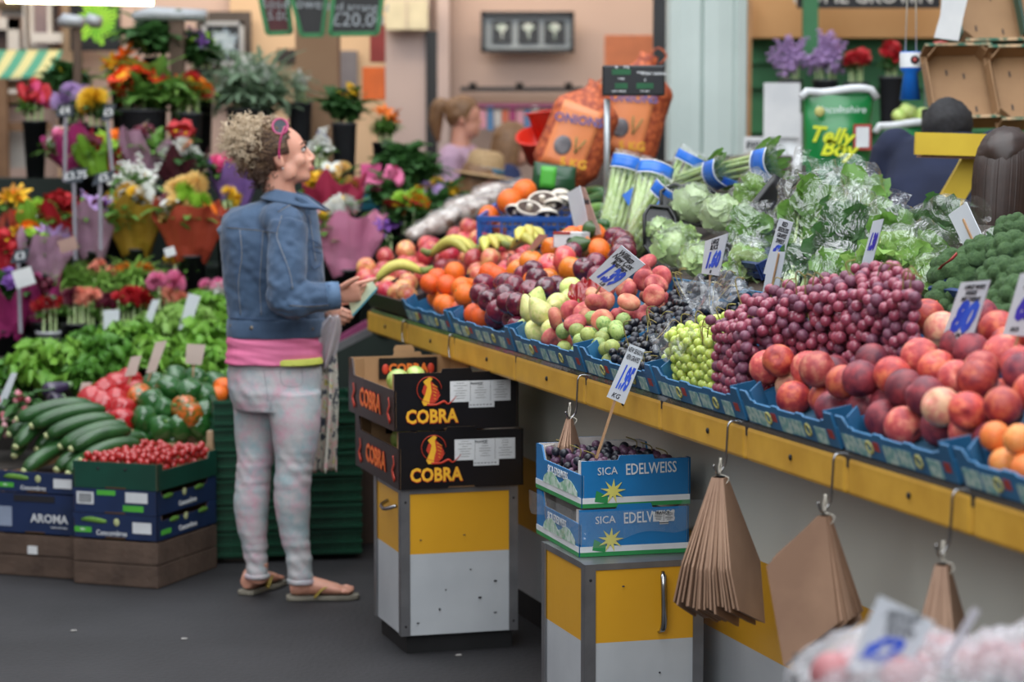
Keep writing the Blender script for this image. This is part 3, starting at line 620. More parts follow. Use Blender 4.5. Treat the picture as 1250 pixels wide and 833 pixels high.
# ---------------------------------------------------------------- hooks and bundles of paper bags
m_bag = mat('brown paper', '#ab8a72', .7, '#957560', 7, .7, bump=.1, bscale=40); m_bagd = mat('brown paper dark', '#98775f', .7, '#846550', 7)
def hook(px, py, label, t=-.014, sc=1):
    p = onz(px, py, .95); s_, _ = st(p); o = thing('wire_hook', label, 'hook', tuple(ct(s_, t, .95)), RZ)
    b = MB(); b.tube(catmull([(0, .04, .0), (0, .02, .008), (0, -.004, .004), (0, -.008, -.03), (-.004, -.01, -.085), (-.006, -.018, -.103), (.004, -.032, -.112), (.012, -.042, -.1), (.014, -.046, -.088)], 5), .0028, 7); b.build('wire', m_steel, o); return s_
def bag_bundle(s_, label, n, thick, H, T, P, drop=.15, t=-.04, cat='paper bags', tw=0):
    top = ct(s_, t, .95 - drop + .035); top = V(top); o = thing('paper_bag_bundle', label, 'paper bags', tuple(top), 0)
    H = V(H).normalized(); T = V(T).normalized(); r_ = random.Random(n + int(s_ * 100))
    b = MB(); [b.tube(catmull([(0, 0, .0), (.004 * math.sin(k * 2), .004 * math.cos(k * 2), .02), (.002 * k, 0, .04)], 3), .0012, 4) for k in range(3)]; b.tube(catmull([(0, 0, .003), (.02, -.01, -.005), (.012, -.012, -.02)], 3), .001, 4); b.build('string_loop', m_string, o)
    zmax = max(-z for h, z in P)
    for i in range(n):
        k = (i / (n - 1) - .5) * thick; b = MB(); b.smooth = False; jx, jz = r_.uniform(-.009, .009), r_.uniform(-.011, .011); pts = []
        for (h, z) in P:
            fr = .14 + .86 * (-z / zmax)
            pts.append(H * (h + (jx if z < 0 else 0)) + T * (k * fr) + V((0, 0, z + (jz if z < 0 else 0) - .004)))
        b.poly(pts, min(.0042, thick / n * .66), T); b.build('paper_bag', m_bag if i % 3 else m_bagd, o)
    return o
s1 = hook(892, 519, 'steel wire hook holding the splayed bundle of paper bags')
bag_bundle(s1, 'fanned bundle of brown paper bags seen from its open edges', 18, .18, (-.42, -.9, 0), (.9, -.42, 0), [(.015, 0), (.085, -.2), (.085, -.29), (-.06, -.345), (-.11, -.21), (-.015, 0)])
s2 = hook(1022, 559, 'steel wire hook above the squarest flat bundle of bags')
bag_bundle(s2, 'squarish bundle of brown paper bags hanging flat by one corner', 17, .13, (.8, -.6, 0), (.6, .8, 0), [(.01, 0), (.065, -.2), (-.05, -.3), (-.115, -.105), (-.01, 0)])
s3 = hook(1168, 604, 'steel wire hook at the apricot end of the counter edge')
bag_bundle(s3, 'narrow bundle of brown paper bags behind the slanted price card', 14, .13, (-.35, -.93, 0), (.93, -.35, 0), [(.015, 0), (.08, -.17), (.08, -.28), (-.06, -.31), (-.09, -.17), (-.015, 0)], .16)
s4 = hook(716, 462, 'steel wire hook over the blue grape boxes')
bag_bundle(s4, 'small tuft of brown paper bags behind the blue grape boxes', 8, .07, (-.3, -.95, 0), (.95, -.3, 0), [(.01, 0), (.05, -.07), (.05, -.2), (-.03, -.2), (-.04, -.08), (-.01, 0)], .14, t=-.045)
for px, lb in ((494, 'small bent wire clip nearer the woman on the yellow edge'), (551, 'small bent wire clip on the yellow edge above the apple boxes')):
    p = onz(px, 380 + (px - 447) * .308, .95); o = thing('wire_clip', lb, 'hook', tuple(ct(st(p)[0], -.004, .95)), RZ)
    b = MB(); b.tube(catmull([(0, .01, .004), (.004, -.003, .008), (0, -.006, -.03), (.008, -.006, -.06), (.02, -.006, -.065)], 4), .0028, 6); b.build('wire', m_steel, o)
# ---------------------------------------------------------------- price cards
m_pen = mat('black pen', '#1a1a22', .7); m_bl = mat('blue pen', '#1d3fb8', .5, '#2a56c8', 20); m_card = mat('price card white', '#c9cdd2', .6, '#bcc0c8', 3); m_stick = mat('wooden stick', '#b58f6a', .6, '#9f7a58', 20); m_vio = mat('violet pen', '#3a2fae', .5)
def card(label, q, t, lines=(), big=(), stick=None, Y=None, m=None, back=False, size=1, lean=.0):
    """q: the card's corners TL TR BR BL in photo pixels; stands in the upright plane t behind the counter edge (or at depth Y)"""
    f = (lambda x, y: D(x, y, t)) if Y is None else (lambda x, y: at(x, y, Y))
    TL, TR, BR, BL = [f(*p) for p in q]; c = (TL + TR + BR + BL) / 4; ex = ((TR - TL) + (BR - BL)) / 2; ey = ((TL - BL) + (TR - BR)) / 2
    o = thing('price_card', label, 'price card', tuple(c)); n = ex.cross(ey).normalized(); b = MB(); b.poly([p - c for p in (BL, BR, TR, TL)], .0016, n); cd = b.build('card', m or m_card, o)
    w, h = ex.length, ey.length
    def M(u, v): # u,v in -.5...5
        X, Yv = ex / w, ey / h; MM = Matrix.Identity(4)
        for i in range(3): MM[i][0] = X[i]; MM[i][1] = Yv[i]; MM[i][2] = n[i]; MM[i][3] = (ex * u + ey * v + n * .0012)[i]
        return MM
    for s_, u, v, z in lines: text(s_, z * h, M(u, v), m_pen, cd, 'handwriting', shear=.25, bold=.012, xs=min(.85, .92 * w / (.66 * len(s_) * z * h)))
    for s_, u, v, z, mm in big: text(s_, z * h, M(u, v), mm, cd, 'price_figures', shear=.3, bold=.055, xs=min(1.0, .84 * w / (.62 * (len(s_) - .5 * s_.count('.')) * z * h)))
    if stick:
        b = MB(); a, e = [f(*p) - c + n * (-.003 if not back else .003) for p in stick]; b.beam(a, e, .007, .003, n); b.build('stick', m_stick, o)
    return o
card('slanted price card in the flat peaches naming pears', [(758.7, 299.5), (787.7, 323), (744, 357), (719, 339.5)], .18, [('William', -.1, .38, .2), ('New Cox', -.05, .25, .2), ('Moist Pears', 0, .12, .2), ('LB', .05, -.43, .12)], [('1.39', .0, -.17, .6, m_bl)], ((740, 335), (722, 366)))
card('upright price card for large black grapes at 1.60', [(861, 294.5), (888.8, 284.8), (877.8, 337), (856.5, 334)], .42, [('LARGE', -.02, .38, .19), ('BLACK', -.02, .23, .19), ('LB', 0, -.42, .12)], [('1.60', 0, -.12, .56, m_bl)], ((866, 320), (865, 352)))
card('narrow price card with red seedless sweet grapes written on it', [(951.6, 266), (968.5, 271.7), (949, 340), (932, 334)], .56, [('RED', 0, .42, .12), ('SEEDLESS', 0, .32, .11), ('GRAPES', 0, .22, .11), ('SWEET', 0, .12, .11)], [('£2.', -.02, -.05, .26, m_bl)])
card('blank white card back with a stick taped down its middle, beside the red grapes', [(940.4, 307), (958.7, 307.6), (946.8, 373), (927.6, 375)], .5, stick=((952, 309), (938, 376)), back=True)
card('thin card with violet figures standing among the red grapes', [(1066, 270), (1079, 267), (1064, 325), (1052, 322)], .5, [], [('1.30', 0, 0, .5, m_vio)], ((1062, 300), (1049, 364)))
card('white card back tilted over the bagged greens beside the broccoli', [(1158, 262), (1180, 247), (1201, 292), (1189, 326)], .72, stick=((1177, 268), (1198, 315)), back=True)
card('price card reading 80 each for large white nectarines', [(1173.4, 345), (1209.4, 342), (1186.6, 415.8), (1150.4, 412.8)], .24, [('LARGE WHITE', .05, .4, .11), ('HANDI', -.02, .3, .12), ('NECTARINE', .03, .19, .12), ('EACH', .05, -.43, .11)], [('80', -.03, -.14, .72, m_bl)], ((1168, 410), (1163, 436)))
card('price card cut by the photo edge, blue six, each', [(1246, 334), (1290, 330), (1266, 412), (1224.4, 408.6)], .24, [('FLAT', -.2, .38, .1), ('NECTAR', -.1, .27, .1), ('EACH', -.2, -.4, .1)], [('65', -.02, -.05, .6, m_vio)], ((1243, 405), (1234, 436)))
card('price card on a long stick over the blue grape boxes', [(769, 420), (787.5, 427), (762, 494), (740.4, 484.6)], 0, [('NEW SEASON', 0, .41, .12), ('VEN.GRAPES', 0, .28, .13), ('KG', -.1, -.42, .12)], [('1.95', 0, -.1, .56, m_bl)], ((757, 470), (728, 560)), Y=6.08)
card('white card leaning beside the blue mushroom crate', [(692, 236), (708, 227), (722, 288), (704, 290)], .52, stick=None)
card('brown reverse of a card folded beside the mushroom crate', [(709, 228), (714, 229), (734, 286), (722, 288)], .5, [('Mush', 0, .2, .2)], m=mat('brown card', '#a8877c', .7))
card('pink brown card with a stick poking out of the mixed fruit', [(658, 286), (669, 287), (640, 322), (626, 330)], .33, stick=((664, 293), (617, 342)), back=True, m=mat('pink card', '#bd8274', .7))
# ---------------------------------------------------------------- fruit
def fmesh(name, fn, n=18, m=12): b = MB(); b.ball((0, 0, 0), 1, n, m, fn); return b
def dimple(p, d0=.22, d1=.12, w=.35, lob=0):
    r = math.hypot(p.x, p.y); q = p.copy()
    if p.z > 0: q.z -= d0 * math.exp(-(r / w) ** 2)
    else: q.z += d1 * math.exp(-(r / w) ** 2)
    return q
def peach_fn(p):
    q = dimple(p, .2, -.03, .28); a = math.atan2(p.y, p.x); g = math.exp(-(a / .22) ** 2) * .07 * (1 - abs(p.z) * .3); return q * (1 - g) * 1
def apple_fn(p):
    q = dimple(p, .3, .14, .3); k = 1 + .05 * p.z; return V((q.x * k, q.y * k, q.z * .93))
def deli_fn(p):
    a = math.atan2(p.y, p.x); q = dimple(p, .28, .16, .26); k = (1 + .16 * p.z) * (1 + .05 * math.cos(5 * a) * (.5 - .5 * p.z)); return V((q.x * k * .97, q.y * k * .97, q.z * 1.08))
def orange_fn(p): q = dimple(p, .05, .03, .2); return V((q.x, q.y, q.z * .93))
def persim_fn(p): q = dimple(p, .12, .03, .3); a = math.atan2(p.y, p.x); k = 1 + .02 * math.cos(4 * a); return V((q.x * k, q.y * k, q.z * .85))
def flat_fn(p): q = dimple(p, .32, .3, .33); return V((q.x, q.y, q.z * .62 * (1.0 + .25 * (1 - abs(p.z)))))
def egg_fn(p): q = dimple(p, .06, 0, .2); return V((q.x, q.y, q.z * 1.1))
def pear_fn(p):
    z = p.z; k = 1 if z < -.1 else 1 - .52 * ((z + .1) / 1.1) ** .8; return V((p.x * k, p.y * k, z * 1.25 + .18))
def shared(name, b, mats): return [b.mesh(name, m) for m in mats]
SPH = []
GRID = {}
def sph_add(c, r): 
    SPH.append((c, r)); GRID.setdefault((int(c.x / .12), int(c.y / .12)), []).append((c, r))
def near(x, y):
    i, j = int(x / .12), int(y / .12)
    for a in (i - 1, i, i + 1):
        for b_ in (j - 1, j, j + 1):
            for q in GRID.get((a, b_), ()): yield q
def S(px, py, h=.05):
    n = (W * -.38 + V((0, 0, 1))).normalized(); p = onplane(px, py, ct(0, 0, .958 + h), n); return st(p)
def pile(poly, rad, N, hmax=.16, h=.06, K=50, base=None, inset=.6, mound=None, tmin=None, seed=1):
    """drop fruit one by one at the lowest free place inside the outline (photo pixels mapped onto the sloping deck)"""
    rr = random.Random(seed); base = base or deck
    P = [S(q[0], q[1], q[2] if len(q) > 2 else h) for q in poly]; P = [(a, b_ - .05 if b_ < .11 else b_) for a, b_ in P]; x0, x1 = min(p[0] for p in P), max(p[0] for p in P); y0, y1 = min(p[1] for p in P), max(p[1] for p in P); out = []
    for i in range(N):
        r = rad if not hasattr(rad, '__len__') else rr.uniform(*rad); best = None
        for k in range(K):
            s_, t_ = rr.uniform(x0, x1), rr.uniform(y0, y1)
            if not inpoly(s_, t_, P): continue
            if t_ - r < .022: t_ = .022 + r
            w = ct(s_, t_, 0); z = base(t_) + .008 + r
            for c, q in near(w.x, w.y):
                d2 = (c.x - w.x) ** 2 + (c.y - w.y) ** 2; R2 = (r + q) ** 2
                if d2 < R2: z = max(z, c.z + math.sqrt(R2 - d2))
            hh = z - base(t_) - (mound(s_, t_) if mound else 0)
            if best is None or hh < best[0]: best = (hh, w, z, r, s_, t_)
        if best is None or best[0] > hmax: continue
        c = V((best[1].x, best[1].y, best[2])); sph_add(c, best[3] * .97); out.append((c, best[3]))
    return out
FRUIT = []
def rq(rr): return Quaternion((rr.gauss(0, 1), rr.gauss(0, 1), rr.gauss(0, 1), rr.gauss(0, 1))).normalized()
def place(name, meshes, words, cat, group, spots, rr, tilt=None, stem=None, weights=None, extra=None, scl=None):
    out = []
    for c, r in spots:
        i = rr.choices(range(len(meshes)), weights)[0] if weights else rr.randrange(len(meshes))
        q = rq(rr) if tilt is None else Quaternion((math.cos(a_ := rr.random() * PI), 0, 0, math.sin(a_))) @ Quaternion((1, rr.uniform(-tilt, tilt), rr.uniform(-tilt, tilt), 0)).normalized()
        q.normalize()
        s3 = scl(rr) if scl else (1, 1, 1)
        o = mobj(name, meshes[i], None, c, quat=q, scale=[r * k for k in s3]); o['category'] = cat; o['group'] = group; o['_c'] = words[i]; FRUIT.append(o); out.append(o)
        if stem: mobj(stem[0], stem[1], o)
    return out
rr = random.Random(11)
# materials
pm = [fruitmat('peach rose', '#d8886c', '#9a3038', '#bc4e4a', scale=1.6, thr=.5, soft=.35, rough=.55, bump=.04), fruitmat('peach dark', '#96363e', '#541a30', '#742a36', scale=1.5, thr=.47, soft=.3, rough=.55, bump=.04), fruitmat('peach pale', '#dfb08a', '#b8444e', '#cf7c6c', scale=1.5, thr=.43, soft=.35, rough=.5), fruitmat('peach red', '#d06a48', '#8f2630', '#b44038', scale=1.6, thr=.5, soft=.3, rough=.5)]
bp_ = fmesh('peach', peach_fn, 20, 14); peaches = shared('peach', bp_, pm)
b_st = MB(); b_st.tube([(0, 0, .66), (.03, 0, .85), (.08, .02, 1.08)], [.045, .035, .05], 5); stem_me = b_st.mesh('stem', mat('stem brown', '#4a3a24', .8))
b_st = MB(); b_st.ball((0, 0, .885), (.12, .12, .04), 6, 4); calyx_me = b_st.mesh('stem_end', mat('stem green', '#5f7a3a', .7))
# tray by tray, from the far end of the counter
Z_APPLE1 = [(445, 348), (449, 322), (500, 304), (520, 322), (514, 346), (478, 356), (462, 354)]
a1 = pile(Z_APPLE1, .04, 24, .17, .08, seed=2)
a2 = pile([(500, 312), (512, 286), (560, 272), (600, 270), (642, 284), (655, 305), (600, 322), (540, 330)], .041, 46, .17, .1, seed=3)
am = [fruitmat('apple pink', '#d88868', '#b02c40', '#c44e4c', scale=1.3, thr=.5, soft=.35, rough=.28, coat=.2), fruitmat('apple red', '#c85048', '#981a30', '#ac2c3e', scale=1.3, thr=.5, soft=.3, rough=.28, coat=.2), fruitmat('apple blush', '#dca868', '#c04a42', '#d07a58', scale=1.3, thr=.47, soft=.3, rough=.28, coat=.2)]
apples = shared('apple', fmesh('apple', apple_fn), am)
A_ = place('apple', apples, ['pink', 'bright red', 'peach-coloured'], 'apple', 'pink and red apples at the end of the counter', a1, rr, stem=('stem', stem_me))
A2_ = place('apple', apples, ['pink', 'bright red', 'peach-coloured'], 'apple', 'pink and red apples behind the bananas', a2, rr, stem=('stem', stem_me))
# bananas: blocks the space with small spheres so fruit stays clear
m_ban = fruitmat('banana skin', '#dcc864', '#a3ae50', '#cbbf5c', scale=1.5, thr=.5, soft=.4, rough=.45)
m_ban_tip = mat('banana tip', '#3d3320', .8)
def banana_bunch(label, px, py, t, k, L_, ang, spread, pitch=0, curl=.75, sc=1):
    p = D(px, py - 6, t) + V((0, 0, .02)); o = thing('banana_bunch', label, 'bananas', tuple(p), ang)
    for i in range(k):
        a = (i - (k - 1) / 2) * spread; b = MB(); n = 9; pts = []
        for j in range(n):
            u = j / (n - 1); th = curl * (u - .15) * 1.6; pts.append(V((L_ * (.05 + u * (1 - .12 * u)), a * L_ * u * 1.0, L_ * (.28 * math.sin(u * PI * .9) - .1 * u - .07 * abs(a) * 2 + pitch * u))))
        rd = [.009, .015, .019, .021, .0215, .021, .019, .013, .006]; b.tube(pts, [r * sc for r in rd], 7, lobes=5, la=.05); bo = b.build('banana', m_ban, o)
        b = MB(); b.tube([pts[-1], pts[-1] + (pts[-1] - pts[-2]).normalized() * .008], [.0055, .004], 5); b.build('tip', m_ban_tip, bo)
        for j in (2, 4, 6): sph_add(Matrix.Rotation(ang, 4, 'Z') @ pts[j] + p, .018)
    b = MB(); b.tube([(-.03, 0, .012), (0, 0, 0), (.02, 0, .005)], [.01, .016, .012], 7); b.build('stalk', mat('banana stalk', '#7d8a3c', .6, '#4d4a26'), o); return o
BR = math.radians
banana_bunch('ripe bananas hanging low over the black crate edge', 519, 344, .12, 2, .19, BR(172), .45, -.15)
banana_bunch('green-tinged bananas fanned between the apples and oranges', 523, 322, .2, 3, .21, BR(-28), .22, .05)
banana_bunch('small hand of bananas with dark stalk behind the oranges', 588, 318, .34, 4, .17, BR(-60), .3, .1)
banana_bunch('bananas leaning against the pink brown card', 622, 314, .36, 3, .15, BR(-35), .35, .1)
banana_bunch('topmost short green bananas near the blue mushroom crate', 640, 306, .42, 3, .14, BR(-80), .35, .1)
o1 = pile([(505, 392), (520, 365), (545, 345), (588, 342), (612, 352), (590, 372), (548, 398)], .0385, 26, .12, .07, seed=5)
o2 = pile([(590, 345), (600, 325), (650, 318), (690, 300), (730, 290), (742, 310), (690, 340), (640, 350)], .043, 34, .15, .09, seed=6)
omat = [mat('orange skin', '#e6701c', .42, '#d86014', 3, .8, bump=.15, bscale=160, sss=.05), mat('orange deep', '#df5a12', .42, '#d14c10', 3, .8, bump=.15, bscale=160, sss=.05), mat('persimmon', '#e07f22', .3, '#d0691c', 2.5, .9, coat=.2)]
oranges = shared('orange', fmesh('orange', orange_fn), omat[:2]); kaki = shared('orange', fmesh('orange', persim_fn), [omat[2], omat[0]])
O1 = place('orange', oranges, ['bright', 'deep-coloured'], 'orange', 'oranges beside the bananas', o1[:], rr, stem=('stem_end', calyx_me))
mix = [q for i, q in enumerate(o2) if i % 4 == 3]
O2 = place('orange', kaki, ['golden', 'bright'], 'orange', 'large glossy oranges behind the dark plum-red apples', [q for i, q in enumerate(o2) if i % 4 != 3], rr, tilt=.6, stem=('stem_end', calyx_me))
A3_ = place('apple', apples, ['pink', 'bright red', 'peach-coloured'], 'apple', 'pink apples among the large oranges', mix, rr, stem=('stem', stem_me))
d1 = pile([(580, 405), (572, 385), (600, 352), (640, 332), (700, 312), (750, 300), (768, 318), (742, 348), (705, 352), (655, 376), (618, 398)], .037, 80, .12, .07, seed=7)
dm = [fruitmat('dark apple', '#7a2436', '#3a0f24', '#561a2c', scale=1.6, thr=.5, soft=.4, rough=.2, coat=.4, spec=.6), fruitmat('wine apple', '#8e2a3a', '#4d1428', '#6a1c30', scale=1.6, thr=.5, soft=.4, rough=.22, coat=.4)]
DA = place('dark_apple', shared('dark_apple', fmesh('da', deli_fn, 20, 12), dm), ['blackish', 'wine red'], 'apple', 'dark wine-red apples in the middle of the counter', d1, rr, stem=('stem', stem_me))
p1 = pile([(606, 408), (620, 388), (655, 366), (690, 352), (712, 368), (690, 390), (650, 404), (632, 412)], .038, 13, .11, .07, seed=8)
prm = [fruitmat('pear pale', '#cfd388', '#b9c268', '#d8cf8a', scale=2, rough=.45), fruitmat('pear green', '#b4c468', '#9db35a', '#c8cf80', scale=2, rough=.45)]
PR = place('pear', shared('pear', fmesh('pear', pear_fn, 18, 14), prm), ['pale', 'green'], 'pear', 'pale green pears in front of the dark apples', p1, rr, tilt=1.2, stem=('stem', (lambda: (lambda b: (b.tube([(0, 0, 1.38), (.03, 0, 1.55), (.12, 0, 1.7)], [.05, .04, .05], 5), b.mesh('stem', MATS['stem brown']))[1])(MB()))()))
f1 = pile([(642, 420), (655, 400), (700, 385), (722, 368), (745, 350), (790, 340), (812, 352), (800, 375), (745, 398), (712, 402), (690, 420)], .034, 80, .11, .06, seed=9)
fm = [fruitmat('flat peach', '#d29070', '#a83e44', '#c06058', scale=1.5, thr=.5, soft=.4, rough=.6, bump=.05), fruitmat('flat peach rose', '#d08870', '#98343e', '#b85050', scale=1.5, thr=.52, soft=.4, rough=.6, bump=.05), fruitmat('flat peach warm', '#daa47c', '#c05a4c', '#ce7a60', scale=1.4, thr=.48, soft=.4, rough=.6, bump=.05)]
FP = place('flat_peach', shared('flat_peach', fmesh('fp', flat_fn, 20, 14), fm), ['pink', 'rosy red', 'apricot-coloured'], 'flat peach', 'flat peaches around the slanted price card', f1, rr)
g1 = pile([(676, 430), (690, 408), (730, 396), (765, 398), (770, 420), (735, 438), (708, 440)], .0215, 34, .09, .05, seed=10)
gm = [fruitmat('greengage', '#8fa85a', '#6f8e48', '#a3b468', scale=2, rough=.5), fruitmat('greengage yellow', '#a8b060', '#8c9a50', scale=2, rough=.5)]
GG = place('greengage', shared('greengage', fmesh('gg', egg_fn, 14, 10), gm), ['green', 'yellowish green'], 'greengage', 'greengages in front of the flat peaches', g1, rr, stem=('stem_end', calyx_me))
# peaches, nectarines and apricots at the near end
c1 = pile([(1168, 612, .01), (1184, 588, .03), (1190, 555, .07), (1210, 522, .09), (1262, 508, .1), (1330, 530, .1), (1330, 660, .03), (1240, 635, .02)], .029, 60, .1, .07, seed=13)
cm = [mat('apricot skin', '#e2803a', .5, '#d96a30', 3, .8, sss=.08, rnd=1, bump=.04), mat('apricot pale', '#e89a50', .5, '#dd7c3c', 3, .8, sss=.08, rnd=1)]
AP = place('apricot', shared('apricot', fmesh('apricot', peach_fn, 16, 12), cm), ['orange', 'pale orange'], 'apricot', 'apricots at the cut end of the counter', c1, rr)
def md(s_, t_): return .02 * math.sin(min(1, max(0, (t_ - .05) / .5)) * PI)
# grapes: berries settle on the tray, then belong to the nearest bunch
def grapes(group, where, poly, r, N, hmax, h, mts, word, K, seed, mound=None, M=7, base=None):
    sp = pile(poly, (r * .92, r * 1.08), N, hmax, h, K=40, seed=seed, mound=mound, base=base); rr2 = random.Random(seed)
    cs = [sp[rr2.randrange(len(sp))][0].copy() for _ in range(M)]
    for it in range(6):
        gr = [[] for _ in cs]
        for c, q in sp: gr[min(range(M), key=lambda i: (cs[i] - c).length)].append((c, q))
        cs = [sum((c for c, q in g), V()) / len(g) if g else cs[i] for i, g in enumerate(gr)]
    me = [MB().ball((0, 0, 0), 1, 12, 8, lambda p: V((p.x, p.y, p.z * 1.06))).mesh('berry', m) for m in mts]; out = []
    for i, g in enumerate(gr):
        if not g: continue
        o = thing('grape_bunch', '', 'grapes', tuple(cs[i]), 0, group); FR_ = []
        for c, q in g: bo = mobj('berry', me[rr2.randrange(len(me))], o, c - cs[i], quat=rq(rr2), scale=q); FR_.append(bo)
        topz = max(c.z for c, q in g) - cs[i].z
        for k in range(3):
            e = g[rr2.randrange(len(g))][0] - cs[i]; b = MB(); b.tube(catmull([(0, 0, 0), e * .5 + V((0, 0, .02)), V((e.x * .8, e.y * .8, topz + .004 + .012 * rr2.random())), V((e.x * .8 + .02, e.y * .8 - .01, topz + .02 * rr2.random()))], 4), .0016, 5); b.build('stem', m_gst, o)
        out.append(o); GB.append((o, FR_, word, where))
    return out
GB = []
m_gst = mat('grape stem', '#8f8548', .7, '#6f5c34', 30)
mred = [mat('red grape', '#7a3248', .3, '#9a4a5c', 2, .9, sss=.12, rnd=1, coat=.35), mat('red grape dusky', '#5a2a42', .5, '#7d4a5c', 2.5, .9, sss=.1, rnd=1), mat('red grape pink', '#9c4a58', .38, '#7a3048', 2, .9, sss=.12, rnd=1, coat=.15)]
mgrn = [mat('green grape', '#a9bc48', .3, '#c3cf68', 2, .9, sss=.2, rnd=1, coat=.2), mat('green grape pale', '#c0ca6c', .3, '#94ac3c', 2, .9, sss=.2, rnd=1, coat=.2)]
mblk = [mat('black grape', '#0b0b12', .32, '#16171f', 3, .9, rnd=1, coat=.3), mat('black grape bloom', '#10111b', .42, '#20222f', 3, .8, rnd=1)]
def mr(s_, t_): return .05 * math.sin(min(1, max(0, (t_ - .05) / .55)) * PI)
grapes('green grapes in a band between the film and the red grapes', 'green grape tray', [(808, 472, .02), (818, 450, .05), (845, 420, .09), (880, 395, .12), (915, 378, .15), (932, 384, .15), (918, 402, .13), (892, 430, .1), (872, 462, .06), (866, 484, .02)], .0122, 420, .15, .07, mgrn, 'green', 40, 21, M=4)
grapes('red grapes heaped in the middle of the counter', 'red grape heap', [(866, 490, .02), (874, 458, .06), (896, 430, .1), (920, 402, .14), (936, 374, .18), (985, 364, .2), (1035, 354, .2), (1085, 344, .2), (1122, 372, .2), (1116, 395, .18), (1040, 412, .14), (985, 432, .1), (932, 466, .04), (912, 494, .02)], .0135, 1300, .2, .1, mred, 'red', 40, 22, mound=mr, M=9)
grapes('black grapes under the film sheets', 'black grape tray', [(722, 440), (735, 412), (765, 400), (790, 370), (830, 345), (885, 328), (912, 345), (900, 362), (860, 380), (830, 398), (808, 425), (800, 468), (760, 455)], .0128, 420, .14, .06, mblk, 'black', 40, 23, M=6)
n1 = pile([(912, 520, .0), (925, 475, .04), (985, 425, .09), (1100, 402, .09), (1180, 392, .09), (1290, 400, .09), (1330, 500, .08), (1262, 500, .1), (1212, 516, .08), (1186, 545, .05), (1168, 600, .0), (1110, 582, .0), (1025, 556, .0)], (.0365, .042), 460, .125, .08, K=60, seed=14)
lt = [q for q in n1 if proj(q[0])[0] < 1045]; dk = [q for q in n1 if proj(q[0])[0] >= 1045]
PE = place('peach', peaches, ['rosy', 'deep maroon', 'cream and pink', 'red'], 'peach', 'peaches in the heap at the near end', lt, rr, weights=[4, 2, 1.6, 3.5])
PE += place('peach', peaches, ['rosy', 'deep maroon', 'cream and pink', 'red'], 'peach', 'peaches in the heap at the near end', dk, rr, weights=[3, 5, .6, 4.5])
# dark grapes inside the blue box, green apples in the black box
gx = []
rr3 = random.Random(5)
def boxpile(o, x0, x1, y0, y1, z0, r, N, zmax, seed):
    loc = []; rr4 = random.Random(seed)
    for i in range(N):
        best = None
        for k in range(30):
            x, y = rr4.uniform(x0 + r, x1 - r), rr4.uniform(y0 + r, y1 - r); z = z0 + r
            for c in loc:
                d2 = (c.x - x) ** 2 + (c.y - y) ** 2
                if d2 < 4 * r * r: z = max(z, c.z + math.sqrt(4 * r * r - d2))
            if best is None or z < best.z: best = V((x, y, z))
        if best.z < zmax: loc.append(best)
    M = o.matrix_basis
    return [M @ p for p in loc]
bx = [o for o in COL.objects if o.get('label', '').startswith('blue and white grape box full')][0]
pts = boxpile(bx, .008, .29, .01, .39, .008, .0128, 520, .115, 3)
me = [MB().ball((0, 0, 0), 1, 10, 7).mesh('berry', m) for m in (mblk[1], mat('purple grape', '#4a3048', .45, '#6a4a60', 3, .9, rnd=1))]
cs = [V(((.05 + .2 * (i % 2)), .07 + .12 * (i // 2), .09)) for i in range(6)]; cs = [bx.matrix_basis @ c for c in cs]
for i in range(6):
    g = [p for p in pts if min(range(6), key=lambda k: (cs[k] - p).length) == i]; o = thing('grape_bunch', '', 'grapes', tuple(cs[i]), 0, 'dark grapes inside the blue box'); fr_ = [mobj('berry', me[rr3.randrange(2)], o, p - cs[i], scale=.0128) for p in g]
    b = MB(); b.tube(catmull([(0, 0, 0), (.01, .01, .035), (-.02, .0, .05)], 4), .0018, 5); b.build('stem', m_gst, o); GB.append((o, fr_, 'purple', 'upper blue box'))
gam = [fruitmat('green apple', '#a9c45e', '#8fb34c', '#c0d07a', scale=1.5, rough=.3, coat=.2)]
gme = shared('apple', fmesh('ga', apple_fn), gam); GA = []
for lbl, zz, N in (('open black apple box', .135, 34), ('black apple box printed', .135, 30)):
    bx = [o for o in COL.objects if o.get('label', '').startswith(lbl)][0]
    pp = boxpile(bx, .06, .34, .06, .54, .008, .038, N, zz, 4)
    for p in pp:
        o = mobj('green_apple', gme[0], None, p, quat=rq(rr3), scale=.038); mobj('stem', stem_me, o); o['category'] = 'apple'; o['group'] = 'green apples in the black boxes'; FRUIT.append(o); GA.append((o, lbl))
# red wrappers
m_wrap = film('red tissue film', '#b01c24', .85, .25, .3, 20)
def crumple(name, label, p, sx, sy, h, m, seed, cat='plastic film'):
    from mathutils import noise
    b = MB(); b.sheet(lambda u, v: (p.x + (u - .5) * sx + .02 * noise.noise(V((u * 3, v * 3, seed))), p.y + (v - .5) * sy, p.z + h * (noise.noise(V((u * 4, v * 4, seed + 5))) + .35 * noise.noise(V((u * 10, v * 10, seed))) + .6 * (1 - (2 * u - 1) ** 2) * (1 - (2 * v - 1) ** 2))), 26, 20)
    o = b.build(name, m); tag(o, label, cat); return o
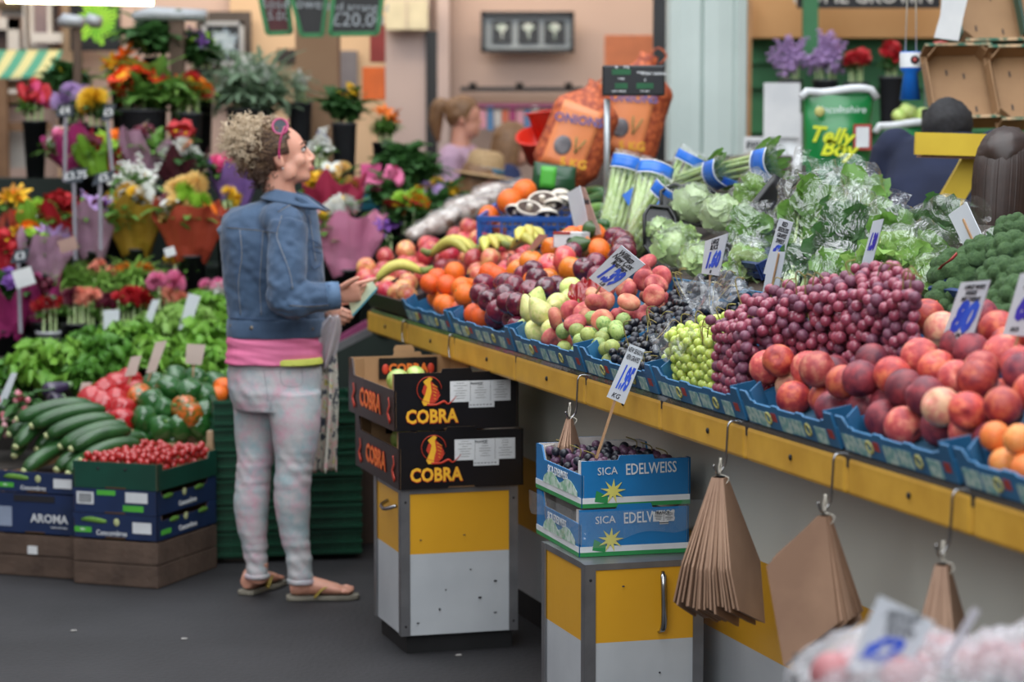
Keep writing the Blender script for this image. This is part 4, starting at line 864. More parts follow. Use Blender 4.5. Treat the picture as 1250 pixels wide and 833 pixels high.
# ---------------------------------------------------------------- keep what the photograph can show, then name each fruit's place
bpy.context.view_layer.update()
dg = bpy.context.evaluated_depsgraph_get()
def shows(o, c, r, n=14, need=1):
    hit = 0; d0 = (CAM - c).normalized(); x, y = frame_of(d0)
    for i in range(n):
        a = 2.399963 * i; q = math.sqrt((i + .5) / n) * .93; p = c + (x * math.cos(a) + y * math.sin(a)) * (q * r); dr = (p - CAM).normalized(); L_ = (p - CAM).length
        px, py, _ = proj(p)
        if px < -2 or px > 1252 or py > 835: continue
        ok, loc, nn, fi, ob, mx = SC.ray_cast(dg, CAM, dr, distance=L_ + r)
        if ok and (ob == o or ob.parent == o or (o.parent and ob.parent == o.parent and ob == o)): hit += 1
    return hit
def cull(lst):
    keep = []
    for o in lst:
        r = o.scale[0]
        if shows(o, o.matrix_world.translation, r) == 0: dead.append(o)
        else: keep.append(o)
    return keep
dead = []
A_, A2_, A3_, O1, O2, DA, PR, FP, GG, AP, PE = [cull(l) for l in (A_, A2_, A3_, O1, O2, DA, PR, FP, GG, AP, PE)]
GA = [(o, l) for o, l in GA if shows(o, o.matrix_world.translation, .038) or dead.append(o)]
gb2 = []
for o, fr, w_, wh in GB:
    live = [q for q in fr if shows(q, q.matrix_world.translation, q.scale[0], 8)]
    ls = set(live); hid = [q for q in fr if q not in ls]; dead += hid
    if len(live) > 1 and hid:   # berries buried in the bunch: one mass
        mb = MB()
        for q in hid:
            mb.ball(q.location, q.scale[0], 8, 6)
        mo = mb.build('berry_mass', hid[0].data.materials[0], o); mo['kind'] = 'stuff'
    if len(live) > 1: gb2.append((o, live, w_, wh))
    else: dead.append(o)
for o in dead:
    delete_tree(o)
for l, rh, f in ((A_, 14, '{c} apple, {n} from the woman, {row}, in the black crate'), (A2_, 14, '{c} apple, {n} from the woman, {row}, behind the bananas'), (A3_, 14, '{c} apple, {n} from the woman, {row}, among large oranges'), (O1, 14, '{c} orange, {n} from the woman, {row}, next to the bananas'), (O2, 14, '{c} glossy orange, {n} from the woman, {row}, behind the dark apples'), (DA, 16, '{c} glossy apple, {n} from the woman, {row}, in the dark apple heap'), (PR, 16, '{c} pear, {n} from the woman, {row}, below the dark apples'), (FP, 16, '{c} flat peach, {n} from the woman, {row}, around the slanted card'), (GG, 11, '{c} greengage, {n} from the woman, {row}, below the flat peaches'), (AP, 20, '{c} apricot, {n} from the woman, {row}, at the counter end'), (PE, 24, '{c} peach, {n} from the woman, {row}, of the peach heap')):
    rowlabels(l, rh, f)
for lb, ds in (('open black apple box', 'in the topmost black box'), ('black apple box printed', 'glimpsed in the lower black box')):
    rowlabels([o for o, l in GA if l == lb], 9, 'pale green apple, {n} along, {row}, ' + ds)
byw = {}
for o, fr, w_, wh in gb2: byw.setdefault((w_, wh), []).append(o)
for (w_, wh), l in byw.items():
    l.sort(key=lambda o: proj(o.location)[0])
    for i, o in enumerate(l): o['label'] = '%s grape bunch, %s from the woman, in the %s' % (w_, ordn(i), wh)
# ---------------------------------------------------------------- vegetables on the back of the counter
from mathutils import noise
def nz(p, s=1, k=0): return noise.noise(V(p) * s + V((k, k * 1.7, k * .6)))
def leafmat(name, a, b_, sc=20, rough=.5, tr=.35):
    if name in MATS: return MATS[name]
    m = mat(name, a, rough, b_, sc, .9, bump=.3, bscale=sc * 2, rnd=1); N = m.node_tree.nodes; L = m.node_tree.links; p = N['Principled BSDF']
    t = N.new('ShaderNodeBsdfTranslucent'); t.inputs[0].default_value = c4(a); mx = N.new('ShaderNodeMixShader'); mx.inputs[0].default_value = tr
    L.new(p.outputs[0], mx.inputs[1]); L.new(t.outputs[0], mx.inputs[2]); L.new(mx.outputs[0], N['Material Output'].inputs[0]); return m
m_leaf = leafmat('leaf green', '#76a34a', '#4c7a32'); m_leafd = leafmat('leaf dark', '#4c7a40', '#33582e'); m_leafl = leafmat('leaf light', '#a2c868', '#78a848'); m_leafp = leafmat('leaf pale', '#c2d69a', '#93b866')
m_stem = mat('stem pale', '#a9c47e', .45, '#c3d4a0', 8)
def leaf(b, p, d, n, L_, w, curl=.3, ruf=0, nu=5, nv=3, seed=0, tip=.15):
    d = V(d).normalized(); n = V(n); n = (n - d * n.dot(d)).normalized(); x = d.cross(n); vs = []; fs = []
    for i in range(nu + 1):
        u = i / nu; ww = w * (math.sin(PI * min(1, u * (1 - tip) + .07)) ** .7); c = V(p) + d * (L_ * u * (1 - .25 * abs(curl) * u)) + n * (-curl * L_ * u * u)
        for j in range(nv + 1):
            v = j / nv * 2 - 1; rf = ruf * w * math.sin(seed + u * 13 + j * 2.4) * abs(v) if ruf else 0
            vs.append(c + x * (v * ww / 2) + n * (.12 * w * (abs(v) ** 1.5) + rf))
    for i in range(nu):
        for j in range(nv): a = i * (nv + 1) + j; fs.append((a, a + 1, a + nv + 2, a + nv + 1))
    b.add(vs, fs)
def lattice_crate(label, p, w, d, h, rz, m, name='plastic_crate', cols=8, rows=3, tilt=0, cat='crate', group=None):
    o = thing(name, label, cat, tuple(p), rz, group); o.rotation_euler = (tilt, 0, rz)
    b = MB(); b.box((0, 0, .004), (w, d, .006)); b.build('base', m, o)
    for (cx, cy, L_, ax) in ((0, -d / 2, w, 0), (0, d / 2, w, 0), (-w / 2, 0, d, 1), (w / 2, 0, d, 1)):
        b = MB(); k = cols if ax == 0 else max(3, int(cols * d / w))
        def bx(u, z, lu, lz, th=.006):
            b.box((cx + (u if ax == 0 else 0), cy + (u if ax else 0), z), ((lu, th, lz) if ax == 0 else (th, lu, lz)))
        bx(0, .008, L_, .016); bx(0, h - .009, L_, .018, .012)
        for i in range(1, rows): bx(0, h * i / rows, L_, .006)
        for i in range(k + 1): bx(-L_ / 2 + L_ * i / k, h / 2, .007 if i % 4 else .02, h, .007)
        b.build('side_wall', m, o)
    return o
m_pblue = mat('blue plastic', '#2b5ca8', .35, '#244f96', 6); m_pnavy = mat('navy plastic', '#1c3468', .4, '#182b58', 6); m_pgreen = mat('green plastic', '#0f4a30', .45, '#0c3d28', 6)
mc = D(650, 292, .62); lattice_crate('bright blue lattice crate of open mushrooms', V((mc.x, mc.y, deck(.6) + .03)), .34, .3, .11, BR(-12), m_pblue, tilt=BR(8))
# mushrooms
m_mush = mat('mushroom cap', '#e6ddd0', .5, '#cfc2b0', 5, .7); m_gill = mat('mushroom gill', '#2e211c', .7, '#4d3a30', 30)
def mushroom(label, px, py, Y, r, up=True, rot=(0, 0, 0)):
    o = thing('mushroom', label, 'mushroom', tuple(at(px, py, Y)), 0, None, rot); b = MB()
    b.lathe([(0, -.5 * r), (.5 * r, -.47 * r), (.9 * r, -.2 * r), (1 * r, .05 * r), (.93 * r, .12 * r), (.85 * r, .05 * r)], 18); b.build('cap', m_mush, o)
    b = MB(); b.lathe([(.86 * r, .05 * r), (.6 * r, -.05 * r), (.3 * r, -.08 * r), (0, -.08 * r)], 18); b.build('gills', m_gill, o); b = MB(); b.lathe([(.2 * r, -.1 * r), (.2 * r, .25 * r), (.22 * r, .3 * r), (0, .32 * r)], 10); b.build('stem', m_mush, o); return o
my = mc.y - .05
for i, (px, py, dy, r, rt, lb) in enumerate(((646, 254, -.06, .052, (.5, .2, 0), 'open mushroom showing dark gills at the near corner of the blue crate'), (662, 244, .02, .056, (.55, -.1, 0), 'largest open mushroom with dark gills in the blue crate'), (676, 250, -.02, .04, (2.6, 0, 0), 'white mushroom cap beside the open ones in the blue crate'), (690, 247, 0, .042, (2.8, .4, 0), 'white mushroom cap next to the leaning white card'), (684, 238, .08, .042, (2.9, 0, 0), 'white mushroom cap at the back of the blue crate'), (629, 258, 0, .04, (2.5, .3, 0), 'white mushroom cap by the corner of the blue crate next to the orange'), (668, 262, -.09, .042, (2.7, 0, 0), 'low white mushroom cap showing through the blue lattice'))):
    mushroom(lb, px, py, my + dy, r, rot=rt)
for px, py, dy, r, lb in ((640, 234, .12, .05, 'orange lying behind the open mushrooms'), (622, 246, .06, .05, 'orange at the edge of the blue mushroom crate'), (597, 264, .1, .043, 'orange peeping out between bagged mushrooms and blue crate'), (716, 294, -.5, .04, 'small orange beside the green avocado')):
    o = mobj('orange', oranges[0], None, at(px, py, my + dy), quat=rq(rr), scale=r); tag(o, lb, 'orange')
# bagged brown mushrooms
m_pouch = mat('bagged mushroom', '#d9cfc6', .25, '#6b4a38', 22, .5, bump=.6, bscale=25)
def pouch(label, p0, p1, r, m, name='mushroom_bag', cat='bag'):
    a, c = V(p0), V(p1); o = thing(name, label, cat, tuple((a + c) / 2)); b = MB(); L_ = (c - a); n = 18; pts = [a + L_ * (i / (n - 1)) - (a + c) / 2 for i in range(n)]
    b.tube(pts, [r * (.35 + .65 * math.sin(PI * (i + .4) / n) ** .5) * (1 + .0 * i) for i in range(n)], 16, flat=.7); b.jitter(r * .35, 1.2 / r * .5); b.build('filled_bag', m, o)
    b = MB(); b.tube([p * 1.08 + V((0, 0, .006)) for p in pts], [r * 1.12 * (.4 + .6 * math.sin(PI * (i + .4) / n) ** .4) for i in range(n)], 14, flat=.72); b.jitter(r * .4, .9 / r); b.build('film', film('bag film', '#eef2f4', .1, .1, .35, 30), o); return o
for i, (x0, y0, x1, y1, Y, lb) in enumerate(((500, 290, 560, 262, 9.95, 'clear bag of brown mushrooms lowest on the slope by the apples'), (522, 272, 596, 250, 10.05, 'clear bag of brown mushrooms next above the lowest one'), (545, 255, 612, 242, 10.15, 'clear bag of brown mushrooms below the topmost bag'), (578, 240, 640, 228, 10.25, 'topmost clear bag of brown mushrooms under the straw hat'))):
    pouch(lb, at(x0, y0, Y), at(x1, y1, Y + .05), .05, m_pouch)
# small extra things round the crate
o = thing('cardboard_carton', 'small red and white carton in front of the blue mushroom crate', 'carton', tuple(D(698, 300, .42)), BR(-25)); b = MB(); b.box((0, 0, .02), (.1, .07, .05)); b.build('carton', m_wpaper, o)
b = MB(); b.box((-.051, 0, .02), (.002, .072, .052)); b.box((-.02, -.0365, .043), (.06, .002, .008)); b.build('red_print', m_red, o); b = MB(); b.ball((.01, -.036, .015), (.014, .002, .014), 10, 6); b.build('printed_picture', m_pen, o)
m_avo = fruitmat('avocado skin', '#3f5a2a', '#27401c', rough=.35); avo = MB(); avo.ball((0, 0, 0), 1, 16, 12, pear_fn); avo_me = avo.mesh('avocado', m_avo)
for px, py, t, q, lb in ((705, 300, .42, (1.3, 0, 1.2), 'dark green avocado lying against the small orange'), (722, 281, .5, (1.4, .3, .4), 'dark green avocado under the leaning card'), (692, 322, .34, (1.3, .2, 2), 'green avocado half under the large oranges')):
    o = mobj('avocado', avo_me, None, D(px, py, t), rot=q, scale=(.034, .034, .036)); tag(o, lb, 'avocado')
m_cou = mat('courgette skin', '#3e6a34', .35, '#27481f', 14, .8, rnd=1); m_cut = mat('cut end', '#b9c08a', .6)
def longveg(name, label, a, c, r, m, bend=.02, cat='vegetable', group=None, taper=.8, ends=True):
    a, c = V(a), V(c); o = thing(name, label, cat, tuple(a), 0, group); d = c - a; up = V((0, 0, 1)); n = 10
    pts = [d * (i / n) + up * (bend * math.sin(PI * i / n)) for i in range(n + 1)]; b = MB()
    rd = [r * .55] + [r * .9] + [r] * 6 + [r * .97, r * taper, r * taper * .5]; b.tube(pts, rd, 12, lobes=6, la=.02); b.build('body', m, o)
    if ends: b = MB(); b.tube([pts[0] - d.normalized() * .012, pts[0]], [r * .35, r * .5], 8); b.build('stalk_end', m_cut, o)
    return o
for i, (x0, y0, x1, y1, t, lb) in enumerate(((712, 252, 745, 240, .8, 'pale-tipped courgette, topmost beside the celery'), (708, 262, 744, 256, .76, 'courgette second from the top beside the celery'), (712, 275, 748, 264, .72, 'courgette third from the top beside the celery'), (716, 286, 742, 274, .68, 'dark courgette low in the stack beside the celery'), (724, 300, 742, 284, .62, 'lowest dark courgette leaning on the celery bag'), (700, 244, 738, 234, .9, 'courgette at the back behind the leaning card'))):
    longveg('courgette', lb, D(x0, y0, t), D(x1, y1, t + .03), .024, m_cou if i != 1 else mat('pale courgette', '#7fa650', .4, '#5e8a3c', 14), .01, 'courgette', 'courgettes beside the celery')
# scale display on a pole
p = at(741, 150, 8.75); sc_ = thing('scale_display', 'black weighing scale display with green digits on a slim pole', 'scale display', (p.x, p.y, deck(.9)))
b = MB(); b.tube([(0, 0, 0), (0, 0, 1.74 - deck(.9))], .0115, 12); b.build('pole', mat('grey pole', '#a9adb0', .35, metal=.5), sc_)
zt = at(741, 80, 8.75).z - deck(.9); zb = at(741, 117, 8.75).z - deck(.9); x0 = at(735, 100, 8.75).x - p.x; x1 = at(811, 100, 8.75).x - p.x
b = MB(); b.box(((x0 + x1) / 2, -.01, (zt + zb) / 2), (x1 - x0, .05, zt - zb)); hd = b.build('display_head', mat('scale black', '#131519', .35, '#1b1d22', 4), sc_, bevel=.006)
m_led = mat('green digits', '#0c5530', .4, '#094226', emit=.1)
for (cx, cz, w) in ((.3, .78, .3), (.3, .32, .2), (.68, .32, .27)):
    b = MB(); b.box((x0 + (x1 - x0) * cx, -.0365, zb + (zt - zb) * cz), ((x1 - x0) * w, .002, .02)); b.build('digit_window', m_led, hd)
for s_, cx, cz, z in (('kg', .22, .95, .012), ('£/kg', .38, .95, .012), ('£', .68, .52, .014), ('AVERY BERKEL', .82, .72, .014), ('TARE', .3, .55, .01), ('TO PAY', .68, .14, .01), ('UNIT PRICE', .26, .14, .01), ('WEIGH', .62, .76, .01)):
    text(s_, z, plane_M((x0 + (x1 - x0) * cx, -.037, zb + (zt - zb) * cz), (1, 0, 0), (0, 0, 1)), m_wpr, hd, 'printed_text', bold=.01)
# onion sacks
m_net = mat('onion net', '#cf6436', .55, '#b04c26', 40, .6, bump=.5, bscale=60)
N = m_net.node_tree.nodes; L = m_net.node_tree.links; vo = N.new('ShaderNodeTexVoronoi'); vo.inputs['Scale'].default_value = 42; tc = N.new('ShaderNodeTexCoord'); L.new(tc.outputs['Object'], vo.inputs[0]); rp = N.new('ShaderNodeValToRGB'); rp.color_ramp.elements[0].color = c4('#d9713e'); rp.color_ramp.elements[1].color = c4('#8e3a22'); rp.color_ramp.elements[1].position = .75; L.new(vo.outputs['Distance'], rp.inputs[0]); L.new(rp.outputs[0], N['Principled BSDF'].inputs['Base Color'])
m_onp = mat('sack print orange', '#e08a58', .35, '#d8784a', 4)
def sack(name, label, px, py0, py1, Y, w, dth, lean, m, prints=None, neck=True, cat='sack', leany=0):
    p = at(px, py1, Y); top = at(px, py0, Y); H = top.z - p.z; o = thing(name, label, cat, tuple(p)); o.rotation_euler = (leany, lean, 0)
    b = MB(); n = 20; prof = []
    for i in range(n + 1):
        u = i / n; k = .62 + .38 * min(1, u / .15) if u < .15 else (1 if u < .72 else 1 - .72 * ((u - .72) / .2) ** 1.2 if u < .92 else .28 - .02 * (u - .92))
        if not neck: k = .8 + .2 * math.sin(min(1, u * 3) * PI / 2) if u < .85 else 1
        prof.append((k, u * H))
    b.tube([(0, 0, z) for k, z in prof], [(w / 2 * k, dth / 2 * (k if neck else k * (1 - .75 * max(0, z / H - .6) / .4))) for k, z in prof], 26, up=V((0, 1, 0))); b.v = [V(v) for v in b.v]
    b.jitter(.012, 9); b.build('filled_sack', m, o)
    return o, H
for lb, px, y0, y1, Y, w, ln in (('orange printed net sack of onions leaning in front of the scale pole', 684, 92, 222, 9.75, .27, .36), ('second orange net sack of onions standing behind the black scale display', 757, 62, 205, 10.0, .27, .25)):
    o, H = sack('onion_sack', lb, px, y0, y1, Y, w, .17, ln, m_net)
    b = MB(); b.sheet(lambda u, v: ((u - .62) * w * .62, -.086 - .006 * math.sin(u * PI), H * (.12 + .62 * v)), 8, 8); pn = b.build('printed_panel', m_onp, o, solid=.003)
    text('ONIONS', .05, plane_M((-.02, -.1, H * .6), (1, 0, .2), (0, 0, 1)), mat('sack blue', '#5a5f9a', .5), pn, bold=.02); text('5 KG', .05, plane_M((.02, -.1, H * .2), (1, 0, .2), (0, 0, 1)), MATS['yellow print'], pn, bold=.02)
    b = MB(); b.ball((-.045, -.094, H * .33), (.036, .008, .04), 12, 8); b.build('printed_onion', mat('grey print', '#8f8a8c', .5, '#5c585c', 12), pn)
    for k in (-1, 1): b = MB(); b.tube([(.01, -.1, H * .3), (.015 + .02 * k, -.102, H * .45)], .005, 5, flat=.4); b.build('printed_leaf', m_grn, pn)
    b = MB(); b.tube(catmull([(0, 0, H), (.03, 0, H + .035), (.07, 0, H + .01), (.05, .0, H - .03)], 4), [.016] + [.008] * 12, 6, flat=.5); b.build('tied_neck', MATS['onion net'], o)
o, H = sack('vegetable_bag', 'dark green printed bag lying under the leaning onion sack', 676, 200, 238, 9.45, .17, .1, .1, mat('green bag', '#1f4a2c', .3, '#163820', 4, bump=.3), neck=False)
b = MB(); b.sheet(lambda u, v: ((u - .5) * .06 - .03, -.055, H * (.2 + .7 * v)), 4, 4); b.build('bright_print', mat('bag lime', '#4fae3a', .4), o, solid=.003); b = MB(); b.ball((.08, -.02, .015), (.02, .01, .014), 8, 6); b.build('yellow_print', MATS['yellow print'], o)
# red tubs behind
m_rtub = mat('red tub', '#e03a28', .3, '#cf2f22', 4)
for lb, px, py, rx in (('red plastic bowl sloping below the onion sack', 655, 182, .5), ('red plastic tub above the sloping red bowl', 667, 155, 0)):
    p = at(px, py, 10.55); o = thing('red_tub', lb, 'tub', tuple(p)); o.rotation_euler = (rx, -.15, 0); b = MB()
    b.lathe([(0, -.06), (.05, -.06), (.075, .06), (.083, .065), (.078, .068), (.07, .055), (.046, -.05), (0, -.05)], 20); b.build('bowl', m_rtub, o)
    b = MB(); b.tube([V((.081 * math.cos(a * PI / 10), .081 * math.sin(a * PI / 10), .066)) for a in range(21)], .005, 6); b.build('rim', m_rtub, o)
b = MB(); q_ = ct(-1.28, .98, .72); b.box(q_ + W * .16 - V((0, 0, .02)), (.3, .3, 1.4), rz=RZ); o = b.build('stall_cabinet', mat('stall brown', '#4a3b32', .7, '#3a2e27', 3)); tag(o, 'brown cabinet at the back end of the counter under the red tubs', 'cabinet')
# celery in blue banded bags
m_cel = mat('celery', '#93b35e', .4, '#b9cc8c', 14, .8, rnd=1); m_band = mat('blue bag print', '#2a6fcf', .35, '#2563bd', 5); m_cf = film('celery film', '#eef6ee', .03, .04, .9, 30)
def celery(label, b0, t0, t, w, sc=1, flag=True, tt=None):
    a = D(b0[0], b0[1], t); c = D(t0[0], t0[1], tt if tt is not None else t + .1); o = thing('celery_bag', label, 'celery', tuple(a)); d = c - a; L_ = d.length; X, Y_ = frame_of(d, V((0, -1, 0))); r_ = random.Random(int(b0[0] * 7 + b0[1]))
    X = d.normalized().cross(V((0, -1, 0))).normalized(); Y_ = X.cross(d).normalized() * 1
    for i in range(11):
        an = 2 * PI * i / 11 * 1.0; q = .3 if i > 7 else .75; off = X * (w * .42 * q * math.cos(an)) + Y_ * (w * .3 * q * math.sin(an)); fan = 1 + .35 * r_.random()
        b = MB(); b.tube([off * .7, off + d * .3, off * 1.05 + d * .6, off * fan + d * (.84 + .08 * r_.random())], [w * .13, w * .12, w * .1, w * .06], 7, flat=.7); b.build('celery_stick', m_cel, o)
    b = MB()
    for i in range(16): an = r_.random() * 2 * PI; leaf(b, d * (.78 + .14 * r_.random()) + X * (w * .3 * math.cos(an)), d.normalized() + X * (.5 * math.cos(an)), Y_, L_ * .16, w * .22, .3, .2, seed=i)
    b.build('celery_leaf', m_leaf, o)
    b = MB(); n = 18; b.tube([d * (-.03 + 1.12 * i / n) for i in range(n + 1)], [(w * (.46 + .1 * (i / n)) * (1.0 if i < n - 1 else .9), w * .4 * (1 - .55 * (max(0, i / n - .8) / .2))) for i in range(n + 1)], 18, cap=False, up=V((0, -1, 0))); b.jitter(.009, 16); fo = b.build('film', m_cf, o)
    if flag:
        b = MB(); b.sheet(lambda u, v: X * ((u - .5) * w * 1.02) + Y_ * (w * (.46 - .25 * (2 * u - 1) ** 2)) + d * (.86 + .16 * v), 8, 3); k = b.build('blue_band', m_band, fo, solid=.0015)
        b = MB(); b.sheet(lambda u, v: X * ((u - .5) * w * 1.03) + Y_ * (w * (.47 - .25 * (2 * u - 1) ** 2)) + d * (.855 + .012 * v), 8, 1); b.sheet(lambda u, v: X * ((u - .5) * w * 1.03) + Y_ * (w * (.47 - .25 * (2 * u - 1) ** 2)) + d * (1.01 + .012 * v), 8, 1); b.build('white_edge', m_wpr, fo, solid=.0015)
        b = MB(); b.poly([X * (w * .3) + Y_ * w * .44 + d * .45, X * (w * .02) + Y_ * w * .47 + d * .55, X * (w * .3) + Y_ * w * .44 + d * .68], .002); b.build('blue_patch', m_band, fo)
    return o
celery('celery bag with blue band leaning farthest towards the scale pole', (742, 300), (768, 196), .72, .12)
celery('celery bag with blue band standing second from the scale pole', (778, 300), (800, 206), .7, .12)
celery('celery bag leaning right across its neighbours, below a blue band'.replace('right ', ''), (768, 312), (822, 228), .62, .12, flag=True)
celery('short celery bag tilted upwards with crossed blue bands', (808, 262), (846, 190), .85, .11)
celery('celery bag lying flat on the heap, its blue band at the top of the stall', (846, 222), (948, 198), .95, .11, tt=.97)
celery('celery bag lying flat behind the wrapped lettuce tray', (802, 236), (885, 208), .9, .1, tt=.92)
# wrapped heads
m_ice = leafmat('iceberg', '#b9cf8c', '#8fb464', 16, .45, .2)
def head(b, c, r, k=14, seed=0, ruf=.12):
    c = V(c); b.ball(c, r * .86, 16, 10, lambda p: p * (1 + .06 * nz(p, 3, seed)))
    r_ = random.Random(seed)
    for i in range(k):
        z = r_.uniform(-.5, 1); a = r_.random() * 2 * PI; q = math.sqrt(max(0, 1 - z * z)); n = V((q * math.cos(a), q * math.sin(a), z)); d = n.cross(V((r_.gauss(0, 1), r_.gauss(0, 1), r_.gauss(0, 1)))).normalized()
        leaf(b, c + n * r * .86 - d * r * .55, d, n, r * 1.25, r * 1.1, .28, ruf, 6, 5, i + seed)
def wrapped_head(name, label, px, py, t, r, m, seed, tray=None, cat='lettuce'):
    p = D(px, py, t); o = thing(name, label, cat, tuple(p)); b = MB(); head(b, (0, 0, 0), r, 12, seed); b.build('lettuce_head', m, o)
    b = MB(); b.ball((0, 0, 0), (r * 1.13, r * 1.13, r * 1.08), 24, 16, lambda q: q * (1 + .07 * nz(q, 4, seed))); b.build('film', film('wrap film', '#f2f8f0', .07, .1, .5, 40), o)
    if tray:
        b = MB(); w, h = tray; P = [(w * x, -.0, h * z) for x, z in ((-.5, -.3), (-.3, -.5), (.3, -.5), (.5, -.3), (.5, .3), (.3, .5), (-.3, .5), (-.5, .3))]
        b.poly([V(q) + V((0, r * .35, 0)) for q in P], .01, V((0, 1, 0))); tr_ = b.build('black_tray', m_black, o); b = MB(); b.tube([V(q) * 1.04 + V((0, r * .1, 0)) for q in P + P[:1]], .006, 6); b.build('tray_rim', m_black, o); o.rotation_euler = (-.45, .1, .2)
    return o
wrapped_head('wrapped_lettuce', 'round iceberg lettuce in clear film beside the blue plum crate', 826, 302, .6, .072, m_ice, 3)
wrapped_head('wrapped_lettuce', 'smaller film wrapped iceberg lettuce against the upright 1.60 card', 852, 318, .55, .058, m_ice, 8)
wrapped_head('wrapped_lettuce', 'pale lettuce on a black tray under film below the flat celery bag', 845, 250, .76, .068, leafmat('pale head', '#cbdab0', '#a3c07c', 16), 5, (.2, .13))
wrapped_head('wrapped_lettuce', 'long pale lettuce in film between the tray and the black-bagged greens', 880, 262, .7, .06, leafmat('pale head', '#cbdab0', '#a3c07c', 16), 6)
wrapped_head('wrapped_lettuce', 'upright pack of pale chicory under the leaning celery', 806, 282, .62, .045, m_ice, 12, (.1, .17))
def bagged(label, b0, t0, t, w, m, seed, tt=None, stems=False, name='bagged_greens', flare=1.2, dens=26, lw=.5, cat='greens'):
    a = D(b0[0], b0[1], t); c = D(t0[0], t0[1], tt if tt is not None else t + .08); o = thing(name, label, cat, tuple(a)); d = c - a; L_ = d.length; X = d.normalized().cross(V((0, -1, 0))).normalized(); Y_ = X.cross(d).normalized(); r_ = random.Random(seed)
    b = MB()
    for i in range(dens * 2):
        an = r_.random() * 2 * PI; rad = w * .38 * math.sqrt(r_.random()); u = r_.uniform(.05, .62) if not stems else r_.uniform(.3, .65)
        leaf(b, d * u + X * (rad * math.cos(an)) + Y_ * (rad * .7 * math.sin(an)), d.normalized() + X * r_.uniform(-.5, .5) + Y_ * r_.uniform(-.4, .3), Y_ + X * r_.uniform(-.8, .8), L_ * r_.uniform(.18, .34), w * lw * r_.uniform(.7, 1.2), r_.uniform(-.2, .5), .16, 6, 4, i)
    b.build('leaf_bunch', m, o)
    if stems:
        b = MB()
        for i in range(16): an = r_.random() * 2 * PI; off = X * (w * .3 * math.cos(an)) + Y_ * (w * .2 * math.sin(an)); b.tube([off * .8, off + d * .3, off * 1.1 + d * .55], [.006, .006, .004], 5)
        b.build('stem_bunch', m_stem, o)
    b = MB(); n = 26; A = 30
    def env(u, v):
        z = -.04 + 1.1 * v; an = 2 * PI * u; k = (.46 + .1 * math.sin(v * 3)) * (1 if v < .72 else 1 - 1.4 * (v - .72) if v < .9 else .75 * flare - .6 + (v - .9) * 2); k = max(k, .16)
        if v < .1: k *= .55 + 4.5 * v
        q = d * z + X * (w * k * math.cos(an)) + Y_ * (w * k * .72 * math.sin(an)); return q + noise.noise_vector(q * 14 + V((seed, 0, 0))) * (.018 * (.5 + v)) + noise.noise_vector(q * 38 + V((seed, 0, 0))) * .006
    b.sheet(env, A, n, closeu=True); b.build('film', film('greens film', '#eef5ee', .02, .05, 1.0, 15), o); return o
bagged('tall creased clear bag with the highest tip, beside the red seedless card', (952, 330), (984, 186), .78, .1, mat('dusky leaf', '#5c5a54', .6, '#3e4438', 12), 1, name='bagged_greens', lw=.35)
bagged('bag of flat green leaves and pale stems to the front of the tallest bag', (980, 345), (1006, 205), .7, .17, m_leaf, 2, stems=True)
bagged('tall clear bag of spinach leaning between stems and violet card', (1020, 358), (1046, 228), .66, .16, m_leafd, 3, lw=.6)
bagged('clear bag of herbs with a shiny crumpled top behind the spinach', (1056, 300), (1040, 205), .92, .17, m_leaf, 4)
bagged('crumpled bag of greens behind the violet card', (1075, 345), (1100, 240), .72, .14, m_leaf, 5)
bagged('bag of curly greens lying low behind the red grapes', (1052, 352), (1132, 300), .6, .16, m_leafl, 6, tt=.66)
bagged('bag lying across the top of the heap with dark florets', (1085, 300), (1190, 262), .82, .15, m_leafd, 7, tt=.9)
bagged('bag of green beans marked with bright green print', (1096, 345), (1165, 290), .66, .17, m_leaf, 8, tt=.78)
bagged('leafy bag squeezed beside the broccoli', (1120, 362), (1150, 318), .62, .1, m_leafl, 9, tt=.7)
bagged('thin bag tip rising behind the broccoli by the brown hair', (1180, 330), (1240, 282), .85, .08, m_leafd, 10, tt=.95)
bagged('black edged bag of green leaves behind the 1.60 card', (905, 330), (930, 250), .66, .14, m_leaf, 11, stems=True)
bagged('bag of bright salad leaves on a tilted black tray', (905, 268), (945, 222), .82, .15, m_leafl, 12)
bagged('bag of pale stemmed greens laid low in front of the blank card', (880, 345), (935, 318), .58, .1, m_leafp, 13, tt=.62, stems=True)
bagged('low bag of dark leaves between the blank card and the spinach', (965, 372), (992, 300), .56, .13, m_leafd, 21, stems=True)
bagged('low bag of leafy stems under the violet card', (1015, 374), (1030, 300), .57, .13, m_leaf, 22, stems=True)
bagged('low bag of pale greens behind the 1.60 card', (905, 352), (925, 292), .58, .12, m_leafl, 23)
for px0, py0, px1, py1, t, lb in ((893, 300, 962, 212, .68, 'black plastic tray edge tilted among the bags'),):
    a = D(px0, py0, t); c = D(px1, py1, t + .2); b = MB(); X = V((.9, .3, 0)) * .05; b.sheet(lambda u, v: a.lerp(c, v) + X * (u - .5) * 2 + V((0, 0, -.02 * math.sin(u * PI))), 6, 8); o = b.build('black_tray', m_black, solid=.004); tag(o, lb, 'tray')
b = MB(); pts = catmull([D(1140, 338, .6), D(1150, 325, .6), D(1160, 318, .6), D(1168, 310, .62)], 5); b.tube(pts, .005, 6, flat=.3); o = b.build('red_tie', m_red); tag(o, 'red plastic tie lying on the bagged beans', 'tie')
for s_, w, lb in ((2.2, .5, 'navy blue lattice crate under the wrapped iceberg lettuces'), (3.95, .8, 'navy blue lattice crate under the broccoli')):
    o = lattice_crate(lb, (0, 0, 0), w, .36, .05, 0, m_pnavy, rows=2); o.matrix_basis = Matrix.Translation(ct(s_, .76, deck(.76) + .012)) @ Matrix.Rotation(RZ, 4, 'Z') @ Matrix.Rotation(math.atan(.46), 4, 'X')
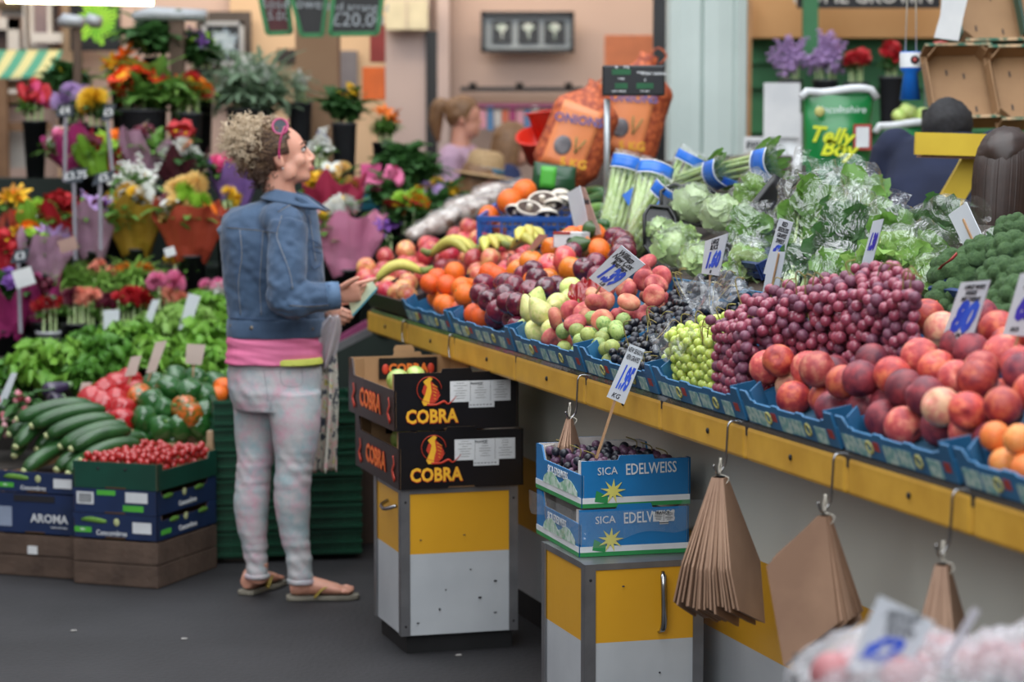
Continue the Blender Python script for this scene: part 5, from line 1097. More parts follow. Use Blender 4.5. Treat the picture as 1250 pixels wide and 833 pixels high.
# broccoli
m_broc = mat('broccoli', '#5c7d48', .85, '#385a34', 9, .9, bump=1.0, bscale=34, rnd=1); m_brst = mat('broccoli stalk', '#9fb878', .5, '#7f9f5c', 10)
def floret_fn(seed):
    r_ = random.Random(seed); cs = []
    for i in range(20):
        z = 1 - 1.15 * (i + .5) / 20; a = 2.4 * i; q = math.sqrt(1 - z * z); cs.append((V((q * math.cos(a), q * math.sin(a), z)), r_.uniform(.3, .44)))
    def f(p):
        k = .78
        for c, r in cs:
            d = (p - c).length
            if d < r: k = max(k, .8 + .28 * math.sqrt(1 - (d / r) ** 2))
        k += .04 * nz(p, 11, seed); return V((p.x * k, p.y * k, (p.z if p.z > -.2 else -.2 + (p.z + .2) * .3) * k))
    return f
bmesh_ = []
for sd in (1, 2, 3):
    b = MB(); b.ball((0, 0, 0), 1, 80, 56, floret_fn(sd)); bmesh_.append(b.mesh('floret_crown', m_broc))
b = MB(); b.lathe([(.3, -.2), (.24, -.6), (.26, -1.0), (0, -1.02)], 9, lobes=5, la=.08)
for a in range(4): b.tube([(0, 0, -.6), (.4 * math.cos(a * 1.57), .4 * math.sin(a * 1.57), -.15)], [.12, .13], 6)
bst = b.mesh('stalk', m_brst); BRO = []
for px, py, t, r, rot in ((1168, 338, .66, .068, (.3, 0, 0)), (1160, 372, .6, .06, (.5, -.3, 0)), (1200, 322, .72, .066, (.2, .2, 1)), (1235, 318, .76, .07, (.3, .1, 2)), (1222, 345, .64, .06, (.3, .2, 3)), (1240, 372, .6, .066, (.5, .1, 4)), (1205, 385, .55, .058, (.5, .4, 5)), (1250, 345, .68, .06, (.3, 0, 1)), (1180, 392, .54, .05, (.7, -.2, 2)), (1238, 288, .84, .055, (1.4, .8, 0)), (1225, 400, .52, .052, (.6, 0, 3)), (1262, 400, .54, .055, (.6, 0, 1)), (1150, 350, .7, .055, (.4, -.5, 2))):
    o = thing('broccoli_head', '', 'broccoli', tuple(D(px, py, t)), 0, 'broccoli heads beside the 80 card', rot); mobj('floret_crown', bmesh_[len(BRO) % 3], o, scale=r); mobj('stalk', bst, o, scale=r); BRO.append(o)
for o, w_ in zip(BRO, ('head above the corner of the 80 card', 'head touching the left'.replace('left', 'outer') + ' edge of the 80 card', 'head under the blank tilted card', 'big head high up behind the 80 card', 'head between the two price cards', 'head beside the cut-off price card', 'head just behind the 80 card figures', 'head at the photo edge above the cut-off card', 'low head under the 80 card', 'topmost head lying on its side with pale stalk showing', 'lowest head between the two cards', 'head hidden mostly by the cut-off card', 'head nearest the carrots')): o['label'] = 'dark green broccoli ' + w_.replace('nearest', 'closest to')
m_car = mat('carrot', '#d9703a', .45, '#c65c28', 30)
for i, (x0, y0, x1, y1) in enumerate(((1112, 388, 1146, 374), (1110, 380, 1144, 368), (1118, 392, 1140, 384))):
    longveg('carrot', 'slim orange carrot by the broccoli crate, ' + ('lowest' if i == 2 else 'middle' if i == 0 else 'topmost') + ' of three', D(x0, y0, .5), D(x1, y1, .53), .009, m_car, 0, 'carrot', None, .5)
# films over the grapes
m_gf = film('grape film', '#dfe6ee', .06, .08, .5, 7)
def cover(label, q, t0, t1, lift, seed, m):
    A, B_, C_, E = [ct(*S(x, y, .12), 0) for x, y in q]; 
    def f(u, v):
        p = A.lerp(B_, u).lerp(E.lerp(C_, u), v); s_, t_ = st(V((p.x, p.y, .95))); z = deck(t_) + lift + .05 * nz((u * 3.2, v * 3.2, 0), 1, seed) + .014 * nz((u * 7, v * 6, 0), 1, seed) + .008 * abs(math.sin(u * 9 + v * 6 + seed)) 
        return (p.x, p.y, z)
    b = MB(); b.sheet(f, 36, 30); o = b.build('clear_film', m); tag(o, label, 'plastic film'); return o
cover('crumpled clear film lying over the front of the black grapes', [(788, 418), (850, 395), (862, 430), (806, 440)], 0, 0, .13, 3, m_gf)
cover('crumpled clear film over bagged grapes behind the green grapes', [(820, 372), (905, 352), (925, 385), (850, 405)], 0, 0, .16, 7, m_gf)
p = D(716, 356, .2); crumple('red_wrapper', 'crumpled red tissue wrapper on the dark apples below the slanted card', p + V((0, 0, -.01)), .11, .1, .05, m_wrap, 3, 'wrapper')
p = D(935, 492, .07); crumple('red_wrapper', 'small scrap of red wrapper at the corner of the peach tray', p, .08, .05, .03, m_wrap, 5, 'wrapper')
# ---------------------------------------------------------------- vegetable stall on the woman's other side
AL = math.radians(-20); fL = V((math.cos(AL), math.sin(AL), 0)); gL = V((-math.sin(AL), math.cos(AL), 0))
KC = onz(193, 720, 0); CW, CD = .34, .46
m_crate = mat('old crate wood', '#5c4a3e', .8, '#43342b', 9, .7, bump=.4, bscale=40); m_dblue = mat('dark blue card', '#1c2f56', .45, '#172848', 5, bump=.05); m_dgreen = mat('dark green card', '#0f4638', .45, '#0c3a2e', 5)
m_lime = mat('lime print', '#4fae3c', .5); m_cuc = mat('cucumber skin', '#2f5a2b', .35, '#1d3f1c', 16, .8, rnd=1, coat=.15); m_cucp = mat('cucumber print', '#6f9a3e', .5, '#4c7a2c', 10)
def wooden_crate(label, org, w, d, h):
    o = thing('wooden_crate', label, 'wooden crate', tuple(org), AL); k = 2
    b = MB(); b.box((w / 2, d / 2, .008), (w - .02, d - .02, .014)); b.build('base', m_crate, o)
    for i in range(k):
        z = h * (i + .5) / k; hh = h / k - .004
        for (c, dd) in (((w / 2, .006, z), (w, .012, hh)), ((w / 2, d - .006, z), (w, .012, hh)), ((.006, d / 2, z), (.012, d - .024, hh)), ((w - .006, d / 2, z), (.012, d - .024, hh))):
            b = MB(); b.box(c, dd); b.build('side_board', m_crate, o, bevel=.002)
    for x in (.02, w - .02):
        for y in (.02, d - .02): b = MB(); b.box((x, y, h / 2), (.024, .024, h + .004)); b.build('corner_post', m_crate, o)
    return o
def flat_box(label, org, w, d, h, m, deco, rzz=None, low=None):
    o = thing('produce_box', label, 'cardboard box', tuple(org), AL if rzz is None else rzz); f, l = open_box(o, w, d, h, low or h - .02, m, m_kraft, tab=False)
    r = [c for c in o.children if c.name.startswith('side_panel')][1]; deco(o, f, r, w, d, h); return o
def conc(o, f, r, w, d, h):
    F = lambda x, z, y=-.0015: plane_M((x, y, z), (1, 0, 0), (0, 0, 1)); G = lambda y, z: plane_M((w + .0015, y, z), (0, 1, 0), (0, 0, 1))
    b = MB(); b.box((w * .82, -.001, h * .5), (w * .22, .0015, h * .45)); b.build('paper_label', m_wpr, f)
    b = MB(); b.box((w * .12, -.001, h * .32), (w * .2, .0015, h * .22)); k = b.build('green_patch', m_lime, f); text('BIO', h * .14, F(w * .12, h * .32, -.002), m_wpr, k)
    b = MB(); b.tube([(w * (.1 + .06 * i), -.001, h * (.72 + .03 * math.sin(i))) for i in range(6)], [.004, .009, .01, .01, .009, .005], 6, flat=.25, up=V((0, 1, 0))); b.build('printed_cucumber', m_cucp, f)
    b = MB(); b.ball((w * .52, -.001, h * .68), (.012, .0015, .014), 10, 6); b.build('printed_slice', MATS['cut end'], f)
    text('Concombres', h * .3, F(w * .46, h * .22), m_wpr, f, bold=.015, xs=.9)
    text('Concombres', h * .3, G(d * .5, h * .26), m_wpr, r, bold=.015, xs=1)
    b = MB(); b.box((w + .001, d * .14, h * .3), (.0015, d * .16, h * .2)); b.build('green_patch', m_lime, r)
    for c in (.2, .68): b = MB(); b.tube([(w + .001, d * (c + .04 * i), h * .72) for i in range(5)], [.004, .009, .01, .009, .005], 6, flat=.25, up=V((1, 0, 0))); b.build('printed_cucumber', m_cucp, r)
    b = MB(); b.ball((w + .001, d * .47, h * .7), (.0015, .016, .014), 10, 6); b.build('printed_slice', MATS['cut end'], r)
def barc(o, f, r, w, d, h):
    b = MB(); b.box((w * .15, -.001, h * .6), (w * .2, .0015, h * .5)); k = b.build('paper_label', m_wpr, f); b = MB(); [b.box((w * (.08 + .012 * i), -.002, h * .6), (.0018, .001, h * .38)) for i in range(13)]; b.build('barcode', m_pen, k)
    b = MB(); b.box((w * .4, -.001, h * .85), (w * .22, .0015, h * .2)); b.build('green_patch', m_lime, f); b = MB(); b.box((w * .76, -.001, h * .7), (w * .26, .0015, h * .42)); b.build('paper_label', m_wpr, f); b = MB(); b.box((w * .72, -.001, h * .25), (w * .24, .0015, h * .24)); b.build('green_patch', m_lime, f)
    text('Concombres', h * .3, plane_M((w + .0015, d * .5, h * .26), (0, 1, 0), (0, 0, 1)), m_wpr, r, bold=.015)
    for c in (.1, .62): b = MB(); b.tube([(w + .001, d * (c + .04 * i), h * .72) for i in range(5)], [.004, .009, .01, .009, .005], 6, flat=.25, up=V((1, 0, 0))); b.build('printed_cucumber', m_cucp, r)
    b = MB(); b.ball((w + .001, d * .45, h * .7), (.0015, .016, .014), 10, 6); b.build('printed_slice', MATS['cut end'], r)
def plain(o, f, r, w, d, h):
    for q in ((w * .3, 0), (w * .62, 0)):
        b = MB(); b.ball((q[0], -.001, h * .75), (.006, .0015, .006), 8, 5); b.build('hand_hole', m_pen, f)
def aroma(o, f, r, w, d, h):
    text('AROMA', h * .3, plane_M((w * .68, -.0015, h * .38), (1, 0, 0), (0, 0, 1)), m_wpr, f, bold=.02); text('fresh and tasty', h * .08, plane_M((w * .8, -.0015, h * .18), (1, 0, 0), (0, 0, 1)), m_wpr, f)
    b = MB(); b.box((w * .12, -.001, h * .4), (w * .2, .0015, h * .5)); b.build('paper_label', mat('grey label', '#8f9bb0', .6), f)
    b = MB(); b.box((w * .5, -.001, h * .88), (w * .5, .002, h * .16)); b.build('hand_slot', m_pen, f)
org = KC - fL * CW
def up(z, dx=0, dy=0): return org + fL * dx + gL * dy + V((0, 0, z))
wooden_crate('dark old wooden crate on the floor under the tomato boxes', up(.001), CW, CD, .165)
flat_box('dark blue cucumber box lying on the wooden crate', up(.172), CW, CD, .088, m_dblue, conc)
flat_box('dark blue cucumber box with a barcode label, second above the crate', up(.262), CW, CD, .088, m_dblue, barc)
TB = flat_box('dark green open box filled with cherry tomatoes', up(.352, .002), CW + .003, CD, .095, m_dgreen, plain, low=.07)
o2 = org - fL * (CW + .025) + gL * .06; o2 = V((o2.x, o2.y, 0))
def up2(z, dx=0): return o2 + fL * dx + V((0, 0, z))
wooden_crate('dark old wooden crate with a small white tag, under the aroma box', up2(.001), CW, CD, .155)
b = MB(); q = up2(.1, .16) - gL * .002; b.box((q.x, q.y, q.z), (.04, .003, .03), rz=AL); o = b.build('paper_tag', m_wpaper); tag(o, 'small white tag on the dark wooden crate', 'tag')
flat_box('dark blue aroma box with a long dark hand slot', up2(.162), CW, CD, .145, m_dblue, aroma)
CB = flat_box('shallow dark blue box under the heap of cucumbers', up2(.312, .01), CW, CD, .075, m_dblue, conc, low=.06)
# cherry tomatoes
m_tom = mat('tomato skin', '#b02020', .22, '#961818', 3, .8, coat=.4, rnd=1, sss=.08)
tme = MB().ball((0, 0, 0), 1, 12, 8, lambda p: V((p.x, p.y, p.z * 1.12))).mesh('cherry_tomato', m_tom); rl = random.Random(9); TOM = []
pp = boxpile(TB, .012, CW - .01, .012, CD - .012, .012, .0145, 1150, .112, 6)
for p in pp: o = mobj('cherry_tomato', tme, None, p, quat=rq(rl), scale=.0145); o['category'] = 'cherry tomato'; o['group'] = 'cherry tomatoes in the dark green box'; TOM.append(o)
# cucumbers
k = 0; CUC = []
for px0, py0, px1, py1, Y in ((22, 512, 112, 494, 8.95), (40, 520, 128, 500, 8.9), (58, 532, 140, 512, 8.85), (75, 545, 154, 520, 8.8), (88, 548, 140, 532, 8.76), (100, 562, 150, 548, 8.72), (55, 560, 90, 530, 8.85), (20, 545, 50, 522, 8.88), (40, 570, 78, 548, 8.8), (70, 573, 108, 552, 8.76), (18, 556, 38, 528, 8.92), (108, 556, 152, 542, 8.85), (30, 575, 62, 558, 8.75), (84, 578, 110, 562, 8.7), (46, 548, 82, 522, 8.95), (12, 530, 60, 512, 9.0)):
    d = V((1, .12, 0)); a, c = at(px0, py0, Y), at(px1, py1, Y + .1)
    if (c - a).length < .22: c = a + (c - a).normalized() * .24
    o = longveg('cucumber', '', a, c, .029, m_cuc, .02, 'cucumber', 'cucumbers heaped on the shallow blue box', .85); CUC.append(o)
# lettuces, peppers etc stand on a stepped stand
m_stand = mat('stand board', '#2c251f', .8, '#1f1a16', 4)
sd = thing('display_stand', 'dark stepped stand carrying peppers and lettuces at the photo side', 'stand', (0, 0, 0))
for nm, x0, x1, y0, y1, h in (('step', -2.4, -.98, 9.02, 9.55, .36), ('step', -2.6, -1.0, 9.56, 10.0, .5), ('step', -2.7, -.95, 10.01, 10.36, .66)):
    b = MB(); b.box(((x0 + x1) / 2, (y0 + y1) / 2, h / 2), (x1 - x0, y1 - y0, h)); b.build(nm, m_stand, sd, bevel=.01)
pc = thing('pepper_crate', 'pale wooden crate with corner posts holding green peppers', 'wooden crate', tuple(at(207, 558, 9.0))); pc.location.z = .405; pc.rotation_euler = (0, 0, math.radians(-8)); m_pw = mat('poplar wood', '#b79b7c', .7, '#a0835f', 8)
for c, d in (((0, 0, .03), (.33, .006, .045)), ((0, .3, .03), (.33, .006, .045)), ((-.165, .15, .03), (.006, .3, .045)), ((.165, .15, .03), (.006, .3, .045))): b = MB(); b.box(c, d); b.build('side_board', m_pw, pc)
b = MB(); b.box((0, .15, .006), (.33, .3, .008)); b.build('base', m_pw, pc)
for x in (-.155, .155):
    for y in (.01, .29): b = MB(); b.box((x, y, .05), (.022, .022, .1)); b.build('corner_post', m_pw, pc)
def pepper_fn(p):
    a = math.atan2(p.y, p.x); q = dimple(p, .32, .16, .34); k = 1 + .1 * math.cos(3.5 * a if False else 4 * a) * (.6 + .4 * -p.z); k *= 1 - .12 * max(0, -p.z); return V((q.x * k, q.y * k, q.z * 1.2))
m_pg = mat('green pepper', '#1f4a22', .18, '#2d6429', 2, .9, coat=.5, rnd=1); m_pr = mat('red pepper', '#b81c22', .18, '#9a141c', 2, .9, coat=.5, rnd=1); m_po = mat('turning pepper', '#2f5a24', .18, '#d2601e', 3, .4, coat=.5, rnd=1)
pme = shared('pepper', fmesh('pep', pepper_fn, 28, 14), [m_pg, m_pr, m_po]); b = MB(); b.tube([(0, 0, .55), (.05, 0, .85), (.16, .03, 1.1)], [.16, .1, .12], 7); pst = b.mesh('stem', mat('pepper stem', '#5f8a38', .5))
PEP = []; PEPR = []
def peps(lst, i_, r, out, grp):
    for px, py, Y, *k in lst: o = mobj('bell_pepper', pme[k[0] if k else i_], None, at(px, py, Y), quat=rq(rl), scale=r); mobj('stem', pst, o); o['category'] = 'pepper'; o['group'] = grp; out.append(o); o['_c'] = ('dark green', 'glossy red', 'green turning orange')[k[0] if k else i_]
peps([(176, 512, 9.12), (196, 524, 9.1), (220, 522, 9.1), (243, 520, 9.12), (168, 540, 9.1), (184, 490, 9.2), (200, 500, 9.18), (226, 498, 9.16, 2), (250, 505, 9.2), (206, 474, 9.28), (190, 470, 9.34), (232, 478, 9.26), (250, 484, 9.28), (215, 462, 9.36), (238, 464, 9.38), (255, 530, 9.14), (262, 468, 9.4), (170, 484, 9.28, 2), (258, 516, 9.3), (232, 508, 9.1, 2), (212, 538, 9.14), (186, 538, 9.14)], 0, .05, PEP, 'green peppers heaped in the pale crate')
peps([(128, 478, 9.3), (143, 470, 9.36), (158, 466, 9.4), (140, 490, 9.26), (125, 494, 9.2), (112, 488, 9.22), (164, 480, 9.34), (150, 500, 9.16, 1), (148, 513, 9.12), (132, 508, 9.2), (112, 505, 9.2)], 1, .052, PEPR, 'red peppers beside the cucumbers')
for px, py, Y, lb in ((272, 472, 9.35, 'orange tomato peeping out behind the woman, upper'), (266, 482, 9.3, 'orange tomato peeping out behind the woman, lower')): o = mobj('tomato', oranges[0], None, at(px, py, Y), scale=.038); tag(o, lb, 'tomato')
# aubergines, radishes
m_aub = mat('aubergine skin', '#3a2f4a', .2, '#221a30', 3, coat=.5)
for x0, y0, x1, y1, Y, lb in ((52, 480, 85, 470, 9.5, 'dark aubergine lying above the cucumbers'), (60, 492, 78, 486, 9.4, 'short aubergine beside the cucumber heap')):
    a, c = at(x0, y0, Y), at(x1, y1, Y + .05); o = thing('aubergine', lb, 'aubergine', tuple(a)); d = c - a; b = MB(); b.tube([d * (i / 8) for i in range(9)], [.015, .034, .038, .036, .032, .027, .022, .018, .01], 14); b.build('body', m_aub, o); b = MB(); b.tube([d * .95, d * 1.1], [.02, .008], 6); b.build('stalk', mat('aubergine stalk', '#7d9a6c', .6), o)
m_rad = mat('radish', '#b02a44', .35, '#d8a0a8', 5, .4, rnd=1)
for i, (px, py, Y, lb) in enumerate(((14, 520, 9.25, 'bunch of radishes with leaves at the photo edge'), (26, 492, 9.35, 'bunch of radishes above the cucumbers'))):
    o = thing('radish_bunch', lb, 'radishes', tuple(at(px, py, Y))); b = MB()
    for j in range(40): a = rl.random() * 6.3; leaf(b, (rl.uniform(-.04, .04), rl.uniform(-.03, .03), 0), (math.cos(a), math.sin(a), rl.uniform(-.2, .9)), (0, 0, 1), rl.uniform(.08, .16), .035, .4, .2, seed=j)
    b.build('leaf_bunch', m_leafd, o)
    for j in range(12): q = MB(); q.ball((rl.uniform(-.08, .05), rl.uniform(-.06, 0), rl.uniform(-.04, .05)), (.013, .013, .016), 9, 6); q.build('radish', m_rad, o)
# lettuces
m_let = leafmat('lettuce fresh', '#95c650', '#5f9e34', 14, .45, .4); m_letd = leafmat('lettuce deep', '#6aa23e', '#447e2c', 14, .45, .35)
def lettuce(label, px, py, Y, r, m, seed, ruf=.3, cat='lettuce'):
    o = thing('lettuce', label, cat, tuple(at(px, py, Y))); r_ = random.Random(seed); b = MB(); b.ball((0, 0, -.3 * r), (r * .5, r * .5, r * .5), 12, 8)
    for ring, (k, el, L_) in enumerate(((11, .12, 1.15), (10, .5, 1.15), (9, .9, 1.05), (6, 1.25, .8))):
        for i in range(k):
            a = 2 * PI * (i + .5 * ring) / k + r_.uniform(-.2, .2); e = el + r_.uniform(-.12, .12); d = V((math.cos(a) * math.cos(e), math.sin(a) * math.cos(e), math.sin(e))); n = V((-math.cos(a) * math.sin(e), -math.sin(a) * math.sin(e), math.cos(e)))
            leaf(b, d * r * .08, d, n, r * L_ * r_.uniform(.9, 1.1), r * .95, r_.uniform(.15, .5), ruf, 9, 8, r_.random() * 9, tip=.05)
    b.jitter(r * .12, 5 / r); b.build('leaf_head', m, o)
    b = MB(); b.tube([(0, 0, -.5 * r), (0, 0, .3 * r)], [.1 * r, .2 * r], 7); b.build('core', m_leafp, o); return o
for i, (px, py, Y, r, m, lb) in enumerate(((62, 452, 9.75, .15, m_let, 'big frilly lettuce with pale heart at the photo edge of the row'), (20, 465, 9.85, .12, m_letd, 'darker frilly lettuce cut by the photo edge'), (100, 462, 9.7, .1, m_letd, 'low dark lettuce between frilly head and red peppers'), (128, 440, 9.85, .13, m_letd, 'dark loose lettuce behind the red peppers'), (160, 425, 10.0, .13, m_let, 'light green lettuce in the middle of the row'), (196, 440, 9.8, .12, m_let, 'pale lettuce directly above the green peppers'), (190, 410, 10.2, .12, m_leafl, 'pale smooth lettuce behind the white cards'), (232, 400, 10.3, .13, m_leafl, 'pale lettuce at the back by the pink carnations'), (256, 425, 10.0, .14, m_let, 'bright lettuce close behind the woman'), (262, 385, 10.4, .13, m_let, 'topmost bright lettuce touching the denim jacket in view'), (232, 450, 9.75, .11, m_let, 'small bright lettuce behind the green peppers'), (110, 425, 10.1, .1, m_letd, 'small dark lettuce under the red carnations'), (270, 450, 9.8, .11, m_let, 'lettuce low beside the pink top'))):
    lettuce(lb, px, py, Y, r, m, 40 + i)
# plain cards on sticks among them
for q, lb in (([(126, 379), (146, 378), (145, 413), (127, 415)], 'upright white card in the lettuces nearer the photo edge'), ([(186, 366), (195, 366), (184, 397), (174, 397)], 'narrow white card leaning in front of the carnations'), ([(230, 358), (245, 362), (230, 406), (218, 402)], 'tallest white card leaning beside the denim jacket'), ([(190, 418), (204, 416), (190, 454), (178, 456)], 'pinkish card leaning above the peppers'), ([(228, 420), (251, 421), (246, 446), (226, 444)], 'folded pinkish card behind the peppers'), ([(14, 455), (21, 456), (4, 500), (-6, 498)], 'card leaning at the photo edge above the radishes'), ([(100, 467), (112, 467), (104, 492), (93, 491)], 'small brownish card beside the red peppers'), ([(160, 436), (173, 434), (166, 458), (152, 460)], 'small pink card tucked behind the red peppers'), ([(143, 511), (152, 513), (150, 538), (141, 538)], 'narrow wooden card in front of the red peppers')):
    q = [(x, y) for x, y in q]; cx = (q[2][0] + q[3][0]) / 2; cy = q[2][1]; Yc = 9.7 if cy < 430 else 9.3
    if 'narrow wooden' in lb: Yc = 8.98
    if cy < 416: Yc = 10.05
    card(lb.replace('nearer', 'close to'), q, 0, stick=((cx + (q[0][0] - q[3][0]) * .5, (q[0][1] + cy) / 2), (cx + (q[3][0] - q[0][0]) * .35, cy + 14)), Y=Yc, m=mat('worn card', '#c9b8ad', .7, '#bcaaa0', 5) if ('pink' in lb or 'wood' in lb or 'brown' in lb) else m_card)
# green plastic crates behind the woman
gp = onz(262, 690, 0); gq = onz(441, 684, 0); ga = math.atan2(gq.y - gp.y, gq.x - gp.x); gw = (gq - gp).length
m_pg2 = mat('crate green', '#0d4a32', .4, '#0a3a28', 4)
for i in range(6):
    o = thing('plastic_crate', 'dark green plastic crate behind the legs, %s of the stack' % (['bottom', 'second', 'third', 'fourth', 'fifth', 'top'][i]), 'crate', (gp.x, gp.y + .02, .02 + i * .1), ga + (.012 * (-1) ** i)); h = .098; w = gw; d = .36
    b = MB(); b.box((w / 2, d / 2, .006), (w - .01, d - .01, .01)); b.build('base', m_pg2, o)
    for (c, dd, nx) in (((w / 2, .006, h / 2), (w, .01, h), 1), ((w / 2, d - .006, h / 2), (w, .01, h), 1), ((.006, d / 2, h / 2), (.01, d, h), 0), ((w - .006, d / 2, h / 2), (.01, d, h), 0)):
        b = MB(); b.box(c, dd)
        for z in (.012, h - .008, h * .5): b.box((c[0], c[1] - (.006 if nx and c[1] < .1 else 0), z), (dd[0] + (0 if nx else .012), dd[1] + (.012 if nx else 0), .009))
        if nx:
            for j in range(13): b.box((c[0] - w / 2 + w * (j + .5) / 13, c[1] - (.004 if c[1] < .1 else -.004), h / 2), (.006, .01, h * .9))
        b.build('side_wall', m_pg2, o)
# dark trolley frame beneath the stack and dark box beside the lettuces
for a_, c_ in (((278, 690), (262, 560)),):
    b = MB(); b.beam(at(262, 700, 8.98) * 1, at(282, 600, 8.98), .012, .012); 
# things glimpsed behind the woman at the counter's end
b = MB(); b.box((0, 0, 0), (.5, .35, .05)); o = b.build('cardboard_flap', mat('brown box', '#4f3d33', .8)); o.location = (-.72, 9.6, .45); tag(o, 'brown box lid in shade behind the woman under the counter end', 'box')
b = MB(); b.box((-.75, 9.6, .21), (.45, .3, .42)); o = b.build('brown_box', mat('brown box', '#4f3d33', .8)); tag(o, 'brown box in shade behind the green crates', 'box')
b = MB(); b.beam(at(380, 440, 9.6), at(452, 404, 9.6), .05, .03); o = b.build('metal_rail', m_alu); tag(o, 'grey metal rail between the woman and the counter end', 'rail'); 
b = MB(); b.beam(at(388, 432, 9.9), at(450, 396, 9.9), .09, .04); o = b.build('magenta_strip', MATS['magenta']); tag(o, 'magenta strip behind the hanging scarf', 'strip')
TOM = cull(TOM) if 0 else TOM
# ---------------------------------------------------------------- cherry tomatoes: only those in view
bpy.context.view_layer.update(); dg = bpy.context.evaluated_depsgraph_get(); dead = []
TOM = [o for o in TOM if shows(o, o.matrix_world.translation, .0145, 6) or dead.append(o)]
for o in dead: bpy.data.objects.remove(o)
rowlabels(TOM, 4.5, 'red cherry tomato, {n} from the cucumbers, {row}, in the dark green box')
rowlabels(CUC, 9, 'dark green cucumber, {n} from the photo edge, {row}, of the cucumber heap')
rowlabels(PEP, 13, '{c} pepper, {n} from the red ones, {row}, in the pale crate')
rowlabels(PEPR, 13, '{c} pepper, {n} from the radishes, {row}, beside the cucumbers')
# ---------------------------------------------------------------- the woman in the denim jacket
def fuse(b, name, m, parent, vox=.006, smooth=4, disp=None, sf=.6):
    """join overlapping shapes into one continuous skin"""
    me = b.mesh('t', m); o = bpy.data.objects.new('t', me); COL.objects.link(o)
    r = o.modifiers.new('r', 'REMESH'); r.mode = 'VOXEL'; r.voxel_size = vox; r.use_smooth_shade = True
    if smooth: s = o.modifiers.new('s', 'SMOOTH'); s.iterations = smooth; s.factor = sf
    dg = bpy.context.evaluated_depsgraph_get(); dg.update(); nm = bpy.data.meshes.new_from_object(o.evaluated_get(dg)); bpy.data.objects.remove(o)
    if disp:
        ns = [v.normal.copy() for v in nm.vertices]; cs = [v.co.copy() for v in nm.vertices]
        nm.vertices.foreach_set('co', [x for c, n_ in zip(cs, ns) for x in (c + n_ * disp(c))]); nm.update()
    nm.materials.clear(); nm.materials.append(m); nm.polygons.foreach_set('use_smooth', [True] * len(nm.polygons))
    q = bpy.data.objects.new(name, nm); COL.objects.link(q); q.parent = parent; return q
YW = 8.33
def WP(px, py, dy=0): return at(px, py, YW + dy)
def loft(b, secs, n=24, cap=True, M=None):
    """secs: (centre, rx, ry, yaw) stacked rings in horizontal planes, smoothed"""
    C = catmull([s[0] for s in secs], 5); RR = lerpn([(s[1], s[2], s[3] if len(s) > 3 else 0) for s in secs], 5)
    vs = []; fs = []
    for c, (rx, ry, yw) in zip(C, RR):
        for j in range(n):
            a = 2 * PI * j / n; x, y = rx * math.cos(a), ry * math.sin(a); vs.append(c + V((x * math.cos(yw) - y * math.sin(yw), x * math.sin(yw) + y * math.cos(yw), 0)))
    k = len(C)
    for i in range(k - 1):
        for j in range(n): a, e = i * n + j, i * n + (j + 1) % n; fs.append((a, e, e + n, a + n))
    if cap: fs.append(tuple(range(n - 1, -1, -1))); fs.append(tuple(range((k - 1) * n, k * n)))
    b.add(vs, fs, M)
wroot = thing('person', 'person in denim jacket, pink top and pale flowered jeans, looking up past the counter', 'person', (-.72, 8.33, 0)); wroot['category'] = 'person'
WO = V(wroot.location)
def L_(p): return V(p) - WO
m_skin = mat('skin', '#dba58e', .48, '#c68a74', 5, .9, sss=.15, bump=.05, bscale=80)
m_den = mat('denim', '#46607e', .8, '#2c4059', 5, .8, bump=.25, bscale=260, sheen=.2)
N = m_den.node_tree.nodes; Lk = m_den.node_tree.links
m_dend = mat('denim seam', '#34496a', .75, '#465f80', 60, .8); m_denl = mat('denim worn', '#5f7896', .75, '#486381', 30, .8); m_stitch = mat('jacket stitch', '#a8a08c', .8)
m_pink = mat('pink jersey', '#e57fa4', .75, '#d86a94', 5, .7)
m_jean = mat('flowered jeans', '#c9c6c8', .8, '#b9bcc2', 6, .8, bump=.15, bscale=150)
N = m_jean.node_tree.nodes; Lk = m_jean.node_tree.links; tc = N.new('ShaderNodeTexCoord'); n1 = N.new('ShaderNodeTexNoise'); n1.inputs['Scale'].default_value = 9; n1.inputs['Detail'].default_value = 6; n1.inputs['Roughness'].default_value = .7
n2 = N.new('ShaderNodeTexNoise'); n2.inputs['Scale'].default_value = 10; n2.inputs['Detail'].default_value = 6; n2.inputs['Roughness'].default_value = .7; ad = N.new('ShaderNodeVectorMath'); ad.inputs[1].default_value = (7, 3, 2); Lk.new(tc.outputs['Object'], ad.inputs[0]); Lk.new(tc.outputs['Object'], n1.inputs[0]); Lk.new(ad.outputs[0], n2.inputs[0])
r1 = N.new('ShaderNodeValToRGB'); r1.color_ramp.elements[0].position = .46; r1.color_ramp.elements[0].color = c4('#b8b5b6'); r1.color_ramp.elements[1].position = .66; r1.color_ramp.elements[1].color = c4('#c79aa8'); Lk.new(n1.outputs['Fac'], r1.inputs[0])
r2 = N.new('ShaderNodeValToRGB'); r2.color_ramp.elements[0].position = .46; r2.color_ramp.elements[0].color = (0, 0, 0, 1); r2.color_ramp.elements[1].position = .66; Lk.new(n2.outputs['Fac'], r2.inputs[0])
mx = N.new('ShaderNodeMixRGB'); mx.inputs[2].default_value = c4('#92abb0'); Lk.new(r2.outputs[0], mx.inputs[0]); Lk.new(r1.outputs[0], mx.inputs[1]); Lk.new(mx.outputs[0], N['Principled BSDF'].inputs['Base Color'])
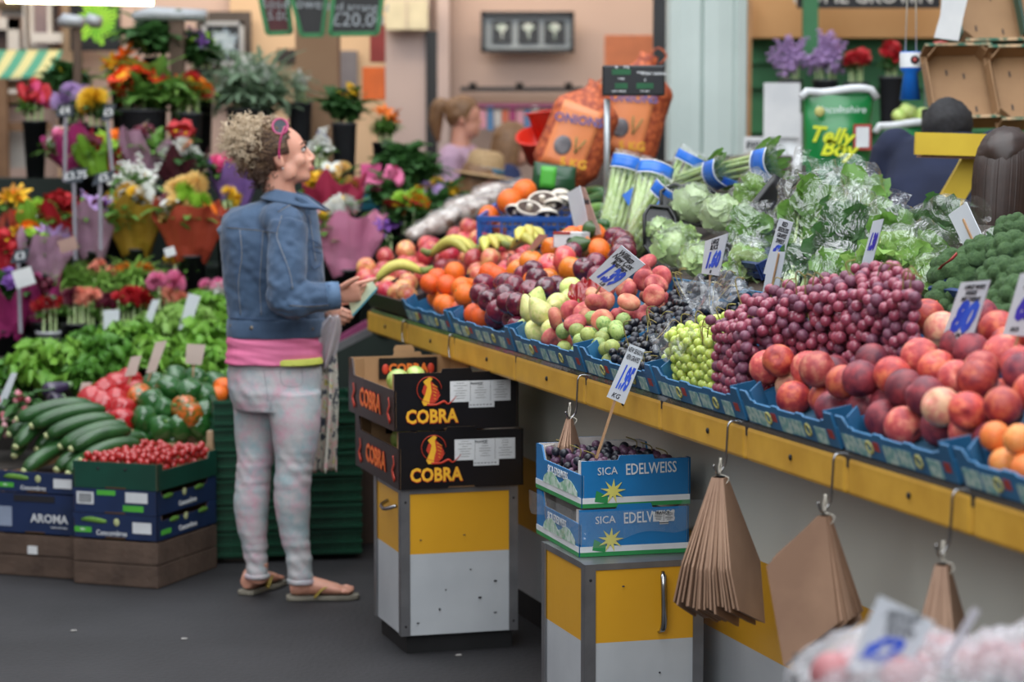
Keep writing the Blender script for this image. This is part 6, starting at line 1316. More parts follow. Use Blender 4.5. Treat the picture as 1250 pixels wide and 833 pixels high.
# --- legs / feet geometry
def leg_secs(lst, grow=0): return [(L_(WP(x, y, dy)), rx + grow, ry + grow) for x, y, dy, rx, ry in lst]
P_ = FPX / YW
RL = [(357, 478, -.04, .098, .095), (360, 510, -.05, .09, .09), (361, 540, -.05, .08, .082), (360, 565, -.05, .068, .072), (357, 590, -.05, .064, .07), (357, 615, -.045, .064, .072), (359, 645, -.04, .054, .06), (364, 675, -.04, .046, .05), (367, 700, -.04, .046, .05), (367, 709, -.04, .045, .049)]
LL = [(316, 478, .07, .098, .095), (315, 510, .06, .085, .09), (312, 540, .06, .072, .08), (311, 565, .05, .062, .07), (309, 590, .05, .062, .07), (307, 615, .05, .064, .07), (308, 645, .05, .053, .06), (312, 675, .05, .043, .048), (314, 698, .05, .042, .047), (314, 703, .05, .042, .047)]
PV = [(336, 436, 0, .155, .11), (335, 455, 0, .165, .12), (335, 478, 0, .163, .13), (337, 500, 0, .14, .12)]
def jdisp(p):
    w = p + WO; x, y, d = proj(w); k = 0
    for yc, s_, amp in ((565, 16, 1), (590, 10, .6), (690, 22, 1.4), (478, 14, .5), (660, 10, .5)): k += amp * math.exp(-((y - yc) / s_) ** 2)
    wv = noise.noise(V((p.x * 7, p.y * 7, p.z * 42))) * .5 + .5 * noise.noise(V((p.x * 10 + 3, p.y * 10, p.z * 26 + p.x * 30)))
    return wv * (.0022 + .0085 * k)
b = MB(); loft(b, leg_secs(RL)); loft(b, leg_secs(LL)); loft(b, leg_secs(PV))
jeans = fuse(b, 'jeans', m_jean, wroot, .0065, 4, jdisp)
# --- torso, arms: jacket
TS = [(350, 243, .02, .075, .07), (342, 250, .02, .115, .085), (334, 258, .02, .15, .1), (330, 272, .02, .17, .12), (331, 295, .01, .176, .13), (333, 320, .01, .178, .135), (335, 350, .01, .176, .132), (337, 378, .01, .168, .128), (337, 396, .01, .165, .128), (337, 408, .01, .165, .128)]
SH_, EL, WR = WP(352, 274, -.12), WP(350, 366, -.2), WP(410, 361, -.17)
SHL, ELL, WRL = WP(285, 272, .16), WP(320, 355, .26), WP(398, 376, .1)
def arm(b, A, E, Wd, rs, off=V()):
    pts = catmull([A, A.lerp(E, .5) + V((0, -.01, 0)), E, E.lerp(Wd, .5), Wd], 5); b.tube([L_(p) for p in pts], [x for x in lerpn(rs, 5)], 16)
def kdisp(p):
    w = p + WO; x, y, d = proj(w); k = .35
    for xc, yc, sx, sy, amp in ((350, 366, 30, 24, 1.2), (350, 300, 24, 18, .6), (300, 330, 30, 60, .5), (395, 360, 20, 16, .8), (330, 390, 60, 10, .6), (360, 262, 20, 14, .6)): k += amp * math.exp(-((x - xc) / sx) ** 2 - ((y - yc) / sy) ** 2)
    wv = noise.noise(V((p.x * 16, p.y * 12, p.z * 22 + p.x * 14))) * .7 + .4 * noise.noise(p * 45)
    return wv * .012 * k
b = MB(); loft(b, [(L_(WP(x, y, dy)), rx, ry, .25) for x, y, dy, rx, ry in TS], 28)
arm(b, SH_, EL, WR, [.07, .068, .062, .054, .043]); arm(b, SHL, ELL, WRL, [.066, .062, .056, .05, .042])
b.ball(L_(WP(344, 270, -.075)), (.082, .082, .07)); b.ball(L_(WP(297, 274, .09)), (.08, .08, .066))
jacket = fuse(b, 'denim_jacket', m_den, wroot, .0065, 9, kdisp)
def cast(o, px, py, lift=.001):
    me = o.data; 
    if o.name not in BV: BV[o.name] = BVHTree.FromPolygons([v.co for v in me.vertices], [tuple(p.vertices) for p in me.polygons])
    d = ray(px, py).normalized(); h, n, i, ds = BV[o.name].ray_cast(CAM - WO, d)
    return (h + n * lift) if h else None
BV = {}
def seam(o, pts, r, m, name, parent, lift=.0, n=6, flat=.5, closed=False):
    q = [cast(o, p.x, p.y, lift) for p in catmull([V((x, y, 0)) for x, y in pts], n)]; q = [p for p in q if p]
    if len(q) < 2: return
    b = MB(); b.tube(q, r, 6); return b.build(name, m, parent)
for pts in ([(277, 277), (300, 279), (322, 281), (338, 284)], [(320, 281), (318, 310), (316, 345), (318, 384)], [(292, 280), (294, 310), (290, 345), (293, 384)], [(343, 262), (337, 285), (341, 300), (352, 330), (356, 352)], [(376, 262), (380, 290), (384, 318)], [(338, 258), (352, 250), (366, 246)], [(384, 300), (394, 303)], [(352, 372), (375, 373), (404, 371)]):
    seam(jacket, pts, .0022, m_dend, 'seam', jacket, .0005); seam(jacket, [(x + 1.2, y + 1.2) for x, y in pts], .0007, m_stitch, 'stitching', jacket, .0012)
# waistband
def ring(o_src, secs, n, name, m, parent, z_amp=0, disp=None, vox=.005):
    b = MB(); loft(b, secs, 32); return fuse(b, name, m, parent, vox, 2, disp)
ring(None, [(L_(WP(337, 388, .01)), .17, .134, .25), (L_(WP(337, 399, .01)), .1735, .1365, .25), (L_(WP(337, 411, .01)), .171, .134, .25)], 0, 'waistband', m_den, jacket, disp=lambda p: .003 * noise.noise(p * 20))
for y in (388.5, 411): seam(jacket, [(281, y - 1), (310, y + 1), (345, y + 2), (372, y + 1)], .0018, m_dend, 'seam', jacket, .004)
for x, y in ((308, 400), (285, 398), (379, 402)):
    q = cast(jacket, x, y, .006)
    if q: b = MB(); b.ball(q, (.008, .004, .008), 10, 6); b.build('button', mat('metal button', '#7a7060', .35, metal=.8), jacket)
# cuffs, collar
d = (WR - EL).normalized(); b = MB(); b.tube([L_(WR - d * .035), L_(WR - d * .01), L_(WR + d * .012)], [.046, .0465, .044], 18, cap=False); b.build('cuff', m_denl, jacket, solid=.005)
d2 = (WRL - ELL).normalized(); b = MB(); b.tube([L_(WRL - d2 * .035), L_(WRL + d2 * .012)], [.044, .043], 16, cap=False); b.build('cuff', m_denl, jacket, solid=.005)
seam(jacket, [(400, 345), (404, 360), (402, 374)], .002, m_dend, 'seam', jacket, .001)
NK = WP(352, 240, 0)
def collar(u, v):
    a = -2.5 + u * 5.0; r = .066 + .028 * v + .012 * abs(math.sin(a)) * v; zz = .022 * math.cos(a / 1.0) * -0 + .0
    x = math.cos(a + PI) ; y = math.sin(a + PI)
    # opens towards the front (+x)
    return L_(NK) + V((x * r * 1.12 + .012 + .035 * v * (1 if abs(a) > 2.1 else 0), y * r, .028 - .034 * v - .045 * (abs(a) / 2.5) ** 2 * (.7 + .3 * v)))
b = MB(); b.sheet(collar, 28, 6); b.build('collar', m_den, jacket, solid=.006)
b = MB(); q = L_(WP(378, 252, -.06)); b.poly([L_(WP(360, 240, -.09)), L_(WP(370, 243, -.085)), L_(WP(389, 256, -.07)), L_(WP(374, 257, -.085))], .006); b.build('collar_point', m_den, jacket)
# pocket flap on the chest
for pts in ([(377, 292), (386, 296), (392, 300)], [(377, 300), (384, 306), (392, 309)], [(378, 300), (379, 322), (384, 328), (391, 322), (392, 309)]): seam(jacket, pts, .0018, m_dend, 'pocket_seam', jacket, .0008)
# pink top and yellow hem
b = MB(); loft(b, [(L_(WP(336, 398, 0)), .158, .118, .2), (L_(WP(335, 415, 0)), .164, .122, .2), (L_(WP(335, 430, 0)), .168, .127, .2), (L_(WP(335, 443, 0)), .171, .131, .2)], 30)
top = fuse(b, 'pink_top', m_pink, wroot, .005, 3, lambda p: .007 * noise.noise(V((p.x * 8, p.y * 8, p.z * 60 + p.x * 10))))
b = MB(); loft(b, [(L_(WP(352, 436, -.01)), .115, .115, .2), (L_(WP(354, 444, -.012)), .118, .121, .2)], 24); fuse(b, 'yellow_hem', mat('yellow vest', '#c9cf5a', .7), top, .005, 1)
# jeans details
for pts in ([(322, 452), (325, 470), (327, 490)], [(342, 452), (346, 470), (368, 470), (368, 450)], [(280, 447), (310, 451), (350, 451), (388, 447)], [(388, 455), (391, 500), (384, 550), (377, 600)], [(331, 485), (330, 520), (333, 556)]): seam(jeans, pts, .0015, mat('jean seam', '#a5a3a8', .8), 'seam', jeans, .0005)
for secs in ([(L_(WP(367, 706, -.04)), .049, .053), (L_(WP(368, 712, -.04)), .05, .055)], [(L_(WP(314, 700, .05)), .045, .05), (L_(WP(314, 706, .05)), .046, .051)]):
    b = MB(); loft(b, secs, 20); fuse(b, 'hem', m_jean, jeans, .005, 1)
# --- head. local frame: +x face direction, z up
HC = L_(WP(343, 190, 0)); yaw, pit = math.radians(6), math.radians(-12)
HM = Matrix.Translation(HC) @ Matrix.Rotation(yaw, 4, 'Z') @ Matrix.Rotation(pit, 4, 'Y')
b = MB()
def HB(c, r, rot=None, n=18): b.ball((0, 0, 0), r, n, 14, M=HM @ Matrix.Translation(V(c)) @ (rot or Matrix.Identity(4)))
RY = lambda a: Matrix.Rotation(math.radians(a), 4, 'Y')
HB((-.012, 0, .03), (.092, .074, .082)); HB((.03, 0, .018), (.058, .062, .07)); HB((.028, 0, -.03), (.056, .055, .068)); HB((.022, 0, -.062), (.056, .047, .042)); HB((.064, 0, -.088), (.023, .024, .02)); HB((.04, 0, -.082), (.04, .04, .024))
HB((.066, 0, -.04), (.026, .034, .042)); 
for s in (-1, 1):
    HB((.052, s * .034, -.028), (.03, .025, .026)); HB((.074, s * .026, .018), (.018, .022, .009)); HB((.0925, s * .011, -.036), (.011, .007, .0075)); HB((.012, s * .052, -.06), (.03, .01, .03))
    HB((-.01, s * .0735, -.014), (.017, .0065, .029), RY(-12)); HB((-.002, s * .074, -.03), (.01, .006, .012))
b.tube([HM @ V(p) for p in ((.08, 0, .022), (.088, 0, .004), (.098, 0, -.016), (.107, 0, -.031))], [(.009, .009), (.0075, .008), (.0085, .009), (.0098, .0095)], 10); HB((.104, 0, -.034), (.0105, .0098, .0085))
HB((.087, 0, -.0565), (.012, .02, .007)); HB((.0875, 0, -.068), (.011, .017, .0065)); HB((.088, 0, -.048), (.009, .012, .007))
neck = [HM @ V((-.022, 0, -.05)), L_(WP(340, 225, 0)), L_(WP(342, 240, .01)), L_(WP(341, 262, .01))]
b.tube(catmull(neck, 4), lerpn([.052, .053, .056, .075], 4), 20)
# body under the clothes, kept well inside them
loft(b, [(L_(WP(x, y, dy)), max(.03, rx - .04), max(.03, ry - .035), .25) for x, y, dy, rx, ry in TS], 20)
loft(b, [(L_(WP(x, y, dy)), rx - .035, ry - .03) for x, y, dy, rx, ry in [(337, 400, .01, .165, .128)] + PV], 20)
for Ls, gr in ((RL, -.018), (LL, -.018)): loft(b, leg_secs(Ls[:-1], gr))
arm(b, SH_ + V((-.02, .04, -.05)), EL, WR, [.04, .042, .04, .034, .027]); arm(b, SHL + V((.02, -.04, -.05)), ELL, WRL, [.038, .044, .038, .033, .027]); 
# hands
def hand(b, Wp, palm_dir, up_, side, fingers, thumb, s=1.0):
    pd = V(palm_dir).normalized(); sd = V(side); sd = (sd - pd * sd.dot(pd)).normalized(); nn = pd.cross(sd)
    c = Wp + pd * .045 * s; q = [Wp, Wp + pd * .02 * s, Wp + pd * .05 * s, Wp + pd * .085 * s]
    b.tube(q, [(.026 * s, .02 * s), (.033 * s, .018 * s), (.038 * s, .0155 * s), (.037 * s, .012 * s)], 14, up=nn.cross(pd).cross(pd) if 0 else nn)
    out = []
    for k, (off, L0, c1, c2, c3, sp) in enumerate(fingers):
        p = Wp + pd * (.082 - .006 * abs(k - 1.3)) * s + sd * off * s; dr = (pd + sd * sp).normalized(); pts = [Wp + pd * .05 * s + sd * off * .8 * s, p]
        for sg, (ln, an) in enumerate(((.45, c1), (.3, c2), (.25, c3))):
            dr = (Quaternion(sd, an) @ dr).normalized(); pts.append(pts[-1] + dr * L0 * ln * s)
        b.tube(pts, [.0095 * s, .0092 * s, .0086 * s, .0078 * s, .0062 * s], 9); b.ball(pts[-1], .0064 * s, 8, 6); out.append(pts[-1])
    tb = [Wp + pd * .022 * s + sd * thumb[0] * .55 * s]; dr = (pd * thumb[1] + sd * thumb[2] + nn * thumb[3]).normalized()
    for ln in (.035, .032, .026): tb.append(tb[-1] + dr * ln * s); dr = (dr + pd * .25).normalized()
    b.tube(tb, [.0135 * s, .012 * s, .0105 * s, .008 * s], 9); b.ball(tb[-1], .008 * s, 8, 6); out.append(tb[-1]); return out
# right hand: back of the hand towards the camera, forefinger pointing along the note, others curled
hd_ = (WP(450, 351, -.17) - WR).normalized()
fr = hand(b, L_(WR), hd_ + V((0, 0, -.05)), None, V((0, -.25, 1)), [(.027, .076, .05, .1, .1, .05), (.009, .08, .75, .8, .5, 0), (-.009, .074, .95, .9, .5, 0), (-.026, .06, 1.0, .9, .5, -.05)], (.04, .7, .5, .55), .95)
# left hand below, gripping the bag and keys
hl_ = (WP(424, 392, .02) - WRL).normalized()
fl2 = hand(b, L_(WRL), hl_, None, V((.2, .1, 1)), [(.026, .07, .8, .9, .5, 0), (.009, .074, .85, .9, .5, 0), (-.009, .07, .9, .9, .5, 0), (-.026, .056, .9, .9, .5, 0)], (.04, .7, .6, -.5), .92)
# feet
def foot(b, heel, toe, s=1):
    h, t = V(heel), V(toe); d = (t - h); L = d.length; d.normalize(); sd = V((-d.y, d.x, 0)); z0 = .016
    b.tube([h + d * .0 * L + V((0, 0, z0 + .03)), h + d * .1 * L + V((0, 0, z0 + .032)), h + d * .3 * L + V((0, 0, z0 + .036)), h + d * .52 * L + V((0, 0, z0 + .028)), h + d * .72 * L + V((0, 0, z0 + .02)), h + d * .84 * L + V((0, 0, z0 + .014))], [(.022, .024), (.031, .031), (.031, .034), (.036, .026), (.042, .019), (.036, .012)], 16, up=sd.cross(d) * -1 if 0 else V((0, 0, 1)))
    for i, (o_, l_, r_) in enumerate(((-.03, .17, .0125), (-.01, .17, .0095), (.006, .155, .009), (.021, .13, .0085), (.034, .1, .008))):
        p0 = h + d * .8 * L + sd * (o_ * s) * 1.0 + V((0, 0, z0 + .013)); p1 = p0 + d * l_ * L * .95; b.tube([p0, p0.lerp(p1, .5) + V((0, 0, .004)), p1], [r_, r_ * 1.05, r_ * .85], 8); b.ball(p1, r_ * .87, 8, 6)
RH, RT = onz(352, 733, 0) + V((.005, .0, 0)), onz(433, 731, 0); LH, LT = onz(300, 727, 0), onz(346, 711, 0)
LT = LH + (LT - LH).normalized() * .235
foot(b, L_(RH), L_(RT), -1); foot(b, L_(LH), L_(LT), -1)
for A_0, Hh, Tt in ((WP(366, 708, -.04), RH, RT), (WP(314, 704, .05), LH, LT)):
    dd = (Tt - Hh).normalized(); b.tube([L_(A_0) + V((0, 0, .05)), L_(A_0), L_(Hh + dd * .045 + V((0, 0, .06))), L_(Hh + dd * .06 + V((0, 0, .04)))], [.04, .038, .036, .032], 14)
body = fuse(b, 'body', m_skin, wroot, .0038, 2, lambda p: .0006 * noise.noise(p * 60), .5)
bm = bmesh.new(); bm.from_mesh(body.data); HI = HM.inverted(); reg = []
for v in bm.verts:
    q = HI @ v.co
    if q.z < -.13 or q.length > .2: continue
    k = 1.0
    for c, r in (((.1, 0, -.02), .026), ((.095, 0, .004), .016), ((.09, 0, -.062), .016), ((-.01, -.075, -.014), .028), ((-.01, .075, -.014), .028)): k = min(k, max(.06, ((q - V(c)).length - r * .6) / r))
    reg.append((v, min(1, k) * .55))
for it in range(26):
    nw = [(v, v.co.lerp(sum((e.other_vert(v).co for e in v.link_edges), V()) / len(v.link_edges), k)) for v, k in reg]
    for v, c in nw: v.co = c
bm.to_mesh(body.data); bm.free()
# flip-flops
m_sole = mat('sandal sole', '#8d8778', .7, '#6f6a5e', 10); m_strap = mat('gold strap', '#b8a04a', .35, '#8f7c34', 20, metal=.4)
for Hh, Tt, lb in ((RH, RT, 0), (LH, LT, 1)):
    d = (Tt - Hh).normalized(); sd = V((-d.y, d.x, 0)); L = (Tt - Hh).length; a = L_(Hh) - d * .012; P = []
    for u, w in ((0, .02), (.04, .032), (.2, .034), (.45, .034), (.7, .046), (.88, .044), (1.0, .03), (1.03, .012)): P.append((u, w))
    pts = [a + d * (u * (L + .02)) + sd * w for u, w in P] + [a + d * (u * (L + .02)) - sd * w for u, w in reversed(P)]
    b = MB(); b.poly([p + V((0, 0, .0095)) for p in pts], .015, V((0, 0, 1))); so = b.build('flip_flop', m_sole, wroot, bevel=.003)
    for sg in (-1, 1): b = MB(); b.tube(catmull([a + d * L * .86 + V((0, 0, .02)), a + d * L * .74 + sd * sg * .012 + V((0, 0, .048)), a + d * L * .58 + sd * sg * .032 + V((0, 0, .047)), a + d * L * .42 + sd * sg * .038 + V((0, 0, .014))], 4), [(.004, .003)] * 4 + [(.008, .003)] * 9, 8, up=V((0, 0, 1))); b.build('strap', m_strap, so)
# face parts
m_lip = mat('lips', '#b5645c', .45); m_eye = mat('eye white', '#cfc8c2', .2); m_iris = mat('iris', '#3b4a50', .2); m_brow = mat('brow', '#5c4030', .8); m_lash = mat('lash', '#2a1c16', .8)
for s in (-1, 1):
    b = MB(); b.ball((.0735, s * .0285, .004), (.0125, .0125, .0095), 12, 8, M=HM); e = b.build('eye', m_eye, body); b = MB(); b.ball((.083, s * .0265, .005), (.0052, .0062, .0066), 8, 6, M=HM); b.build('iris', m_iris, e)
    b = MB(); b.tube([HM @ V(p) for p in ((.089, s * .012, .0095), (.0885, s * .024, .0135), (.08, s * .037, .0115), (.072, s * .043, .006))], [.0026, .0034, .003, .0014], 6); b.build('eyelid', m_lash, body)
    b = MB(); b.tube([HM @ V(p) for p in ((.092, s * .013, .023), (.091, s * .025, .0285), (.083, s * .037, .0285), (.073, s * .045, .023))], [.0032, .0038, .0032, .0014], 6); b.build('eyebrow', m_brow, body)
b = MB(); b.tube([HM @ V(p) for p in ((.085, -.021, -.063), (.0965, -.008, -.0605), (.0985, 0, -.0615), (.0965, .008, -.0605), (.085, .021, -.063))], [.001, .0042, .0046, .0042, .001], 8); b.tube([HM @ V(p) for p in ((.085, -.019, -.0645), (.0965, -.007, -.0685), (.0985, 0, -.069), (.0965, .007, -.0685), (.085, .019, -.0645))], [.001, .0044, .005, .0044, .001], 8); b.build('lips', m_lip, body)
b = MB(); b.ball((-.004, -.081, -.044), .004, 8, 6, M=HM); b.build('earring', mat('silver', '#c9c9c9', .2, metal=1), body)
# hair: swept back cap plus a cloud of curls
m_hd = mat('hair brown', '#5a4232', .55, '#3d2b20', 30, .9, rnd=0); m_hb = mat('hair blond', '#dccab0', .5, '#b09878', 25, .9); m_hm = mat('hair mid', '#8a6e52', .5, '#6a503a', 25, .9)
rh = random.Random(12)
def capfn(p): return p
b = MB()
def hairline(q): # keep the skull side behind a slanted hairline
    return q.x < .052 - .1 * max(0, -q.z + .02) * 3.2 and q.z > -.075
hs = []; cap_c, cap_r = V((-.015, 0, .032)), (.098, .08, .088)
b.ball(cap_c, cap_r, 40, 28); keepf = []; cv = [V(p) for p in b.v]
for f in b.f:
    c = sum((cv[i] for i in f), V()) / len(f)
    if (c.z > .0 and c.x < .04 + .25 * (c.z - .07)) or (c.x < -.026 and c.z > -.06): keepf.append(f)
b.f = keepf; b.m = [0] * len(keepf); b.sm = [True] * len(keepf); b.v = [HM @ (p + noise.noise_vector(p * 40) * .003) for p in cv]; hair = b.build('hair', m_hd, body, solid=.004)
b = MB()
for i in range(150): # strands combed back
    a = rh.uniform(-1.45, 1.45); st_ = V((.038 * math.cos(a) * .9, .076 * math.sin(a), .05 + .055 * math.cos(a))); mid = V((-.03, .07 * math.sin(a), .1 * math.cos(a) + .035)); en = V((-.085, .02 * math.sin(a) * rh.random(), .055 + rh.uniform(-.03, .03)))
    off = V((rh.gauss(0, .003), rh.gauss(0, .003), rh.gauss(0, .002))); b.tube([HM @ (p + off) for p in catmull([st_, mid, en], 5)], .0018, 4, cap=False)
b.build('hair_strand', m_hm, hair)
def curls(name, m, n, C, rad, L0, r0, shell=.4):
    b = MB()
    for i in range(n):
        v = V((rh.gauss(0, 1), rh.gauss(0, 1), rh.gauss(0, 1))).normalized(); c = V(C) + V((v.x * rad[0], v.y * rad[1], v.z * rad[2])) * (rh.random() ** shell); ax = (v + V((rh.gauss(0, .5), rh.gauss(0, .5), rh.gauss(0, .5)))).normalized(); X, Y2 = frame_of(ax); rc = rh.uniform(.004, .008); ph = rh.random() * 6.3; tn = rh.uniform(1.2, 2.4); ln = L0 * rh.uniform(.6, 1.3)
        b.tube([HM @ (c + ax * (ln * k / 11) + X * (rc * math.cos(ph + 2 * PI * tn * k / 11)) + Y2 * (rc * math.sin(ph + 2 * PI * tn * k / 11))) for k in range(12)], r0, 4, cap=False)
    return b.build(name, m, hair)
b = MB(); b.ball((-.1, 0, .045), (.062, .056, .062), 16, 12, M=HM); b.ball((-.075, 0, -.03), (.045, .05, .06), 14, 10, M=HM); b.build('hair_bun', m_hd, hair)
curls('curly_hair', m_hb, 1000, (-.1, 0, .072), (.086, .076, .08), .03, .0013)
curls('curly_hair', m_hm, 300, (-.09, 0, .02), (.066, .062, .072), .028, .0014); curls('curly_hair', m_hd, 240, (-.068, 0, -.045), (.042, .052, .055), .03, .0015)
def cover_curls(name, m, n, r0):
    b = MB(); i = 0
    while i < n:
        v = V((rh.gauss(0, 1), rh.gauss(0, 1), rh.gauss(0, 1))).normalized(); c = cap_c + V((v.x * cap_r[0], v.y * cap_r[1], v.z * cap_r[2])) * 1.03
        if not ((c.z > .01 and c.x < .036 + .25 * (c.z - .07)) or (c.x < -.03 and c.z > -.06)): continue
        i += 1; ax = (V((-1, 0, .15)) - v * V((-1, 0, .15)).dot(v)).normalized(); X = v; Y2 = ax.cross(v); ph = rh.random() * 6.3; L0 = rh.uniform(.025, .05); rc = rh.uniform(.002, .0045)
        b.tube([HM @ (c + ax * (L0 * k / 10) + X * (rc * math.cos(ph + .9 * k)) + Y2 * (rc * math.sin(ph + .9 * k))) for k in range(11)], r0, 4, cap=False)
    b.build(name, m, hair)
cover_curls('curly_hair', m_hm, 420, .0014); cover_curls('curly_hair', m_hd, 260, .0015)
curls('curly_hair', m_hb, 160, (-.03, 0, .1), (.05, .06, .035), .022, .0012)
# sunglasses pushed up on the hair
m_sgf = mat('pink frame', '#b03068', .3, '#9a2458', 6, coat=.3); m_sgl = mat('dark lens', '#10131c', .35, '#1c2230', 3, spec=.3)
sg = thing('sunglasses', 'pink framed sunglasses pushed up on the curly hair', 'sunglasses', tuple(WO)); 
for s in (-1, 1):
    c = V((.018, s * .058, .098)); nrm = V((.25, s * .85, .5)).normalized(); X = V((0, 1, 0)); X = (X - nrm * X.dot(nrm)).normalized(); Y2 = nrm.cross(X)
    ringp = [HM @ (c + X * (.031 * math.cos(2 * PI * k / 18)) + Y2 * (.026 * math.sin(2 * PI * k / 18))) for k in range(19)]; b = MB(); b.tube(ringp, .0042, 6, cap=False); b.build('rim', m_sgf, sg)
    b = MB(); b.poly([p for p in ringp[:-1]], .002); b.build('lens', m_sgl, sg)
    b = MB(); b.tube([HM @ V(p) for p in catmull([(.036, s * .062, .094), (.018, s * .079, .07), (0, s * .086, .03), (-.008, s * .086, -.008)], 4)], [(.0028, .005)] * 13, 6); b.build('temple', m_sgf, sg)
b = MB(); b.tube([HM @ V((.05, -.008, .112)), HM @ V((.052, 0, .114)), HM @ V((.05, .008, .112))], .003, 6); b.build('bridge', m_sgf, sg)
# what she holds: folded note, keys, white bag and patterned scarf
m_note = mat('banknote', '#8fae9e', .6, '#c2b78e', 12, .8)
b = MB(); NQ = [WP(430, 386, -.17), WP(425, 365, -.13), WP(451, 339, -.12), WP(461, 352, -.17)]; b.poly(NQ, .0015); o = b.build('banknote', m_note); tag(o, 'folded greenish banknote held under the pointing finger', 'banknote'); b = MB(); b.beam(NQ[0] + V((0, -.002, 0)), NQ[3] + V((0, -.002, 0)), .004, .006); b.build('printed_edge', mat('note edge', '#3f7f8c', .6), o)
ky = thing('key', 'small metal key between the hand and the white bag', 'key', tuple(WP(400, 383, -.05))); b = MB(); b.beam((0, 0, .01), (.022, 0, -.012), .004, .002); b.build('blade', m_steel, ky); b = MB(); b.tube([V((-.006 + .009 * math.cos(a * PI / 5), 0, .016 + .009 * math.sin(a * PI / 5))) for a in range(11)], .0018, 5); b.build('bow', m_steel, ky)
def hang(name, label, L0, m, cat, wid, seed, y0=0):
    """cloth hanging in soft folds along a line of photo points"""
    pts = catmull([WP(x, y, dy) for x, y, dy in L0], 6); ws = lerpn(wid, 6); k = len(pts)
    def f(u, v):
        i = min(k - 1, int(v * (k - 1) + .5)); w = ws[i]; a = (u - .5) * 2
        return pts[i] + V((a * w, .022 * math.sin(a * 6 + seed + v * 2) * (.4 + v) + .02 * a, .004 * math.sin(u * 30)))
    b = MB(); b.sheet(f, 30, k - 1); o = b.build(name, m, solid=.002); return tag(o, label, cat)
hang('white_bag', 'thin white plastic bag bunched below the hands', [(408, 386, -.02), (402, 402, 0), (398, 425, .02), (395, 450, .04)], film('white bag film', '#f0ecf0', .75, .3, .4, 20), 'plastic bag', [.015, .04, .038, .02], 1)
m_scarf = mat('scarf', '#b9b4a8', .8, '#8d8a84', 20, .7)
N = m_scarf.node_tree.nodes; Lk = m_scarf.node_tree.links; tc = N.new('ShaderNodeTexCoord'); vo = N.new('ShaderNodeTexVoronoi'); vo.inputs['Scale'].default_value = 34; nn_ = N.new('ShaderNodeTexNoise'); nn_.inputs['Scale'].default_value = 22; nn_.inputs['Detail'].default_value = 4; Lk.new(tc.outputs['Object'], vo.inputs[0]); Lk.new(tc.outputs['Object'], nn_.inputs[0])
rp = N.new('ShaderNodeValToRGB'); cr = rp.color_ramp; cr.interpolation = 'CONSTANT'; cr.elements[0].color = c4('#3f4450'); cr.elements[1].position = .42; cr.elements[1].color = c4('#bdb9ac'); 
for ps_, cc in ((.52, '#c9a3a0'), (.58, '#b5b6aa'), (.64, '#b5a860'), (.68, '#5c5f68')): e_ = cr.elements.new(ps_); e_.color = c4(cc)
Lk.new(nn_.outputs['Fac'], rp.inputs[0]); Lk.new(rp.outputs[0], N['Principled BSDF'].inputs['Base Color'])
hang('patterned_scarf', 'patterned scarf hanging from the hands down to the knees', [(400, 400, .05), (399, 430, .06), (400, 480, .06), (398, 530, .06), (396, 576, .06)], m_scarf, 'scarf', [.025, .032, .035, .038, .042], 2)
# ---------------------------------------------------------------- flower stall
rf = random.Random(21)
FM = {}
def fcol(name, a, b_=None): return mat('petal ' + name, a, .6, b_ or a, 25, .8, sss=.05)
PC = {k: fcol(k, a, c) for k, a, c in (('red', '#c8202a', '#9a1420'), ('scarlet', '#ee4a20', '#d8341a'), ('orange', '#f08018', '#d9640f'), ('yellow', '#e8c02a', '#d8a418'), ('cream', '#e8cc88', '#d8a850'), ('white', '#e4e4e0', '#c8ccc4'), ('pink', '#dc7aa0', '#c85884'), ('rose', '#d84a7c', '#b83060'), ('peach', '#e89a84', '#d87a64'), ('lilac', '#b89ac8', '#9878b0'), ('purple', '#7a4a9c', '#5c3280'), ('maroon', '#6a1430', '#4a0c22'), ('lime', '#9cc83c', '#7cac28'), ('blue', '#4a5ab0', '#3a4890'))}
m_eyef = mat('flower eye', '#3a2414', .8)
